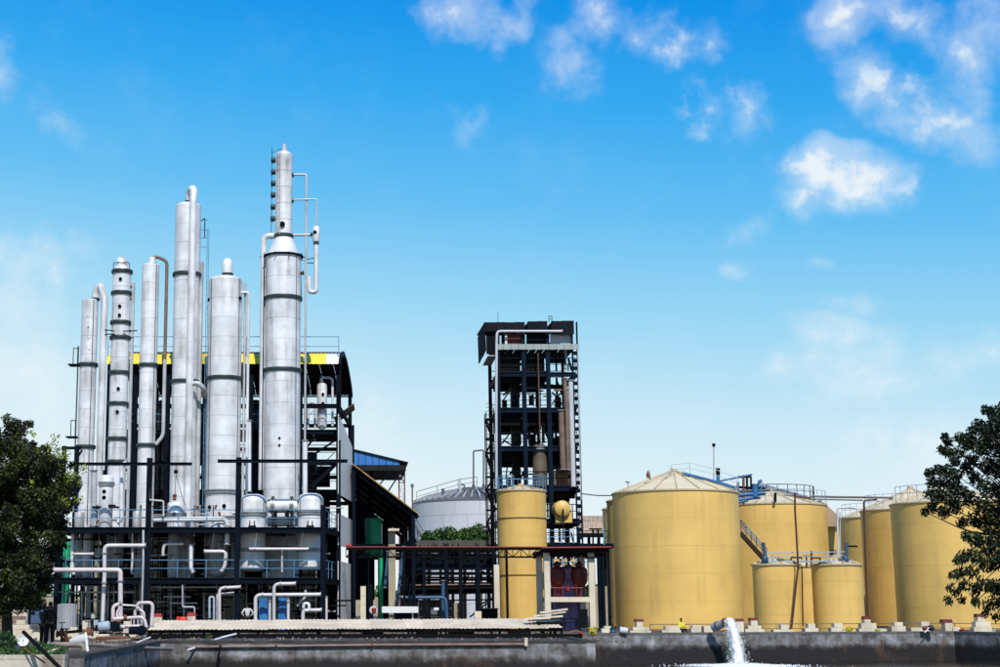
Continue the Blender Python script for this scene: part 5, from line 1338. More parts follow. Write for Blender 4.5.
railing(T5, [(c5.x + r5 * .95 * math.cos(a), c5.y + r5 * .95 * math.sin(a), z5t + .2) for a in [R(180 + 12 * k) for k in range(6)]], LIGHTB, 1.1, 2., .02)
# roof railing of the largest tank and things on it
railing(T1, [P(667, 484, 106), P(672, 476, 106.5), P(690, 474, 107), P(714, 480, 107), P(738, 489, 107)], CLAD2, .8, 1.2, .022)
pipe('vent_loop', [P(662, 480, 106), P(662, 476.5, 106), P(668, 476, 106)], .03, CLAD2, T1, .1)
for u, v in ((664, 481), (741, 500)): pass
t = thing('roof_lamp', 'small caged lamp standing on the largest tank roof', 'lamp', P(648.5, 479, 106))
rod('stem', P(650, 480, 106), P(650, 476, 106), .03, DARK, t); lathe('lamp_cage', P(648.2, 478.5, 106), [(.0, 0), (.1, .05), (.14, .25), (.08, .45), (.02, .55)], RUST, t, 12)
pipe('lamp_arm', [P(650, 477, 106), P(650, 470.5, 106), P(648.2, 470, 106), P(648.2, 474.5, 106)], .025, CLAD2, t, .1)
t = thing('roof_post', 'tiny T shaped post at the left of the largest tank roof', 'post', P(628, 486, 106)); rod('stem', P(628, 487, 106), P(628, 482, 106), .025, GREYR, t); rod('cross_arm', P(625.5, 482, 106), P(629.5, 482.3, 106), .05, GREYR, t)
BL = mat('mid blue pipe paint', (.025, .12, .27), .45, 0, .2, 1.5)
run('long sloping blue pipe on the largest tank roof', [(682.5, 473.2), (701, 478), (722, 483.5), (736, 488)], .11, BL, .4, 106.5)
run('blue pipe rack line running right from the largest tank', [(715, 482), (740, 477), (752, 474.5)], .07, BL, .4, 110)
t = thing('antenna_mast', 'tall thin mast above the right side of the largest tank', 'mast', P(714.3, 484, 109))
rod('mast_shaft', P(713.8, 484, 109), P(713.8, 444, 109), .045, CLAD2, t); cyl('mast_head', P(713.8, 446, 109)[:2], P(713, 446.5, 109).z, P(713, 443.5, 109).z, .12, DARK, t, 10)
t = thing('blue_pump', 'upright blue pump with a dark top on the largest tank roof edge', 'pump', P(718, 483, 108))
rod('pump_column', P(718, 484, 108), P(718, 475, 108), .13, BL, t, 12); rod('motor', P(718, 475, 108), P(717.8, 469, 108), .15, DARK, t, 14); cyl('motor_cap', P(717.8, 469, 108)[:2], P(717, 469, 108).z, P(717, 468.2, 108).z, .18, DARK, t, 12)
t = thing('roof_pipework', 'rust and blue pipe frame on the roof between two yellow tanks', 'pipe frame', P(750, 490, 118))
for u, v1, v2, m, r_ in ((738, 500, 482, BL, .1), (743.5, 505, 475, RUST, .1), (747, 492, 476, DARK, .09), (751, 492, 477, DARK, .08), (755, 497, 484, BL, .25), (761, 494, 486, BL, .12), (758.5, 488, 480, BL, .05)):
    rod('upright', P(u, v1, 118), P(u, v2, 118), r_, m, t)
for (u1, v1, u2, v2, m, r_) in ((738, 477, 751, 476.5, DARK, .1), (735, 487, 765, 488.5, DARK, .1), (735, 495.5, 765, 493, BL, .16), (737, 500, 760, 497, BL, .14), (736, 491, 770, 490, GREYR, .1), (736, 503, 748, 500, BL, .12), (758, 484, 761.5, 480, BL, .1)):
    rod('cross_pipe', P(u1, v1, 118), P(u2, v2, 118), r_, m, t)
run('dark red pipe run bordering the second tank roof', [(776, 496.5), (795, 496.5), (812, 499)], .1, RUSTD, None, 126)
run('rusty vertical pipe stub on the second tank roof', [(775.2, 502), (775.2, 493)], .11, DARK, None, 123.2)
run('long brown pipe down the front of the second tank', [(795, 492.5), (795, 510), (798.2, 566), (794.5, 600), (791.5, 629)], .06, RUSTD, .3, 96.3)
run('long brown pipe down the right hand tanks', [(877, 499.5), (863.8, 500.5), (864.5, 530), (868, 625)], .065, RUSTD, .2, 109)
run('thin black pipe between the two small tanks', [(801.8, 566), (803, 626)], .04, DARK, None, 99.5)
run('twin service pipes crossing the sky between the tank groups, upper', [(810, 496.3), (835, 497), (893, 497.8)], .09, mat('grey brown pipe', (.12, .10, .10), .6), None, 126)
run('twin service pipes crossing the sky between the tank groups, lower', [(810, 499), (863, 500.3)], .06, mat('grey brown pipe', (.12, .10, .10), .6), None, 126)
run('long thin cable from the steel tower to the largest tank', [(580.5, 493.5), (597, 495.5), (613.5, 495.5)], .045, GREYR, None, 112)
run('white U shaped pipe left of the right hand tanks', [(838, 560), (837.3, 508), (853, 507.6), (857, 509)], .075, WPIPE, .15, 112)
run('second thin white pipe beside the U shaped one', [(840.3, 556), (840, 512)], .04, LIGHTB, None, 112)
run('short dark pipe poking from the right hand catwalk end', [(846, 546), (857.5, 546.5)], .06, DARK, None, 99)
for k, (u, lab) in enumerate(((766, 'left'), (847.5, 'right'))):
    t = thing('tank_mixer', 'blue tank mixer motor at the %s end of the catwalk' % lab, 'mixer', P(u, 560, 97))
    lathe('gearbox', P(u - (1 if k == 0 else 2), 562, 97), [(0, 0), (.2, 0), (.22, .1), (.18, .3), (.1, .42), (0, .42)], mat('sea blue paint', (.012, .06, .11), .45), t, 16)
    rod('motor', P(u - 1, 556, 97), P(u - 2.5 if k == 0 else u - 1, 542.5, 97), .11, mat('dark grey blue paint', (.05, .07, .10), .5), t, 12)
    rod('outlet_pipe', P(u - 1, 559, 97), P(u + (-4 if k else 5), 556, 97), .04, LIGHTB, t)
# catwalk between small tanks
cw = thing('catwalk', 'thin railed catwalk running over the two small yellow tanks', 'catwalk', P(808, 562, 97))
railing(cw, [P(767, 561, 97), P(848, 560, 97)], LIGHTB, M_(8, 97), 1.3, .028)
box('walk_plate', P(767, 562, 96.9), P(848, 561, 97.6), LIGHTB, cw)
for (u, v1, v2, w_) in ((791, 564, 558, 1), (806.5, 568, 555, .9), (811.5, 566, 551, 1.1), (820, 563, 558, .9)): rod('pipe_stub', P(u, v1, 98.5), P(u, v2, 98.5), M_(w_, 98), RUSTD, cw)
for (u1, u2, v) in ((791, 802, 557.5), (803, 811, 556), (811, 821, 558)): rod('cross_pipe', P(u1, v, 98.5), P(u2, v, 98.5), .055, RUSTD, cw)
for t, c, zt in ((T3, c3, z3t), (T4, c4, z4t)):
    x = c.x + .05; o = rod('manway', (x, c.y - 1.0, zt + .2), (x, c.y - 1.05, zt + .33), .22, ROOFW, t, 16); rod('manway_lid', (x, c.y - 1.05, zt + .33), (x, c.y - 1.06, zt + .37), .24, GREYR, o, 16)
    for s in (-.7, .6): rod('roof_nozzle', (c.x + s, c.y - .8, zt + .12), (c.x + s, c.y - .8, zt + .36), .05, GREYR, t, 8)
# stair on second tank
ts = thing('curved_stair', 'steel stair with blue rails descending the second yellow tank', 'stair', P(752, 560, 120))
it = []
pa, pb_ = P(739, 533, 121), P(765, 562, 117)
for off in (0, .7):
    o_ = Vector((0, -off, 0)); it.append(('b', pa + o_, pb_ + o_, .05, .25))
for k in range(14):
    p = pa.lerp(pb_, (k + .5) / 14); it.append(('b', p, p + Vector((0, -.7, 0)), .3, .05))
joined('stair_flight', it, mat('rusty brown tread', (.12, .08, .05), .7), ts)
rod('handrail', pa + Vector((0, -.7, 1.0)), pb_ + Vector((0, -.7, 1.0)), .04, BLUE, ts); rod('handrail', pa + Vector((0, 0, 1.0)), pb_ + Vector((0, 0, 1.0)), .04, BLUE, ts); rod('mid_rail', pa + Vector((0, -.7, .5)), pb_ + Vector((0, -.7, .5)), .03, BLUE, ts)
for k in range(6):
    p = pa.lerp(pb_, k / 5) + Vector((0, -.7, 0)); rod('rail_post', p, p + Vector((0, 0, 1)), .03, BLUE, ts)
box('landing', pa + Vector((-1.2, -.8, -.1)), pa + Vector((.1, .2, 0)), mat('rusty brown tread', (.12, .08, .05), .7), ts)
# house with dark opening behind
hs = thing('conveyor_house', 'beige building with a tall dark doorway behind the second yellow tank', 'building', P(826, 615, 160))
Yh = 160
box('wall', P(812, 625, Yh), P(824.6, 527, Yh + 1), CREAMD, hs); box('wall', P(833.4, 625, Yh), P(835.5, 525, Yh + 8), YEL2, hs); box('wall', P(824.6, 625, Yh), P(833.4, 550, Yh + 1), CREAMD, hs)
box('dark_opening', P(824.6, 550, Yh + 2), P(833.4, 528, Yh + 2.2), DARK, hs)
poly_prism('roof_slope', [P(812, 502, Yh), P(823.5, 512, Yh), P(835.5, 524, Yh), P(835.5, 528, Yh), P(812, 528, Yh)], -3, TANROOF, hs)
for k in range(4): beam('roof_batten', P(820 + k * 4, 513 + k * 3.5, Yh - .1), P(820 + k * 4, 526, Yh - .1), .25, .08, CREAM, hs, 'b')
box('lintel', P(823, 528.5, Yh - .3), P(836, 526.5, Yh + .2), CREAM, hs)
# tan roofed hall far behind
th_ = thing('tan_roof_hall', 'tan corrugated roof of a hall between the tower and the largest tank', 'building', P(593, 612, 170))
for k in range(7):
    ua = 578 + k * 4.4
    for j, (va, vb, m) in enumerate(((516.5, 521.5, TANROOF), (522.5, 533, TANROOF))):
        a = P(ua, vb, 165 + (0 if j else 4)); b = P(ua + 4.2, vb, 165 + (0 if j else 4))
        c = P(ua + 4.2, va, 168.5 + (0 if j else 4)); d = P(ua, va, 168.5 + (0 if j else 4))
        poly_prism('roof_sheet', [a, b, c, d], .08, m, th_)
        beam('sheet_rib', P(ua + 2, vb, 164.9 + (0 if j else 4)), P(ua + 2, va, 168.4 + (0 if j else 4)), .2, .1, mat('pale tan rib', (.5, .38, .26), .8, 0, .2), th_, 'b')
for u in (580, 590, 600): beam('post', (XU(u, 167), 167, 0), (XU(u, 167), 167, ZV(534, 167)), .3, .3, NAVY, th_)
beam('eave_beam', P(577, 535, 165), P(609, 535, 165), .3, .4, NAVY, th_, 'b')
pg = thing('valve_platform', 'dark platform with blue rails and T shaped stands left of the largest tank', 'platform', P(596, 548, 118))
box('walk_plate', P(578, 548, 116), P(608, 545, 119), NAVY, pg); railing(pg, [P(579, 544, 116), P(608, 544, 116)], NAVY, 1.0, 1.2, .03)
for u in (593, 598): rod('stand', P(u, 545, 116), P(u, 529, 116), .07, DARK, pg); rod('stand_arm', P(u - 4, 529, 116), P(u + 4, 529, 116), .06, DARK, pg)
rod('blue_post', P(604, 545, 116), P(604, 527, 116), .06, BLUE, pg)
for u in (582, 594, 606): beam('post', (XU(u, 117.5), 117.5, 0), (XU(u, 117.5), 117.5, ZV(546, 117.5)), .18, .18, NAVY, pg)

# yellow silo in front of the tower
SL, cs, rs_, zst, zsa = tank('tall slim yellow silo standing before the steel tower', 522.5, 560, 24.4, 111, 492, 486.5, 3, 12, YEL2, n=56, name='slim_silo')
for v in (519.5, 576): lathe('hoop', (cs.x, cs.y, ZV(v, 111)), [(rs_ * .99, 0), (rs_ + .04, 0), (rs_ + .04, .08), (rs_ * .99, .08)], mat('dark hoop', (.12, .09, .05), .6), SL, 56)
for a0, a1 in ((200, 246), (292, 345)):
    railing(SL, [(cs.x + rs_ * math.cos(R(a)), cs.y + rs_ * math.sin(R(a)), zst + .1) for a in np.linspace(a0, a1, 4)], BLUE, 1.0, .9, .035)
railing(SL, [(cs.x + rs_ * math.cos(R(a)), cs.y + rs_ * math.sin(R(a)), zst + .1) for a in np.linspace(20, 160, 7)], BLUE, 1.0, .9, .035)
t = thing('silo_plinth', 'low cream step left of the slim silo base', 'plinth', P(497.5, 610, 109)); box('plinth_block', P(495, 628, 109), P(498.5, 565, 109.5), CREAM, t)

# ================================================================== PIPE BRIDGE, CONCRETE FRAME
br = thing('pipe_bridge', 'long dark truss bridge with a red top pipe running right from the process building', 'pipe bridge', P(450, 625, 103))
BY = 103.0
u0b, u1b = 346, 546
for yy in (BY, BY + 1.2):
    beam('top_chord', P(u0b, 549, yy), P(u1b, 549, yy), .1, .14, DARK, br)
    beam('bottom_chord', P(u0b, 557, yy), P(u1b, 557, yy), .08, .12, DARK, br)
n = 24
for i in range(n):
    ua = u0b + (u1b - u0b) * i / n; ub = u0b + (u1b - u0b) * (i + 1) / n
    rod('truss_upright', P(ua, 549, BY), P(ua, 557, BY), .03, DARK, br, 6)
    rod('truss_diagonal', P(ua, 549 if i % 2 else 557, BY), P(ub, 557 if i % 2 else 549, BY), .03, DARK, br, 6)
for k in range(5): rod('red_pipe', P(u0b + k * 40, 547.2, BY + .1), P(u0b + (k + 1) * 40 - .3, 547.2, BY + .1), .05, mat('faded dark red pipe', (.20, .012, .012), .5), br, 10)
rod('side_pipe', P(346, 545.5, BY + 1), P(352, 545.5, BY + 1), .1, RED, br)
for u in (507, 460, 404): rod('post', (XU(u, BY), BY + .05, 0), (XU(u, BY), BY + .05, ZV(549, BY)), .09, DARK, br, 8)
# concrete frame with its dark canopy
cf = thing('concrete_portal', 'cream concrete portal frame holding the two dark red vessels', 'frame', P(569, 628, 99))
CY0 = 99.0
zc1 = ZV(550, CY0)
for u in (547, 591.5):
    for yy in (CY0, CY0 + 4): box('column', (XU(u, CY0) - .19, yy - .19, 0), (XU(u, CY0) + .19, yy + .19, zc1), CREAM, cf)
for yy in (CY0, CY0 + 4): box('cross_beam', (XU(549.5, CY0), yy - .16, ZV(602, CY0)), (XU(589, CY0), yy + .16, ZV(597, CY0)), CREAM, cf)
box('floor_slab', (XU(549.5, CY0), CY0 + .17, ZV(601, CY0)), (XU(589, CY0), CY0 + 3.8, ZV(599, CY0)), CREAMD, cf)
cc = thing('frame_canopy', 'dark corrugated canopy with a red front edge over the cream concrete frame', 'canopy', P(577, 552, CY0))
for k in range(11):
    ua = 543.5 + k * 6.1
    a = P(ua, 548.5, CY0 - .8); b = P(ua + 6.0, 548.5, CY0 - .8)
    poly_prism('roof_sheet', [a, b, b + Vector((0, 6, -.35)), a + Vector((0, 6, -.35))], .05, DROOF, cc)
    beam('purlin', a + Vector((.1, 0, -.1)), a + Vector((.1, 6, -.45)), .06, .12, DARK, cc, 'b')
rod('red_edge', P(542, 547.8, CY0 - .85), P(611.5, 547.2, CY0 - .85), .06, mat('faded dark red pipe', (.20, .012, .012), .5), cc)
for dy in (0, 2, 4, 5.5): beam('edge_beam', P(543, 551, CY0 - .6) + Vector((0, dy, 0)), P(609, 551, CY0 - .6) + Vector((0, dy, 0)), .1, .22, DARK, cc, 'b')
beam('lower_rail', P(584, 557.5, CY0 - .4), P(608, 557.5, CY0 - .4), .06, .1, NAVY, cc, 'b')
for u in (598.5, 602, 608): rod('post', (XU(u, CY0), CY0 - .3, 0), (XU(u, CY0), CY0 - .3, ZV(551, CY0)), .08 if u > 605 else .13, NAVY, cc)
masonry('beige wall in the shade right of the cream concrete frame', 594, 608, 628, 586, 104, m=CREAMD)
# dark red vessels
for i, (u, lab) in enumerate(((557.5, 'left'), (579.3, 'right'))):
    x = XU(u, 100.5); Yr = 100.5; r = M_(7.7 + i * .6, Yr)
    t = thing('red_filter_vessel', '%s of the two dark red legged vessels inside the cream concrete frame' % lab, 'vessel', (x, Yr, ZV(599, Yr)))
    z1, z0 = ZV(568, Yr), ZV(583, Yr)
    lathe('shell', (x, Yr, z0), [(0, -.3), (r * .45, -.25), (r * .85, -.05), (r, .18), (r, (z1 - z0) * .5)], DRED, t, 28)
    lathe('upper_shell', (x, Yr, z0 + (z1 - z0) * .5), [(r, 0), (r + .06, .01), (r + .06, .09), (r, .1), (r, (z1 - z0) * .35), (r * .85, (z1 - z0) * .5), (r * .4, (z1 - z0) * .58), (0, (z1 - z0) * .6)], DRED, t, 28)
    lathe('neck', (x, Yr, z1 - .1), [(.2, 0), (.2, .25), (.3, .26), (.3, .34), (.16, .42), (0, .6)], DRED, t, 16)
    for a in (50, 130, 230, 310):
        rod('leg', (x + r * .75 * math.cos(R(a)), Yr + r * .75 * math.sin(R(a)), ZV(599, Yr)), (x + r * .75 * math.cos(R(a)), Yr + r * .75 * math.sin(R(a)), z0 + .3), .05, DRED, t)
    rod('outlet_pipe', (x, Yr, z0 - .2), (x, Yr, ZV(599, Yr)), .1, DRED, t)
run('dark red pipe manifold linking the two red vessels', [(551, 588, 100.2), (588, 588, 100.2)], .06, DRED)
t = thing('valve', 'small dark red valve between the two red vessels', 'valve', P(568, 590, 100.1))
lathe('valve_body', P(568, 593, 100.1), [(0, 0), (.14, .08), (.18, .22), (.08, .36), (.08, .5)], DRED, t, 14); rod('stem', P(568, 588, 100.1), P(568, 578, 100.1), .05, DRED, t)
lathe('hand_wheel', P(568, 580, 100.1), [(.02, 0), (.2, 0), (.2, .04), (.02, .04)], DRED, t, 16)
tank('lilac tank standing behind the two dark red vessels', 569, 595, 15.5, 104, 570.5, 567.5, 3, 12, PURPLE, ROOFW, mat('lilac rib', (.2, .16, .3), .5), 40)
t = thing('valve_gallery', 'blue railed gallery with yellow boards behind the red vessels', 'gallery', P(570, 566, 107))
GZ = P(570, 566, 107)
for u in (553, 565, 577): railing(t, [P(u, 568, 107), P(u + 10.5, 568, 107)], BLUE, .8, .5, .035)
for u in (554, 562, 572, 579): box('yellow_board', P(u, 566, 107.4), P(u + 5, 559, 107.45), YEL, t)
railing(t, [P(549, 543.5, 107), P(574, 543.5, 107)], BLUE, .9, .8, .03); box('walk_plate', P(549, 545, 107), P(574, 543.6, 108), NAVY, t)
for u in (549.5, 573): beam('post', (XU(u, 107.5), 107.5, 0), (XU(u, 107.5), 107.5, ZV(545, 107.5)), .12, .12, NAVY, t)
t = thing('dark_bench', 'dark workbench with boxes beneath the concrete frame beam', 'bench', P(563, 625, 98.5))
box('bench_top', P(551, 619, 98.2), P(577, 617.8, 98.6), DARK, t); box('bench_shelf', P(551, 623, 98.2), P(577, 622.2, 98.6), DARK, t)
for u in (552, 564, 576): box('leg', P(u, 628, 98.2), P(u + .8, 619, 98.4), DARK, t)
box('storage_bin', P(579, 628, 98.6), P(587, 609, 98.8), mat('dark panel', (.008, .009, .011), .8, 0, .4, .6, spec=.05), t)

# distant boundary
bw = masonry('long low beige boundary wall far behind the yellow tanks', -200, 1250, 605.4 + 1.6 * 1500 / 230, 597, 230, m=CREAMD, rows=1, cols=40)
t = thing('tree_line', 'far belt of trees on the horizon behind the plant', 'tree belt', (0, 400, 0)); t['kind'] = 'stuff'
cl = []
for i in range(230):
    x = -170 + i * 1.9; cl.append((x, 400 + random.uniform(-8, 8), random.uniform(2.0, 4.5), random.uniform(2., 3.4)))
o = crown(t, (0, 400, 0), cl, 10, .9, LEAF_B, .8); o['kind'] = 'stuff'

# ================================================================== CORRUGATED CANOPY OVER THE LEDGE
cn = thing('long_canopy', 'long low cream corrugated canopy along the near pond ledge', 'canopy', (0, 77.5, 0))
KY0, KY1 = 75.5, 80.5
zf, zb_ = ZV(630, KY0), ZV(620.5, KY1)
xa_, xb_ = XU(147, KY0, 630), XU(562, KY0, 628)
n = 24; w_ = (xb_ - xa_) / n
ln = math.hypot(KY1 - KY0, zb_ - zf); tilt = math.atan2(zb_ - zf, KY1 - KY0)
for i in range(n):
    dz = .012 * (i % 2) + random.uniform(0, .015) + .10 * i / n
    me = corr_mesh('canopy', w_ + .04, ln, CORR, .20, .018, .008)
    x = xa_ + i * w_
    put('roof_sheet', me, cn, Matrix.Translation((x, KY0 - random.uniform(0, .06), zf + dz)) @ Matrix.Rotation(tilt, 4, 'X') @ Matrix.Rotation(random.uniform(-.003, .003), 4, 'Y'))
for u in (150, 160, 183, 204, 232, 258, 289, 302, 318, 340, 380, 412, 437, 446, 470, 500, 530, 555):
    x = XU(u, KY0 + .2, 635); zz = zf - .12 + .1 * (x - xa_) / (xb_ - xa_)
    beam('post', (x, KY0 + .25, 0), (x, KY0 + .25, zz), .10 + .06 * (u % 3 == 0), .1, DARK, cn, 'b')
    beam('rafter', (x, KY0 + .1, zz), (x, KY1 - .1, zb_ - .08), .08, .1, DARK, cn, 'b')
    beam('post', (x, KY1 - .3, 0), (x, KY1 - .3, zb_ - .12), .1, .1, DARK, cn, 'b')
beam('eave_beam', (xa_, KY0 + .12, zf - .1), (xb_, KY0 + .12, zf), .08, .14, DARK, cn, 'b')
beam('floor_rail', (xa_, KY0 + .1, .14), (xb_ + 1, KY0 + .1, .14), .16, .22, DARK, cn, 'b')
for i in range(14):
    x = xa_ + (xb_ - xa_) * (i + .5) / 14; box('floor_plank', (x - .75, KY0 + .4, .02 + .01 * (i % 2)), (x + .75, KY1 - .4, .1 + .01 * (i % 2)), LEDGE, cn)
for i, (u0, u1, m, lab) in enumerate(((210, 232, CREAM, 'cream'), (362, 383, mat('lilac grey board', (.30, .25, .27), .8), 'lilac grey'), (416, 436, CREAM, 'pale cream'), (448, 474, mat('dusty pink board', (.32, .22, .20), .8), 'dusty pink'), (508, 530, CREAM, 'weathered cream'))):
    t = thing('stacked_board', '%s board lying in the shade under the long canopy' % lab, 'board', P((u0 + u1) / 2, 636, 79)); box('board_body', P(u0, 637.5, 79), P(u1, 632, 79.1), m, t); box('board_edge', P(u0, 632, 78.98), P(u1, 631.4, 79.12), DARK, t)
t = thing('scrap_sheets', 'pile of pale bent sheets on the canopy end beside the concrete frame', 'sheets', P(552, 622, 77))
for k, (ua, ub, v, dv) in enumerate(((524, 563, 620, -3), (528, 560, 621.5, -1), (534, 566, 617, -4.5), (540, 568, 613.5, -3.5))):
    a = P(ua, v, 77 + .3 * k); b = P(ub, v + dv, 77 + .3 * k)
    poly_prism('scrap_sheet', [a, b, b + Vector((.1, .8, .05)), a + Vector((.1, .8, .05))], .04, CORR if k % 2 else CREAM, t)
t = thing('work_trestle', 'low dark trestle under the pale bent sheets', 'trestle', P(552, 632, 77)); 
for u in (541, 550, 561): box('leg', P(u, 636, 77), P(u + 1, 622, 77.2), DARK, t)
box('trestle_top', P(538, 623.5, 76.9), P(564, 622, 77.8), DARK, t)
# ledge and pipe in front
lg = thing('concrete_ledge', 'dirty dark concrete ledge between the canopy and the near pond wall', 'ledge', (0, 70, 0))
for i in range(8):
    a = XS + .1 + (XE - XS - .2) * i / 8; b = XS + .1 + (XE - XS - .2) * (i + 1) / 8 - .02
    box('ledge_slab', (a, 68.4, 0.004), (b, 74.8, .05 + .012 * (i % 2)), LEDGE, lg)
PY = 67.44
run('long rusty grey pipe along the top of the near pond wall', [(188, 647, PY), (276, 646.3, PY), (372, 645, PY), (526, 644.3, PY)], .055, mat('rusty grey pipe', (.24, .16, .13), .7, 0, .35, 2.), None)
t = thing('pipe_stub_cap', 'short pale capped stub standing at the end of the wall pipe', 'pipe stub', P(526, 646, PY)); rod('stub', P(526, 646, PY), P(526, 638.5, PY), .085, CREAM, t); rod('cap', P(526, 638.5, PY), P(526, 637.8, PY), .1, CREAM, t)
for u in (276, 372):
    t = thing('pipe_clamp', 'rusty clamp on the wall pipe, ' + ('left' if u < 300 else 'right') + ' one', 'clamp', P(u, 645, PY)); rod('clamp_ring', P(u - 1, 645.6, PY), P(u + 1, 645.6, PY), .09, RUST, t, 12); rod('clamp_bolt', P(u, 646, PY), P(u, 642.5, PY), .03, RUST, t, 6)
run('thin dark pole leaning on the near wall below the canopy', [(216.5, 667, 66.9), (220.5, 645, 67)], .05, DARK)
run('white bent pipe slanting across the ledge under the canopy', [(188, 650, 67), (200, 646, 67.8), (222, 637.5, 73), (236, 634, 74)], .05, WHITEP, .2)
run('white pipe end slanting on the ledge left of the canopy', [(132, 645, 67.5), (150, 637.5, 70)], .045, WHITEP)
t = thing('stepping_plate', 'tilted brown plate bridging the ledge end near the concrete frame', 'plate', P(556, 642, 69)); poly_prism('plate_body', [P(553, 641, 71.5), P(570, 640.5, 71.5), P(588, 645, 68.2), P(572, 645.5, 68.2)], .06, mat('brown plank', (.12, .08, .06), .8, 0, .3), t); box('plate_lip', P(572, 646.2, 68.1), P(588, 645.5, 68.25), DARK, t)
t = thing('rusty_hoop', 'rusty orange hoop lying on the ledge by the yellow flowers', 'hoop', P(575, 633, 80)); pipe('hoop_body', [P(569, 634.5, 80), P(571, 631.5, 80), P(578, 631, 80), P(581, 633, 80)], .045, mat('orange rust', (.35, .1, .04), .8, 0, .3), t, .3); box('hoop_foot', P(579, 634, 80), P(582, 631.5, 80.1), RED, t)

# ================================================================== PARAPET MASONRY ALONG THE POND
def wy(u):
    """depth of the pond wall's rear edge at column u"""
    if u < 955: 
        f = (u - 585) / 370.; return 86.5 + 7 * f + .9
    return 93.5 - 11.5 * (u - 955) / 165 + .9
def stepped(label, levels, name='stepped_plinth', cat='plinth', cap=None):
    """levels: (u0, u1, vbottom, vtop) blocks of cream masonry, each its own block"""
    u = (levels[0][0] + levels[0][1]) / 2; Y = wy(u)
    t = thing(name, label, cat, (XU(u, Y, 630), Y, 0))
    for (a, b, v0, v1) in levels:
        z0 = max(0, ZV(v0, Y)); box('masonry_block', (XU(a, Y, 630), Y - .3 - random.uniform(0, .02), z0), (XU(b, Y, 630), Y + .3, ZV(v1, Y) - .006), CREAM, t)
    if cap:
        a, b, v0, v1 = cap
        z0, z1 = ZV(v0, Y), ZV(v1, Y); w = XU(b, Y, 630) - XU(a, Y, 630)
        put('cap', unit_cyl(DRED if True else RED, 4, .88), t, Matrix.Translation(((XU(a, Y, 630) + XU(b, Y, 630)) / 2, Y, z0)) @ Matrix.Rotation(R(45), 4, 'Z') @ S3(w * .707, w * .707, z1 - z0))
    return t
stepped('cream masonry block between the concrete frame canopy posts and the white box', [(601, 610, 634, 628.5), (604, 610, 628.5, 626)])
stepped('stepped cream plinth with a dark red cap before the left half of the largest tank', [(629, 650, 634, 630.5), (632, 648, 630.5, 627), (636, 642, 627, 621.8)], cap=(634.5, 643.5, 621.8, 619))
stepped('low stepped cream plinth left of the man in yellow', [(661, 680, 634, 630), (664.5, 679, 630, 626)])
stepped('small cream block under the man in yellow', [(679.5, 683, 634, 630)])
stepped('cream block pair right of the man in yellow', [(690, 700, 634, 628), (691.5, 700, 628, 625.5)])
stepped('plain cream block just left of the outfall pipe', [(702.8, 711.5, 634, 626)])
stepped('single red capped cream pillar right of the water jet', [(735, 742.5, 634, 621.5)], cap=(734, 743.5, 621.5, 618.6), name='masonry_pillar', cat='pillar')
stepped('stepped cream plinth with a red cap left of the small yellow tanks', [(744, 763, 634, 629), (747, 760, 629, 625.5), (750, 756.5, 625.5, 620.5)], cap=(749.3, 757.3, 620.5, 617.7))
stepped('low stepped cream plinth before the left small yellow tank', [(772, 791, 634, 629.5), (780, 787, 629.5, 624.5)])
stepped('low stepped cream plinth in the gap between the small yellow tanks', [(803.5, 817, 634, 628), (807, 814, 628, 623.5)])
stepped('low stepped cream plinth before the right small yellow tank', [(829.5, 844, 634, 627.5), (833, 841, 627.5, 623)])
stepped('wide stepped cream plinth with a red cap at the foot of the long brown pipe', [(857.5, 885, 634, 628.5), (860, 875, 628.5, 623), (863.5, 869.5, 623, 619.3)], cap=(863, 870.6, 619.3, 616.2))
stepped('plain stepped cream plinth before the right hand tanks', [(890, 904, 632, 626), (893, 901.5, 626, 622)])
stepped('low cream plinth beside a dark lump on the coping', [(909.5, 928, 632, 627.5), (920, 928, 627.5, 621.5)])
stepped('red capped cream pillar left of the pond wall corner', [(943.5, 950.5, 632, 622.8), (951, 958, 632, 627)], cap=(941.5, 951.5, 622.8, 619.3), name='masonry_pillar', cat='pillar')
stepped('tall stepped cream plinth with a red cap at the right edge below the tree', [(972, 993, 632, 627), (974, 989, 627, 621.5), (976.5, 984, 621.5, 617)], cap=(976, 985, 617, 613.8))
t = thing('pond_railing', 'thin grey railing running behind the cream plinths along the pond', 'railing', (XU(800, 92), 92, 0))
for (ua, ub) in ((650, 955), (955, 1060)):
    a = Vector((XU(ua, wy(ua) + .5, 630), wy(ua) + .5, 0)); b = Vector((XU(ub, wy(ub) + .5, 630), wy(ub) + .5, 0))
    nn = max(2, int((b - a).length / 1.9))
    rod('top_rail', a + Vector((0, 0, .55)), b + Vector((0, 0, .55)), .022, GREYR, t, 6); rod('mid_rail', a + Vector((0, 0, .28)), b + Vector((0, 0, .28)), .018, GREYR, t, 6)
    for i in range(nn + 1): p = a.lerp(b, i / nn); rod('rail_post', p, p + Vector((0, 0, .56)), .022, GREYR, t, 6)
t = thing('white_drum', 'tilted white plastic drum beside the stepped plinth under the largest tank', 'drum', P(623, 634, 87.5))
lathe('drum_body', P(619.6, 630, 87.3), [(0, 0), (.17, .0), (.19, .03), (.19, .42), (.16, .46), (0, .46)], mat('pale grey plastic', (.5, .5, .55), .5), t, 20, axis=(1, 0, -.12)); rod('bung', P(623, 627.2, 87.3), P(623, 626.6, 87.3), .04, DARK, t)
t = thing('floor_valve', 'dark blue valve beside the white drum', 'valve', P(613, 634, 87.4)); lathe('valve_body', P(613, 633.5, 87.4), [(0, 0), (.16, 0), (.2, .08), (.12, .2), (.16, .32), (0, .4)], mat('sea blue paint', (.012, .06, .11), .45), t, 14); rod('spindle', P(613, 628, 87.4), P(612, 624, 87.4), .03, DARK, t)
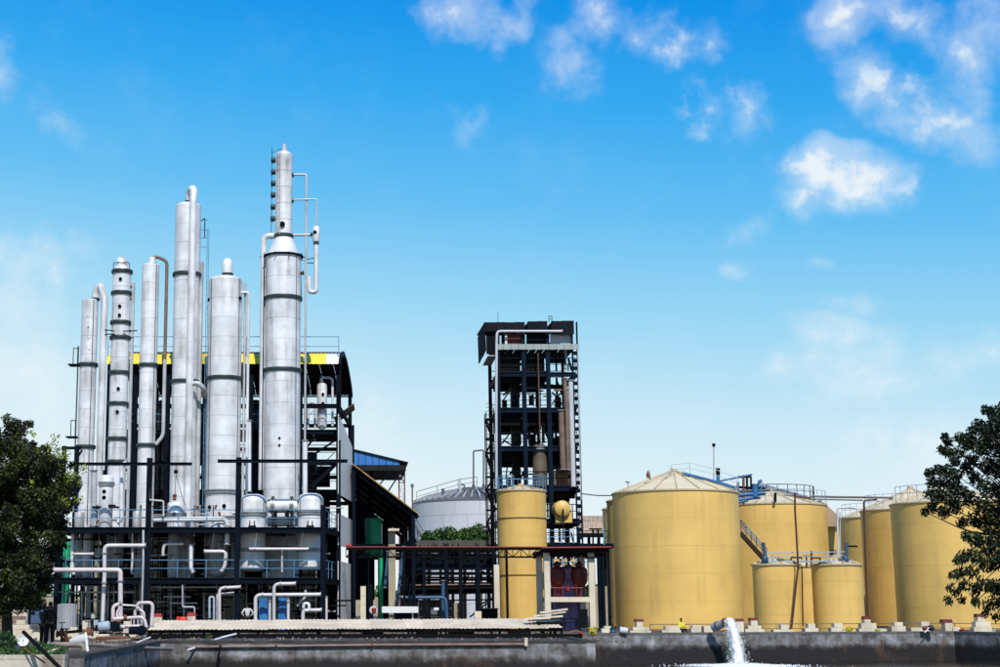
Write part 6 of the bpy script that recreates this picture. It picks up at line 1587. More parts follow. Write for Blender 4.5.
pole = thing('signal_post', 'slim post with a black round head at the right of the concrete frame', 'post', P(610, 634, 88)); rod('post_shaft', P(609.6, 634, 88), P(609.6, 617, 88), .03, NAVY, pole); cyl('round_head', P(610.2, 617, 88)[:2], P(610, 618, 88).z, P(610, 615, 88).z, .1, DARK, pole, 14)
def plant(label, u, v, Y, wpx, hpx, m, name='flowering_plant', cat='plant', size=.05, base=0.):
    c = P(u, v, Y); c.z = base
    t = thing(name, label, cat, c)
    cl = []
    for k in range(10): cl.append((c.x + random.uniform(-.5, .5) * M_(wpx, Y), Y + random.uniform(-.15, .15), base + random.uniform(.25, .85) * M_(hpx, Y), M_(wpx, Y) * .22))
    crown(t, c, cl, 2500, size, m, .6, name='foliage')
    joined('stem', [('r', (c.x + .03 * k, Y, base), (c.x + .06 * k * (-1) ** k, Y, base + M_(hpx, Y) * .6), .01) for k in range(4)], LEAF_B, t)
plant('yellow flowering plant right of the rusty hoop by the concrete frame', 592, 634, 84, 8, 9, FLOWER)
plant('yellow flowering plant at the canopy end under the pale sheets', 544, 634, 76, 8, 6, FLOWER)
plant('yellow flowers spilling beside the right small tank plinth', 847, 634, 92, 9, 6, FLOWER)
plant('few yellow flowers right of the pipe foot plinth', 878, 634, 92.5, 6, 4, FLOWER)
plant('small green weed under the canopy edge', 209, 640, 74.9, 6, 5, LEAF_B)
plant('small red flowering tuft left of the corner pillar foot', 962, 632, 93, 4, 5, leaf_mat('red flowers', (.2, .01, .01), (.4, .02, .02), (.5, .05, .03), 8))
t = thing('dark_lump', 'dark round lump with a white strip on the coping under the hanging pipe', 'sack', P(930, 632, 92)); 
bm = bmesh.new(); bmesh.ops.create_icosphere(bm, subdivisions=3, radius=.22)
for v_ in bm.verts: v_.co *= 1 + .25 * mnoise.noise(v_.co * 6); v_.co.z *= .8
put('sack_body', finish(bm, mat('dark sacking', (.04, .04, .045), .9), 80), t, Matrix.Translation(P(931, 627.8, 92))); rod('white_strip', P(925, 632.5, 91.8), P(929, 627.5, 91.8), .035, WHITEP, t); rod('red_roll', P(923, 628.5, 92), P(927, 628, 92), .13, DRED, t, 14)

# ================================================================== OUTFALL
t = thing('outfall_pipe', 'grey outfall pipe with a rusty mouth poking over the pond wall', 'pipe', P(718, 630, 87.2))
oa, ob = P(713, 627.2, 88.2), P(725, 622.8, 87.5)
pipe('pipe_body', [oa, ob], .23, mat('grey plastic pipe', (.25, .26, .29), .5), t, None, 24)
d_ = (ob - oa).normalized(); rod('mouth_ring', ob - d_ * .02, ob + d_ * .12, .27, RUST, t, 24); rod('coupling', oa + d_ * .3, oa + d_ * .42, .26, GREYR, t, 24)
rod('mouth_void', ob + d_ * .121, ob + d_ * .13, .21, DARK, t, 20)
run('thin green hose hanging down the pond wall by the jet', [(729.5, 631, 87.0), (729, 645, 86.9), (726.5, 660, 86.8)], .03, mat('green hose', (.01, .15, .10), .5))
# the jet: ballistic core broken up by noise, plus spray
p0 = ob + d_ * .15; pend = P(739, 661, 86.6)
jt = thing('water_jet', 'white water jet gushing from the outfall pipe into the pond', 'water jet', p0)
path = []; rad = []
zd_ = p0.z - WZ; T_ = 1.0
for i in range(29):
    f = i / 28; z = p0.z + .62 * f * (1 - f) * (1 - f) * 1.6 - zd_ * f ** 2.2
    path.append(Vector((p0.x + (pend.x - p0.x) * f ** .9, p0.y + (pend.y - p0.y) * f, z))); rad.append(.15 + .13 * f)
def jet_point(f, spread):
    i = min(27, int(f * 28)); p = path[i].lerp(path[i + 1], f * 28 - i)
    return p
bm = bmesh.new(); tube_bm(bm, [p - p0 for p in path], rad, 28)
bmesh.ops.subdivide_edges(bm, edges=bm.edges, cuts=1)
for v_ in bm.verts:
    q = v_.co; k = mnoise.noise(Vector((q.x * 7, q.y * 7, q.z * 2.2))) * .10 + mnoise.noise(q * 16) * .05
    v_.co += Vector((k, k * .5, k * .6))
JET = bpy.data.materials.new('aerated water'); JET.use_nodes = True
b = JET.node_tree.nodes['Principled BSDF']; b.inputs['Base Color'].default_value = (.88, .90, .92, 1); b.inputs['Roughness'].default_value = .3; b.inputs['Subsurface Weight'].default_value = .2; b.inputs['Subsurface Radius'].default_value = (.1, .1, .1)
put('jet_stream', finish(bm, JET, 80), jt, Matrix.Translation(p0))
def blobs_mesh(cents, radii, m):
    """tiny octahedral drops in one mesh"""
    base = np.array([(1, 0, 0), (-1, 0, 0), (0, 1, 0), (0, -1, 0), (0, 0, 1), (0, 0, -1)], float)
    fc = np.array([(0, 2, 4), (2, 1, 4), (1, 3, 4), (3, 0, 4), (2, 0, 5), (1, 2, 5), (3, 1, 5), (0, 3, 5)])
    n = len(cents); v = (cents[:, None, :] + base[None] * radii[:, None, None]).reshape(-1, 3)
    f = (fc[None] + (np.arange(n) * 6)[:, None, None]).reshape(-1, 3)
    me = bpy.data.meshes.new('drops'); me.vertices.add(len(v)); me.loops.add(len(f) * 3); me.polygons.add(len(f))
    me.vertices.foreach_set('co', v.astype(np.float32).ravel()); me.loops.foreach_set('vertex_index', f.astype(np.int32).ravel())
    me.polygons.foreach_set('loop_start', np.arange(0, len(f) * 3, 3, dtype=np.int32)); me.materials.append(m); me.update(); me.validate(); return me
n = 5200; fs = rng.uniform(0.02, 1, n) ** .8; cs_ = np.array([jet_point(f * .999, 0) for f in fs])
off = rng.normal(size=(n, 3)) * (.06 + .19 * fs)[:, None] * np.array([1, .8, .7])
o = put('spray', blobs_mesh(cs_ + off - np.array(p0), rng.uniform(.008, .035, n), JET), jt, Matrix.Translation(p0)); o['kind'] = 'stuff'
# splash foam on the water
n = 6500; a = rng.uniform(0, 2 * np.pi, n); q = np.abs(rng.normal(size=n)) * .42
fx = path[-1].x - .3 + np.cos(a) * q * 3.4; fy = path[-1].y - 2.0 + np.sin(a) * q * 2.6
fz = WZ + np.abs(rng.normal(size=n)) * .10 * np.exp(-((fx - path[-1].x) ** 2 + (fy - path[-1].y) ** 2) / 1.2) + .01
o = put('splash_foam', blobs_mesh(np.stack([fx, fy, fz], 1) - np.array([path[-1].x, path[-1].y, WZ]), rng.uniform(.010, .045, n), JET), None, Matrix.Translation((path[-1].x, path[-1].y, WZ)))
struct(o, 'stuff'); o['label'] = 'white splash foam where the jet meets the pond'; o['category'] = 'foam'
# ================================================================== LEFT FOREGROUND
masonry('cream wall at the far left behind the tree', -40, 27, 633, 609, 86, m=CREAM)
def steps(label, blocks, Y, m=CREAM, name='stepped_wall', cat='wall'):
    u = (blocks[0][0] + blocks[0][1]) / 2
    t = thing(name, label, cat, (XU(u, Y, 630), Y, 0))
    for (a, b, v0, v1) in blocks: box('masonry_block', (XU(a, Y, 630), Y - .2 - random.uniform(0, .02), max(0, ZV(v0, Y))), (XU(b, Y, 630) - .01, Y + .2, ZV(v1, Y) - .01), m, t)
    return t
steps('tall stepped cream wall at the left edge behind the leaning black pole', [(8, 33, 646, 629), (33, 42, 646, 633), (12, 30, 629, 624.5), (17, 26, 624.5, 620)], 70)
steps('cream block column at the left edge below the tree', [(-6, 8, 648, 634), (-6, 3, 634, 630)], 62)
steps('low stepped cream wall behind the two men', [(56, 70, 640, 630), (62, 80, 640, 633), (70, 78, 633, 627), (34, 40, 640, 632)], 74)
steps('cream blocks behind the pump pipes', [(83, 90, 640, 620.5), (90, 99, 640, 631), (99, 110, 640, 634)], 78)
steps('cream block beside the pump set', [(124, 131, 640, 621), (131, 138, 640, 632)], 80)
t = thing('brick_panel', 'brownish brick panel at the left edge in front of the cream wall', 'wall', (XU(8, 76), 76, 0))
for j in range(5):
    for i in range(8): box('brick_course', (XU(-6, 76) + i * .16 * 1.3, 75.9, .18 + j * .19), (XU(-6, 76) + (i + 1) * .16 * 1.3 - .012, 76.1, .18 + (j + 1) * .19 - .012), mat('dull brick', (.20, .13, .10), .9, 0, .3, 3.), t)
# parked car behind (dark, mostly hidden) : body, cabin, windows, wheels
def car(label, u, v, Y, m):
    c = P(u, v, Y); c.z = 0; t = thing('parked_car', label, 'car', c)
    L2, W2 = 2.0, .8
    prof = [(-L2, .35), (-L2, .75), (-1.5, .88), (-.95, .95), (-.45, 1.38), (.75, 1.40), (1.3, .98), (1.9, .86), (L2, .6), (L2, .32)]
    bm = bmesh.new(); a = [bm.verts.new((x, -W2, z)) for x, z in prof]; b = [bm.verts.new((x, W2, z)) for x, z in prof]
    bm.faces.new(a); bm.faces.new(b[::-1])
    for i in range(len(prof)): bm.faces.new((a[i], b[i], b[(i + 1) % len(prof)], a[(i + 1) % len(prof)]))
    bmesh.ops.bevel(bm, geom=bm.edges[:], offset=.06, segments=2, affect='EDGES')
    body = put('body', finish(bm, m, 40), t, Matrix.Translation(c))
    for x0_, x1_ in ((-.75, .0), (.08, .85)): poly_prism('window', [c + Vector((x0_ + .1, -W2 - .005, .98)), c + Vector((x1_, -W2 - .005, .98)), c + Vector((x1_ - .12, -W2 + .03, 1.28)), c + Vector((x0_ + .35, -W2 + .03, 1.28))], .02, mat('dark glass', (.01, .012, .014), .15), t)
    for x in (-1.25, 1.25):
        for s in (-1, 1):
            w = rod('wheel', c + Vector((x, s * (W2 - .16), .32)), c + Vector((x, s * (W2 + .02), .32)), .32, RUBBER, t, 24); rod('rim', c + Vector((x, s * (W2 + .02), .32)), c + Vector((x, s * (W2 + .03), .32)), .19, GFLANGE, w, 16)
    for s in (-1, 1): box('headlight', c + Vector((-L2 - .02, s * .55 - .15, .62)), c + Vector((-L2 + .05, s * .55 + .15, .74)), WHITEP, t)
car('blue grey car parked beyond the two men, mostly hidden', 37, 632, 112, mat('blue grey car paint', (.08, .13, .24), .3, .3))
t = thing('tarpaulin', 'grey tarpaulin slope at the lower left beside the satellite dish', 'tarpaulin', P(14, 650, 55))
bm = bmesh.new(); rows = []
for j in range(9):
    rows.append([bm.verts.new((-.35 + 1.1 * i / 12 - .1 * j / 8, .12 * j, (.02 + .42 * (i / 12) * (j / 8)) + .03 * mnoise.noise(Vector((i * .5, j * .5, 0))))) for i in range(13)])
for a, b in zip(rows, rows[1:]):
    for i in range(12): bm.faces.new((a[i], a[i + 1], b[i + 1], b[i]))
put('tarpaulin_sheet', finish(bm, mat('violet grey tarpaulin', (.07, .07, .09), .6), 80), t, Matrix.Translation((P(13, 650, 54).x, 54, .05)))
box('board_under', (P(13, 650, 54).x - .3, 54.2, 0), (P(13, 650, 54).x + .7, 55, .03), CREAMD, t)
t = thing('satellite_dish', 'small white dish on a dark bracket at the lower left', 'dish', P(23, 655, 51))
dc = P(22.5, 641, 51)
lathe('dish_bowl', dc + Vector((0, 0, 0)), [(0, 0), (.08, .012), (.15, .045), (.19, .09), (.18, .09), (.14, .055), (0, .02)], WHITEP, t, 28, axis=(.35, -1, .25))
rod('feed_arm', dc, dc + Vector((.1, -.3, .05)), .012, DARK, t, 6); rod('dish_mast', (dc.x + .03, 51.05, 0), (dc.x + .03, 51.05, dc.z), .02, DARK, t)
rod('brace', (dc.x - .1, 51, 0.02), (dc.x + .02, 51.05, dc.z - .05), .015, RUST, t, 6)
run('thick black pole leaning diagonally at the lower left', [(23.5, 632, 47.6), (60, 668, 45.5)], .06, DARK)
run('thin rusty rod leaning at the lower left', [(24, 648, 47.4), (45, 663, 46.8)], .025, RUST)
run('pale plank lying at the wall top left', [(47, 653, 50), (59, 648.5, 52)], .05, CREAM)
PP = mat('dull tan pipe', (.20, .175, .15), .7, 0, .3, 2., .4)
run('tan pipe lying on the ground and bending down into the basin', [(48, 645, 56), (78, 644.5, 56), (84, 646, 56), (84, 675, 56)], .10, PP, .35)
run('long tan pipe lying left of the canopy', [(85, 644, 60), (140, 648, 62), (172, 649, 66)], .075, PP)
run('second lower tan pipe left of the canopy', [(66, 649.5, 57), (110, 650.5, 60), (126, 651, 64)], .05, PP)
run('white painted post leaning over the basin', [(85.5, 633, 55), (90, 672, 54)], .05, mat('chalky white paint', (.62, .62, .62), .8, 0, .3, 6.), None)
run('rusty pipe with elbow lying before the pumps', [(96, 638, 70), (128, 638, 70)], .08, RUST)
run('orange rusty pipe lying left of the canopy corner', [(132, 643, 68.5), (156, 642.5, 68.5), (158, 645, 68.5)], .06, mat('orange rust', (.35, .1, .04), .8, 0, .3), .2)
run('dark pipe arm held between the valves', [(58, 633, 60), (70, 632, 60), (84, 630.5, 60)], .06, DARK)
for lab, u, v in (('rusty valve with a handwheel beside the two men', 61.5, 634), ('second rusty valve at the top of the white post', 88, 633), ('low rusty valve body on the ground behind the tan pipe', 66, 640)):
    c = P(u, v, 60); t = thing('gate_valve', lab, 'valve', c)
    lathe('valve_body', c - Vector((0, 0, .12)), [(0, 0), (.13, .04), (.16, .15), (.08, .26), (.06, .34), (0, .36)], RUST, t, 14)
    rod('flange', c + Vector((-.2, 0, 0)), c + Vector((-.14, 0, 0)), .14, RUST, t, 14); rod('flange', c + Vector((.14, 0, 0)), c + Vector((.2, 0, 0)), .14, RUST, t, 14)
    rod('spindle', c, c + Vector((0, 0, .45)), .02, RUST, t); lathe('hand_wheel', c + Vector((0, 0, .42)), [(.03, 0), (.14, 0), (.15, .015), (.14, .03), (.03, .03)], DARK, t, 18)
t = thing('pump_motor', 'pale grey pump motor lying left of the pinkish pipes', 'pump', P(104, 632, 72))
lathe('motor_body', P(98.5, 627.5, 72), [(0, 0), (.2, .01), (.24, .08), (.24, .5), (.16, .56), (.05, .58), (0, .58)], LIGHTB, t, 22, axis=(1, 0, .15))
box('base_plate', P(98, 634, 72), P(114, 632.5, 72.6), DARK, t); box('foot', P(101, 632.5, 72), P(107, 631, 72.4), DARK, t)
rod('coupling', P(109, 626.5, 72.1), P(113, 626.3, 72.1), .16, NAVY, t, 16); lathe('pump_casing', P(114, 626.5, 71.9), [(0, 0), (.2, 0), (.26, .06), (.26, .2), (.2, .26), (0, .26)], NAVY, t, 20, axis=(0, 1, 0))
t = thing('lying_tank', 'small grey conical tank lying on the ground behind the tan pipe', 'tank', P(76, 640, 58)); lathe('shell', P(70, 642, 58), [(0, 0), (.1, 0), (.16, .15), (.2, .4), (.2, .62), (0, .66)], GREYT, t, 20, axis=(1, 0, .2)); rod('spout', P(86, 637, 58), P(88, 636.5, 58), .06, GREYT, t)
# pink pump manifold
mf = lambda lab, pts, r, m=PINKP, fl=(): run(lab, pts, r, m, r * 3, 74, fl)
mf('pinkish pipe loop at the left of the pump manifold', [(113, 632), (113, 606), (121, 603.5)], .09)
mf('second short riser inside the pump manifold', [(117, 626), (117, 612), (120, 608)], .06)
mf('horizontal pinkish pipe through the pump manifold', [(112, 619), (144, 617), (146.5, 628)], .085)
mf('lower pinkish pipe of the pump manifold', [(113, 627), (141, 626.5)], .10, fl=(0,))
mf('pinkish inverted U pipe right of the pump manifold', [(137.5, 610), (137.5, 603), (153, 602.5), (151.5, 627)], .085)
mf('small pinkish ring loop in the pump manifold', [(135, 616), (135, 610), (140, 609.5), (144, 613), (144, 618)], .07)
mf('thin upper pipe of the pump manifold', [(123, 605), (138, 606), (141, 611)], .05, WPIPE)
mf('short pinkish riser beneath the pump manifold', [(127, 626), (127, 637)], .09)
for i, u in enumerate((131, 134, 138, 142)): mf('thin upright stub %s in the pump manifold' % ('nearest the left', 'second along', 'third along', 'at the right end')[i], [(u, 616), (u, 628)], .035, WPIPE)
t = thing('pump_set', 'dark pump set under the pinkish manifold', 'pump', P(133, 634, 73.5))
lathe('motor', P(129, 630.5, 73.5), [(0, 0), (.17, .01), (.2, .07), (.2, .5), (0, .55)], NAVY, t, 18, axis=(1, 0, 0)); lathe('casing', P(141, 630.5, 73.3), [(0, 0), (.2, 0), (.24, .05), (.24, .22), (.2, .26), (0, .26)], NAVY, t, 18, axis=(0, 1, 0)); box('base', P(115, 634.5, 73.3), P(146, 633, 74), DARK, t)
rod('rusty_flange', P(113, 621.5, 73.8), P(121, 621.5, 73.8), .06, RUST, t); rod('rusty_flange', P(124, 617.5, 73.8), P(126.5, 617.5, 73.8), .14, RUST, t, 14)
t = thing('small_lamp', 'short post with a pale lantern behind the valves', 'lamp', P(93, 626, 80)); rod('post_shaft', P(93, 630, 80), P(93, 617, 80), .03, DARK, t); cyl('lantern', P(93, 617, 80)[:2], P(93, 618.5, 80).z, P(93, 613.5, 80).z, .11, mat('pale lantern glass', (.4, .42, .36), .4), t, 14); cyl('lantern_cap', P(93, 617, 80)[:2], P(93, 613.4, 80).z, P(93, 612.8, 80).z, .14, GREYR, t, 14)
t = thing('electric_box', 'pale blue electric box on a stand right of the lantern', 'box', P(96, 634, 76)); box('box_body', P(93.5, 625, 76), P(99, 620, 76.3), LIGHTB, t); box('stand', P(95.5, 633, 76.1), P(96.8, 625.05, 76.2), DARK, t)
# weeds at the lower left
wd = []
for i in range(150): 
    u = random.uniform(-20, 62); Y = random.uniform(49, 60); p = P(u, 640, Y); wd.append((p.x, Y, random.uniform(.0, .18), random.uniform(.15, .32)))
o = crown(None, (XU(20, 54), 54, 0), wd, 1600, .05, LEAF_B, .4, name='weeds', flat=.6); struct(o, 'stuff'); o['label'] = 'green weeds growing on the bank at the lower left'; o['category'] = 'weeds'
plant('leafy green bush at the left edge above the pale wall', 3, 655, 51, 22, 24, LEAF_B, 'shrub', 'shrub', .045)

n = 2600
rx = rng.uniform(XS - 14, XE + 2, n); ry = rng.uniform(62, 96, n); keep = (ry > 68.8) | (rx < XS - .3); rx, ry = rx[keep], ry[keep]
rr0 = rng.uniform(.02, .11, len(rx))
o = put('rubble', blobs_mesh(np.stack([rx, ry, rr0 * .3], 1), rr0, mat('grey brown rubble', (.17, .14, .11), .9, 0, .5, 3.)), None)
struct(o, 'stuff'); o['label'] = 'loose rubble and stones scattered over the yard'; o['category'] = 'rubble'
for k, (u, v, Y, l, a_, m, lab) in enumerate(((70, 639, 66, 1.6, .2, CREAM, 'pale broken plank lying behind the tan pipe'), (100, 641, 70, 2.2, -.1, RUST, 'rusty channel lying left of the canopy'), (118, 643, 69.5, 1.2, .5, CREAMD, 'short beige board at the basin edge'), (36, 642, 64, 1.4, -.3, CREAMD, 'beige board lying left of the two men'), (140, 640, 71, 1.8, .1, DARK, 'dark beam lying under the canopy corner'), (92, 646, 62, 1.1, .6, WHITEP, 'white plastic strip at the basin rim'))):
    c = P(u, v, Y); t = thing('loose_board', lab, 'board', (c.x, c.y, .06))
    dv = Vector((math.cos(a_), math.sin(a_) * .6, .03)) * l / 2
    beam('board_body', Vector((c.x, Y, .07)) - dv, Vector((c.x, Y, .09)) + dv, .14, .05, m, t, 'b'); beam('cross_batten', Vector((c.x - .1, Y - .15, .035)), Vector((c.x - .1, Y + .15, .035)), .06, .05, m, t, 'b')

# ================================================================== PEOPLE
def skin_body(name, joints, edges, m, parent, root, sub=2):
    """joints: (pos, radius) -> one continuous skinned surface"""
    me = bpy.data.meshes.new(name); me.from_pydata([Vector(j[0]) for j in joints], edges, [])
    o = bpy.data.objects.new(name, me)
    sk = o.modifiers.new('skin', 'SKIN'); sk.use_smooth_shade = True
    for i, j in enumerate(joints):
        rr = j[1]; me.skin_vertices[0].data[i].radius = rr if isinstance(rr, tuple) else (rr, rr)
    me.skin_vertices[0].data[0].use_root = True
    sb = o.modifiers.new('sub', 'SUBSURF'); sb.levels = sub; sb.render_levels = sub
    me.materials.append(m)
    return link(o, parent, root)
def person(label, pos, face, top, legs_m, h=1.7, pose='stand', armsp='down', lean=0., shoes=DARK, hairm=HAIR):
    t = thing('person', label, 'person', pos)
    W = Matrix.Translation(Vector(pos)) @ Matrix.Rotation(face, 4, 'Z')    # figure looks along local -Y
    s = h / 1.7
    def V(x, y, z): return (x * s, y * s, z * s)
    hip = .92; sh = 1.40
    if pose == 'sit': hip = .12; sh = .60
    L_ = lean
    J = [(V(0, 0, hip), (.13 * s, .10 * s)), (V(0, -L_ * .5, hip + .2), (.12 * s, .095 * s)), (V(0, -L_, sh - .06), (.145 * s, .10 * s)), (V(0, -L_ - .01, sh + .06), .055 * s), (V(0, -L_ - .015, sh + .12), .055 * s), (V(0, -L_ - .03, sh + .20), (.078 * s, .092 * s)), (V(0, -L_ - .02, sh + .27), (.07 * s, .085 * s))]
    E = [(0, 1), (1, 2), (2, 3), (3, 4), (4, 5), (5, 6)]
    arms = {'down': lambda q: [(q * .19, -L_, sh - .01, .05), (q * .235, -L_ + .02, sh - .28, .042), (q * .23, -L_ - .05, sh - .52, .032), (q * .225, -L_ - .09, sh - .60, .035), (q * .22, -L_ - .11, sh - .66, .028)],
            'hips': lambda q: [(q * .19, -L_, sh - .01, .05), (q * .37, -L_ + .08, sh - .26, .042), (q * .22, -L_ - .02, sh - .44, .032), (q * .18, -L_ - .04, sh - .47, .035), (q * .14, -L_ - .08, sh - .48, .026)],
            'front': lambda q: [(q * .19, -L_, sh - .01, .05), (q * .23, -L_ - .06, sh - .27, .042), (q * .12, -L_ - .28, sh - .30, .032), (q * .08, -L_ - .35, sh - .30, .035), (q * .06, -L_ - .40, sh - .29, .026)]}[armsp]
    hands = []
    for q in (-1, 1):
        k = len(J); A = arms(q)
        for a in A[:4]: J.append((V(*a[:3]), a[3] * s))
        E += [(2, k), (k, k + 1), (k + 1, k + 2), (k + 2, k + 3)]
        # five fingers
        pw, pf = Vector(A[3][:3]), Vector(A[4][:3]); d = (pf - pw).normalized(); sd = d.cross(Vector((0, 0, 1)) if abs(d.z) < .8 else Vector((0, 1, 0))).normalized()
        hands.append((pw, d, sd, q))
        for fi, (o_, ln_) in enumerate(((-.03, .07), (-.01, .085), (.01, .08), (.03, .065))):
            b_ = pw + d * .02 + sd * o_; kk = len(J)
            J.append((V(*(b_ + d * ln_ * .6)), .009 * s)); J.append((V(*(b_ + d * ln_ + Vector((0, -.012, 0)))), .007 * s)); E += [(k + 3, kk), (kk, kk + 1)]
        kk = len(J); J.append((V(*(pw + sd * -.045 + d * .02)), .010 * s)); J.append((V(*(pw + sd * -.055 + d * .05)), .008 * s)); E += [(k + 3, kk), (kk, kk + 1)]
        if pose == 'stand': Lg = [(q * .10, 0, hip - .08, .085), (q * .11, -.02, .50, .058), (q * .12, .02, .10, .038), (q * .13, -.10, .035, .035), (q * .135, -.16, .03, .028)]
        else: Lg = [(q * .10, -.02, hip - .02, .085), (q * .15, -.42, .16, .06), (q * .13, -.42, -.25, .04), (q * .13, -.5, -.33, .035), (q * .13, -.56, -.33, .03)]
        k2 = len(J)
        for a in Lg: J.append((V(*a[:3]), a[3] * s))
        E += [(0, k2)] + [(k2 + i, k2 + i + 1) for i in range(4)]
    body = skin_body('body', J, E, SKIN, t, W)
    # clothing: slightly larger skins
    g = .016
    JS = [(V(0, 0, hip - .03), (.155 * s, .125 * s)), (V(0, -L_ * .5, hip + .2), (.15 * s, .12 * s)), (V(0, -L_, sh - .06), (.165 * s, .12 * s)), (V(0, -L_, sh + .03), (.08 * s, .075 * s))]
    ES = [(0, 1), (1, 2), (2, 3)]
    for q in (-1, 1):
        k = len(JS); A = arms(q)
        for a in A[:3]: JS.append((V(*a[:3]), (a[3] + g) * s))
        ES += [(2, k), (k, k + 1), (k + 1, k + 2)]
    skin_body('shirt', JS, ES, top, t, W)
    JT = [(V(0, 0, hip + .02), (.15 * s, .12 * s))]; ET = []
    for q in (-1, 1):
        if pose == 'stand': Lg = [(q * .10, 0, hip - .08, .105), (q * .11, -.02, .50, .078), (q * .12, .02, .10, .062)]
        else: Lg = [(q * .10, -.02, hip - .02, .1), (q * .15, -.42, .16, .078), (q * .13, -.42, -.22, .06)]
        k = len(JT)
        for a in Lg: JT.append((V(*a[:3]), a[3] * s))
        ET += [(0, k), (k, k + 1), (k + 1, k + 2)]
    skin_body('trousers', JT, ET, legs_m, t, W)
    for q in (-1, 1):
        zf_ = .0 if pose == 'stand' else -.36
        yf_ = 0 if pose == 'stand' else -.42
        bm = bmesh.new(); bmesh.ops.create_cube(bm, size=1); 
        for v_ in bm.verts: v_.co = Vector((v_.co.x * .10, v_.co.y * .27, (v_.co.z + .5) * (.09 if v_.co.y > 0 else .06)))
        bmesh.ops.bevel(bm, geom=bm.edges[:], offset=.02, segments=2, affect='EDGES')
        put('shoe', finish(bm, shoes, 60), t, W @ Matrix.Translation(V(q * .125, yf_ - .06, zf_)))
    # hair cap, ears, eyes, nose, mouth
    hc = Vector(V(0, -L_ - .02, sh + .245))
    bm = bmesh.new(); bmesh.ops.create_uvsphere(bm, u_segments=18, v_segments=12, radius=1)
    bmesh.ops.delete(bm, geom=[v_ for v_ in bm.verts if v_.co.z < -.15 and v_.co.y < .25 or v_.co.z < -.6], context='VERTS')
    put('hair', finish(bm, hairm, 80), t, W @ Matrix.Translation(hc + Vector((0, .008, .015))) @ S3(.088 * s, .105 * s, .10 * s))
    for q in (-1, 1):
        put('ear', unit_cyl(SKIN, 10), t, W @ Matrix.Translation(hc + Vector((q * .082 * s, .01, -.045 * s))) @ Matrix.Rotation(R(90), 4, 'Y') @ S3(.028 * s, .016 * s, .012))
        put('eye', unit_cyl(HAIR, 8), t, W @ Matrix.Translation(hc + Vector((q * .032 * s, -.098 * s, -.03 * s))) @ Matrix.Rotation(R(90), 4, 'X') @ S3(.009, .009, .006))
    put('nose', unit_cyl(SKIN, 6, .4), t, W @ Matrix.Translation(hc + Vector((0, -.088 * s, -.055 * s))) @ Matrix.Rotation(R(70), 4, 'X') @ S3(.016, .016, .03))
    put('mouth', unit_box(DRED), t, W @ Matrix.Translation(hc + Vector((0, -.092 * s, -.09 * s))) @ S3(.045, .01, .007))
    return t
person('taller man in a dark brown shirt, right of the two at lower left', (XU(51.5, 61), 61, 0), R(200), CL_D1, CL_D2, 1.72)
person('man in a grey brown shirt standing at the lower left behind a dark pipe arm', (XU(44.3, 62), 62.2, 0), R(150), CL_G, CL_D1, 1.62, armsp='front')
person('worker in a white shirt standing in the shade left of the blue heat exchangers', (XU(247.5, 97.5), 97.8, 0), R(190), CL_W, CL_D2, 1.72, armsp='hips')
yw = wy(681)
person('worker in a yellow vest sitting on the pond parapet under the largest tank', (XU(681, yw - .2, 630), yw - .3, .16), R(25), CL_Y, CL_D2, 1.35, pose='sit', armsp='front')

# ================================================================== TREES
def big_tree(name, label, root, trunk_pts, r0, clusters, per, size, m, aspect, nrm_=None):
    t = thing(name, label, 'tree', root)
    tree_limb(t, [root] + trunk_pts, r0, r0 * .45, 'trunk')
    return t
LY = 58.0
lr = P(8, 650, LY); lr.z = 0
lt = big_tree('leafy_tree', 'large dark leafy tree cut by the left edge with sunlit lime green leaves', lr, [P(6, 600, LY), P(12, 540, LY), P(8, 480, LY)], .22, None, 0, 0, None, 0)
cl = []
outline = [(0, 418), (18, 414), (30, 424), (24, 438), (38, 446), (52, 448), (58, 460), (70, 455), (77, 470), (82, 480), (76, 492), (70, 500), (73, 520), (66, 540), (60, 560), (58, 580), (50, 596), (38, 606), (18, 611), (0, 613), (-20, 610), (-60, 580), (-75, 520), (-60, 450), (-25, 420)]
def inside(u, v, poly):
    c = False; n = len(poly)
    for i in range(n):
        (x1, y1), (x2, y2) = poly[i], poly[(i + 1) % n]
        if (y1 > v) != (y2 > v) and u < (x2 - x1) * (v - y1) / (y2 - y1) + x1: c = not c
    return c
while len(cl) < 420:
    u = random.uniform(-75, 84); v = random.uniform(414, 614)
    if not inside(u, v, outline): continue
    rr = random.uniform(.22, .52)
    if not inside(u + rr * 18, v, outline) or not inside(u, v - rr * 18, outline): rr = random.uniform(.14, .25)
    de = math.sqrt(max(0, 1 - ((u - 5) / 90) ** 2)) * 2.4
    p = P(u, v, LY + random.uniform(-de, de)); cl.append((p.x, p.y, p.z, rr))
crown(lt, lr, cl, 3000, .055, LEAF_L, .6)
LIME = leaf_mat('sunlit lime leaves', (.05, .08, .01), (.16, .22, .02), (.30, .36, .05), 1.2)  # lighter leaf colour painted in for the sunlit part of the crown
cl2 = []
for i in range(46):
    u, v = random.choice([(60, 452), (66, 470), (74, 474), (70, 486), (46, 450), (26, 428), (62, 496), (30, 470), (20, 500), (40, 505), (10, 470)]); p = P(u + random.gauss(0, 5), v + random.gauss(0, 5), LY - random.uniform(.8, 2.2)); cl2.append((p.x, p.y, p.z, random.uniform(.08, .22)))
crown(lt, lr, cl2, 1100, .05, LIME, .55, name='sunlit_foliage')
for k in range(12):
    b = P(8, 590 - k * 9, LY); e = P(random.uniform(-40, 68), 560 - k * 10 + random.uniform(-30, 10), LY + random.uniform(-1.8, 1.8))
    tree_limb(lt, [b, b.lerp(e, .5) + Vector((0, 0, .25)), e], .07, .015)
RY = 42.0
rr_ = P(1075, 660, RY); rr_.z = 0
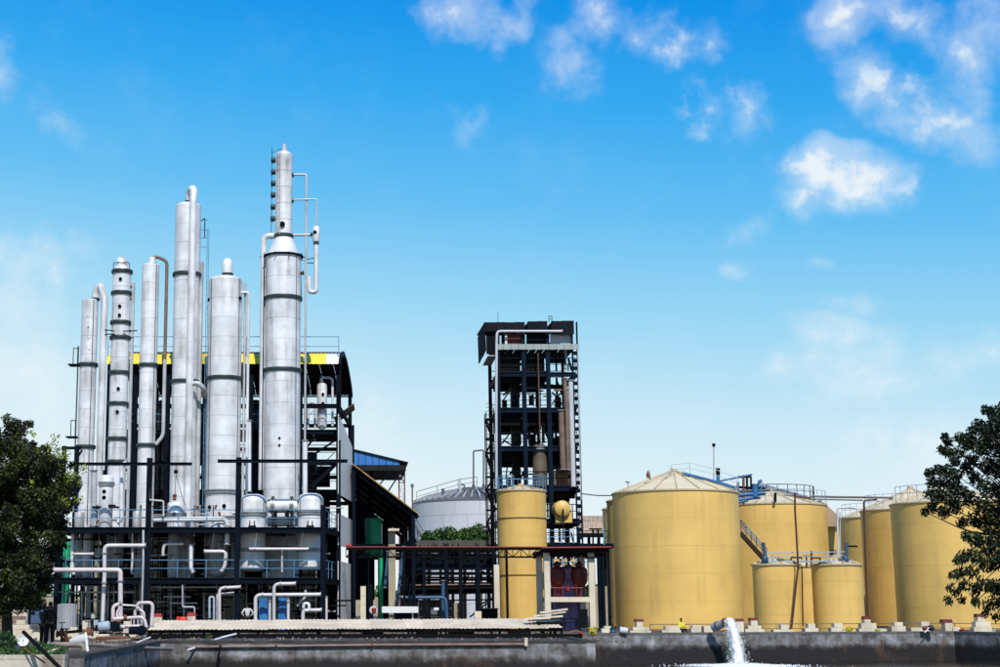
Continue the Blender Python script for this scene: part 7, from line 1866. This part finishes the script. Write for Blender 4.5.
rt = big_tree('leafy_tree', 'dark glossy leaved tree reaching in from the right edge with drooping twigs', rr_, [P(1070, 560, RY), P(1050, 500, RY), P(1040, 430, RY)], .26, None, 0, 0, None, 0)
cc_ = [(986, 410, 6), (993, 412, 8), (1000, 425, 14), (978, 425, 8), (988, 432, 12), (972, 432, 7), (960, 438, 7), (945, 437, 5), (948, 442, 6), (968, 442, 10), (982, 446, 12), (998, 446, 14), (942, 450, 6), (950, 453, 7), (960, 452, 8), (955, 461, 6), (972, 460, 8), (990, 466, 12), (1004, 470, 14),
       (930, 473, 6), (938, 470, 7), (948, 471, 8), (956, 475, 8), (932, 482, 7), (943, 482, 9), (954, 486, 9), (928, 494, 6), (938, 496, 9), (950, 498, 9), (962, 492, 8), (925, 512, 5), (932, 508, 7), (944, 512, 8), (956, 508, 8), (967, 468, 8), (975, 478, 9), (985, 487, 10), (1000, 492, 13),
       (970, 500, 10), (984, 506, 12), (1000, 512, 14), (962, 522, 7), (974, 520, 10), (988, 524, 12), (1002, 534, 14), (966, 536, 6), (976, 540, 9), (990, 546, 11), (958, 560, 6), (966, 556, 8), (976, 556, 9), (988, 564, 10), (1002, 560, 12), (954, 575, 6), (962, 572, 7), (972, 572, 8), (950, 588, 5), (956, 592, 5), (948, 600, 5), (964, 585, 7), (974, 590, 8), (984, 584, 9), (996, 588, 10), (962, 600, 5), (976, 602, 6), (990, 604, 9), (986, 614, 5), (996, 616, 6), (1003, 605, 8)]
cl = []; dr = []
for (u, v, r) in cc_:
    p = P(u, v, RY + random.uniform(-1.6, 1.6)); (cl if v < 545 else dr).append((p.x, p.y, p.z, M_(r, RY) * .92))
for i in range(200):
    u = random.uniform(1008, 1150); v = random.uniform(400, 620); p = P(u, v, RY + random.uniform(-2.6, 2.6)); (cl if v < 545 else dr).append((p.x, p.y, p.z, random.uniform(.25, .5)))
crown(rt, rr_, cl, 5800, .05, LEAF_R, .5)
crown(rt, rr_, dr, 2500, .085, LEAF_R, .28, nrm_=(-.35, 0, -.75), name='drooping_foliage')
hub = P(1045, 520, RY)
for (u, v, r) in cc_[::2]:
    e = P(u, v, RY + random.uniform(-.8, .8)); f = P(min(1045, u + 60), v + (520 - v) * .35 + (25 if v < 520 else -30), RY)
    tree_limb(rt, [hub, f, e], .06, .010)
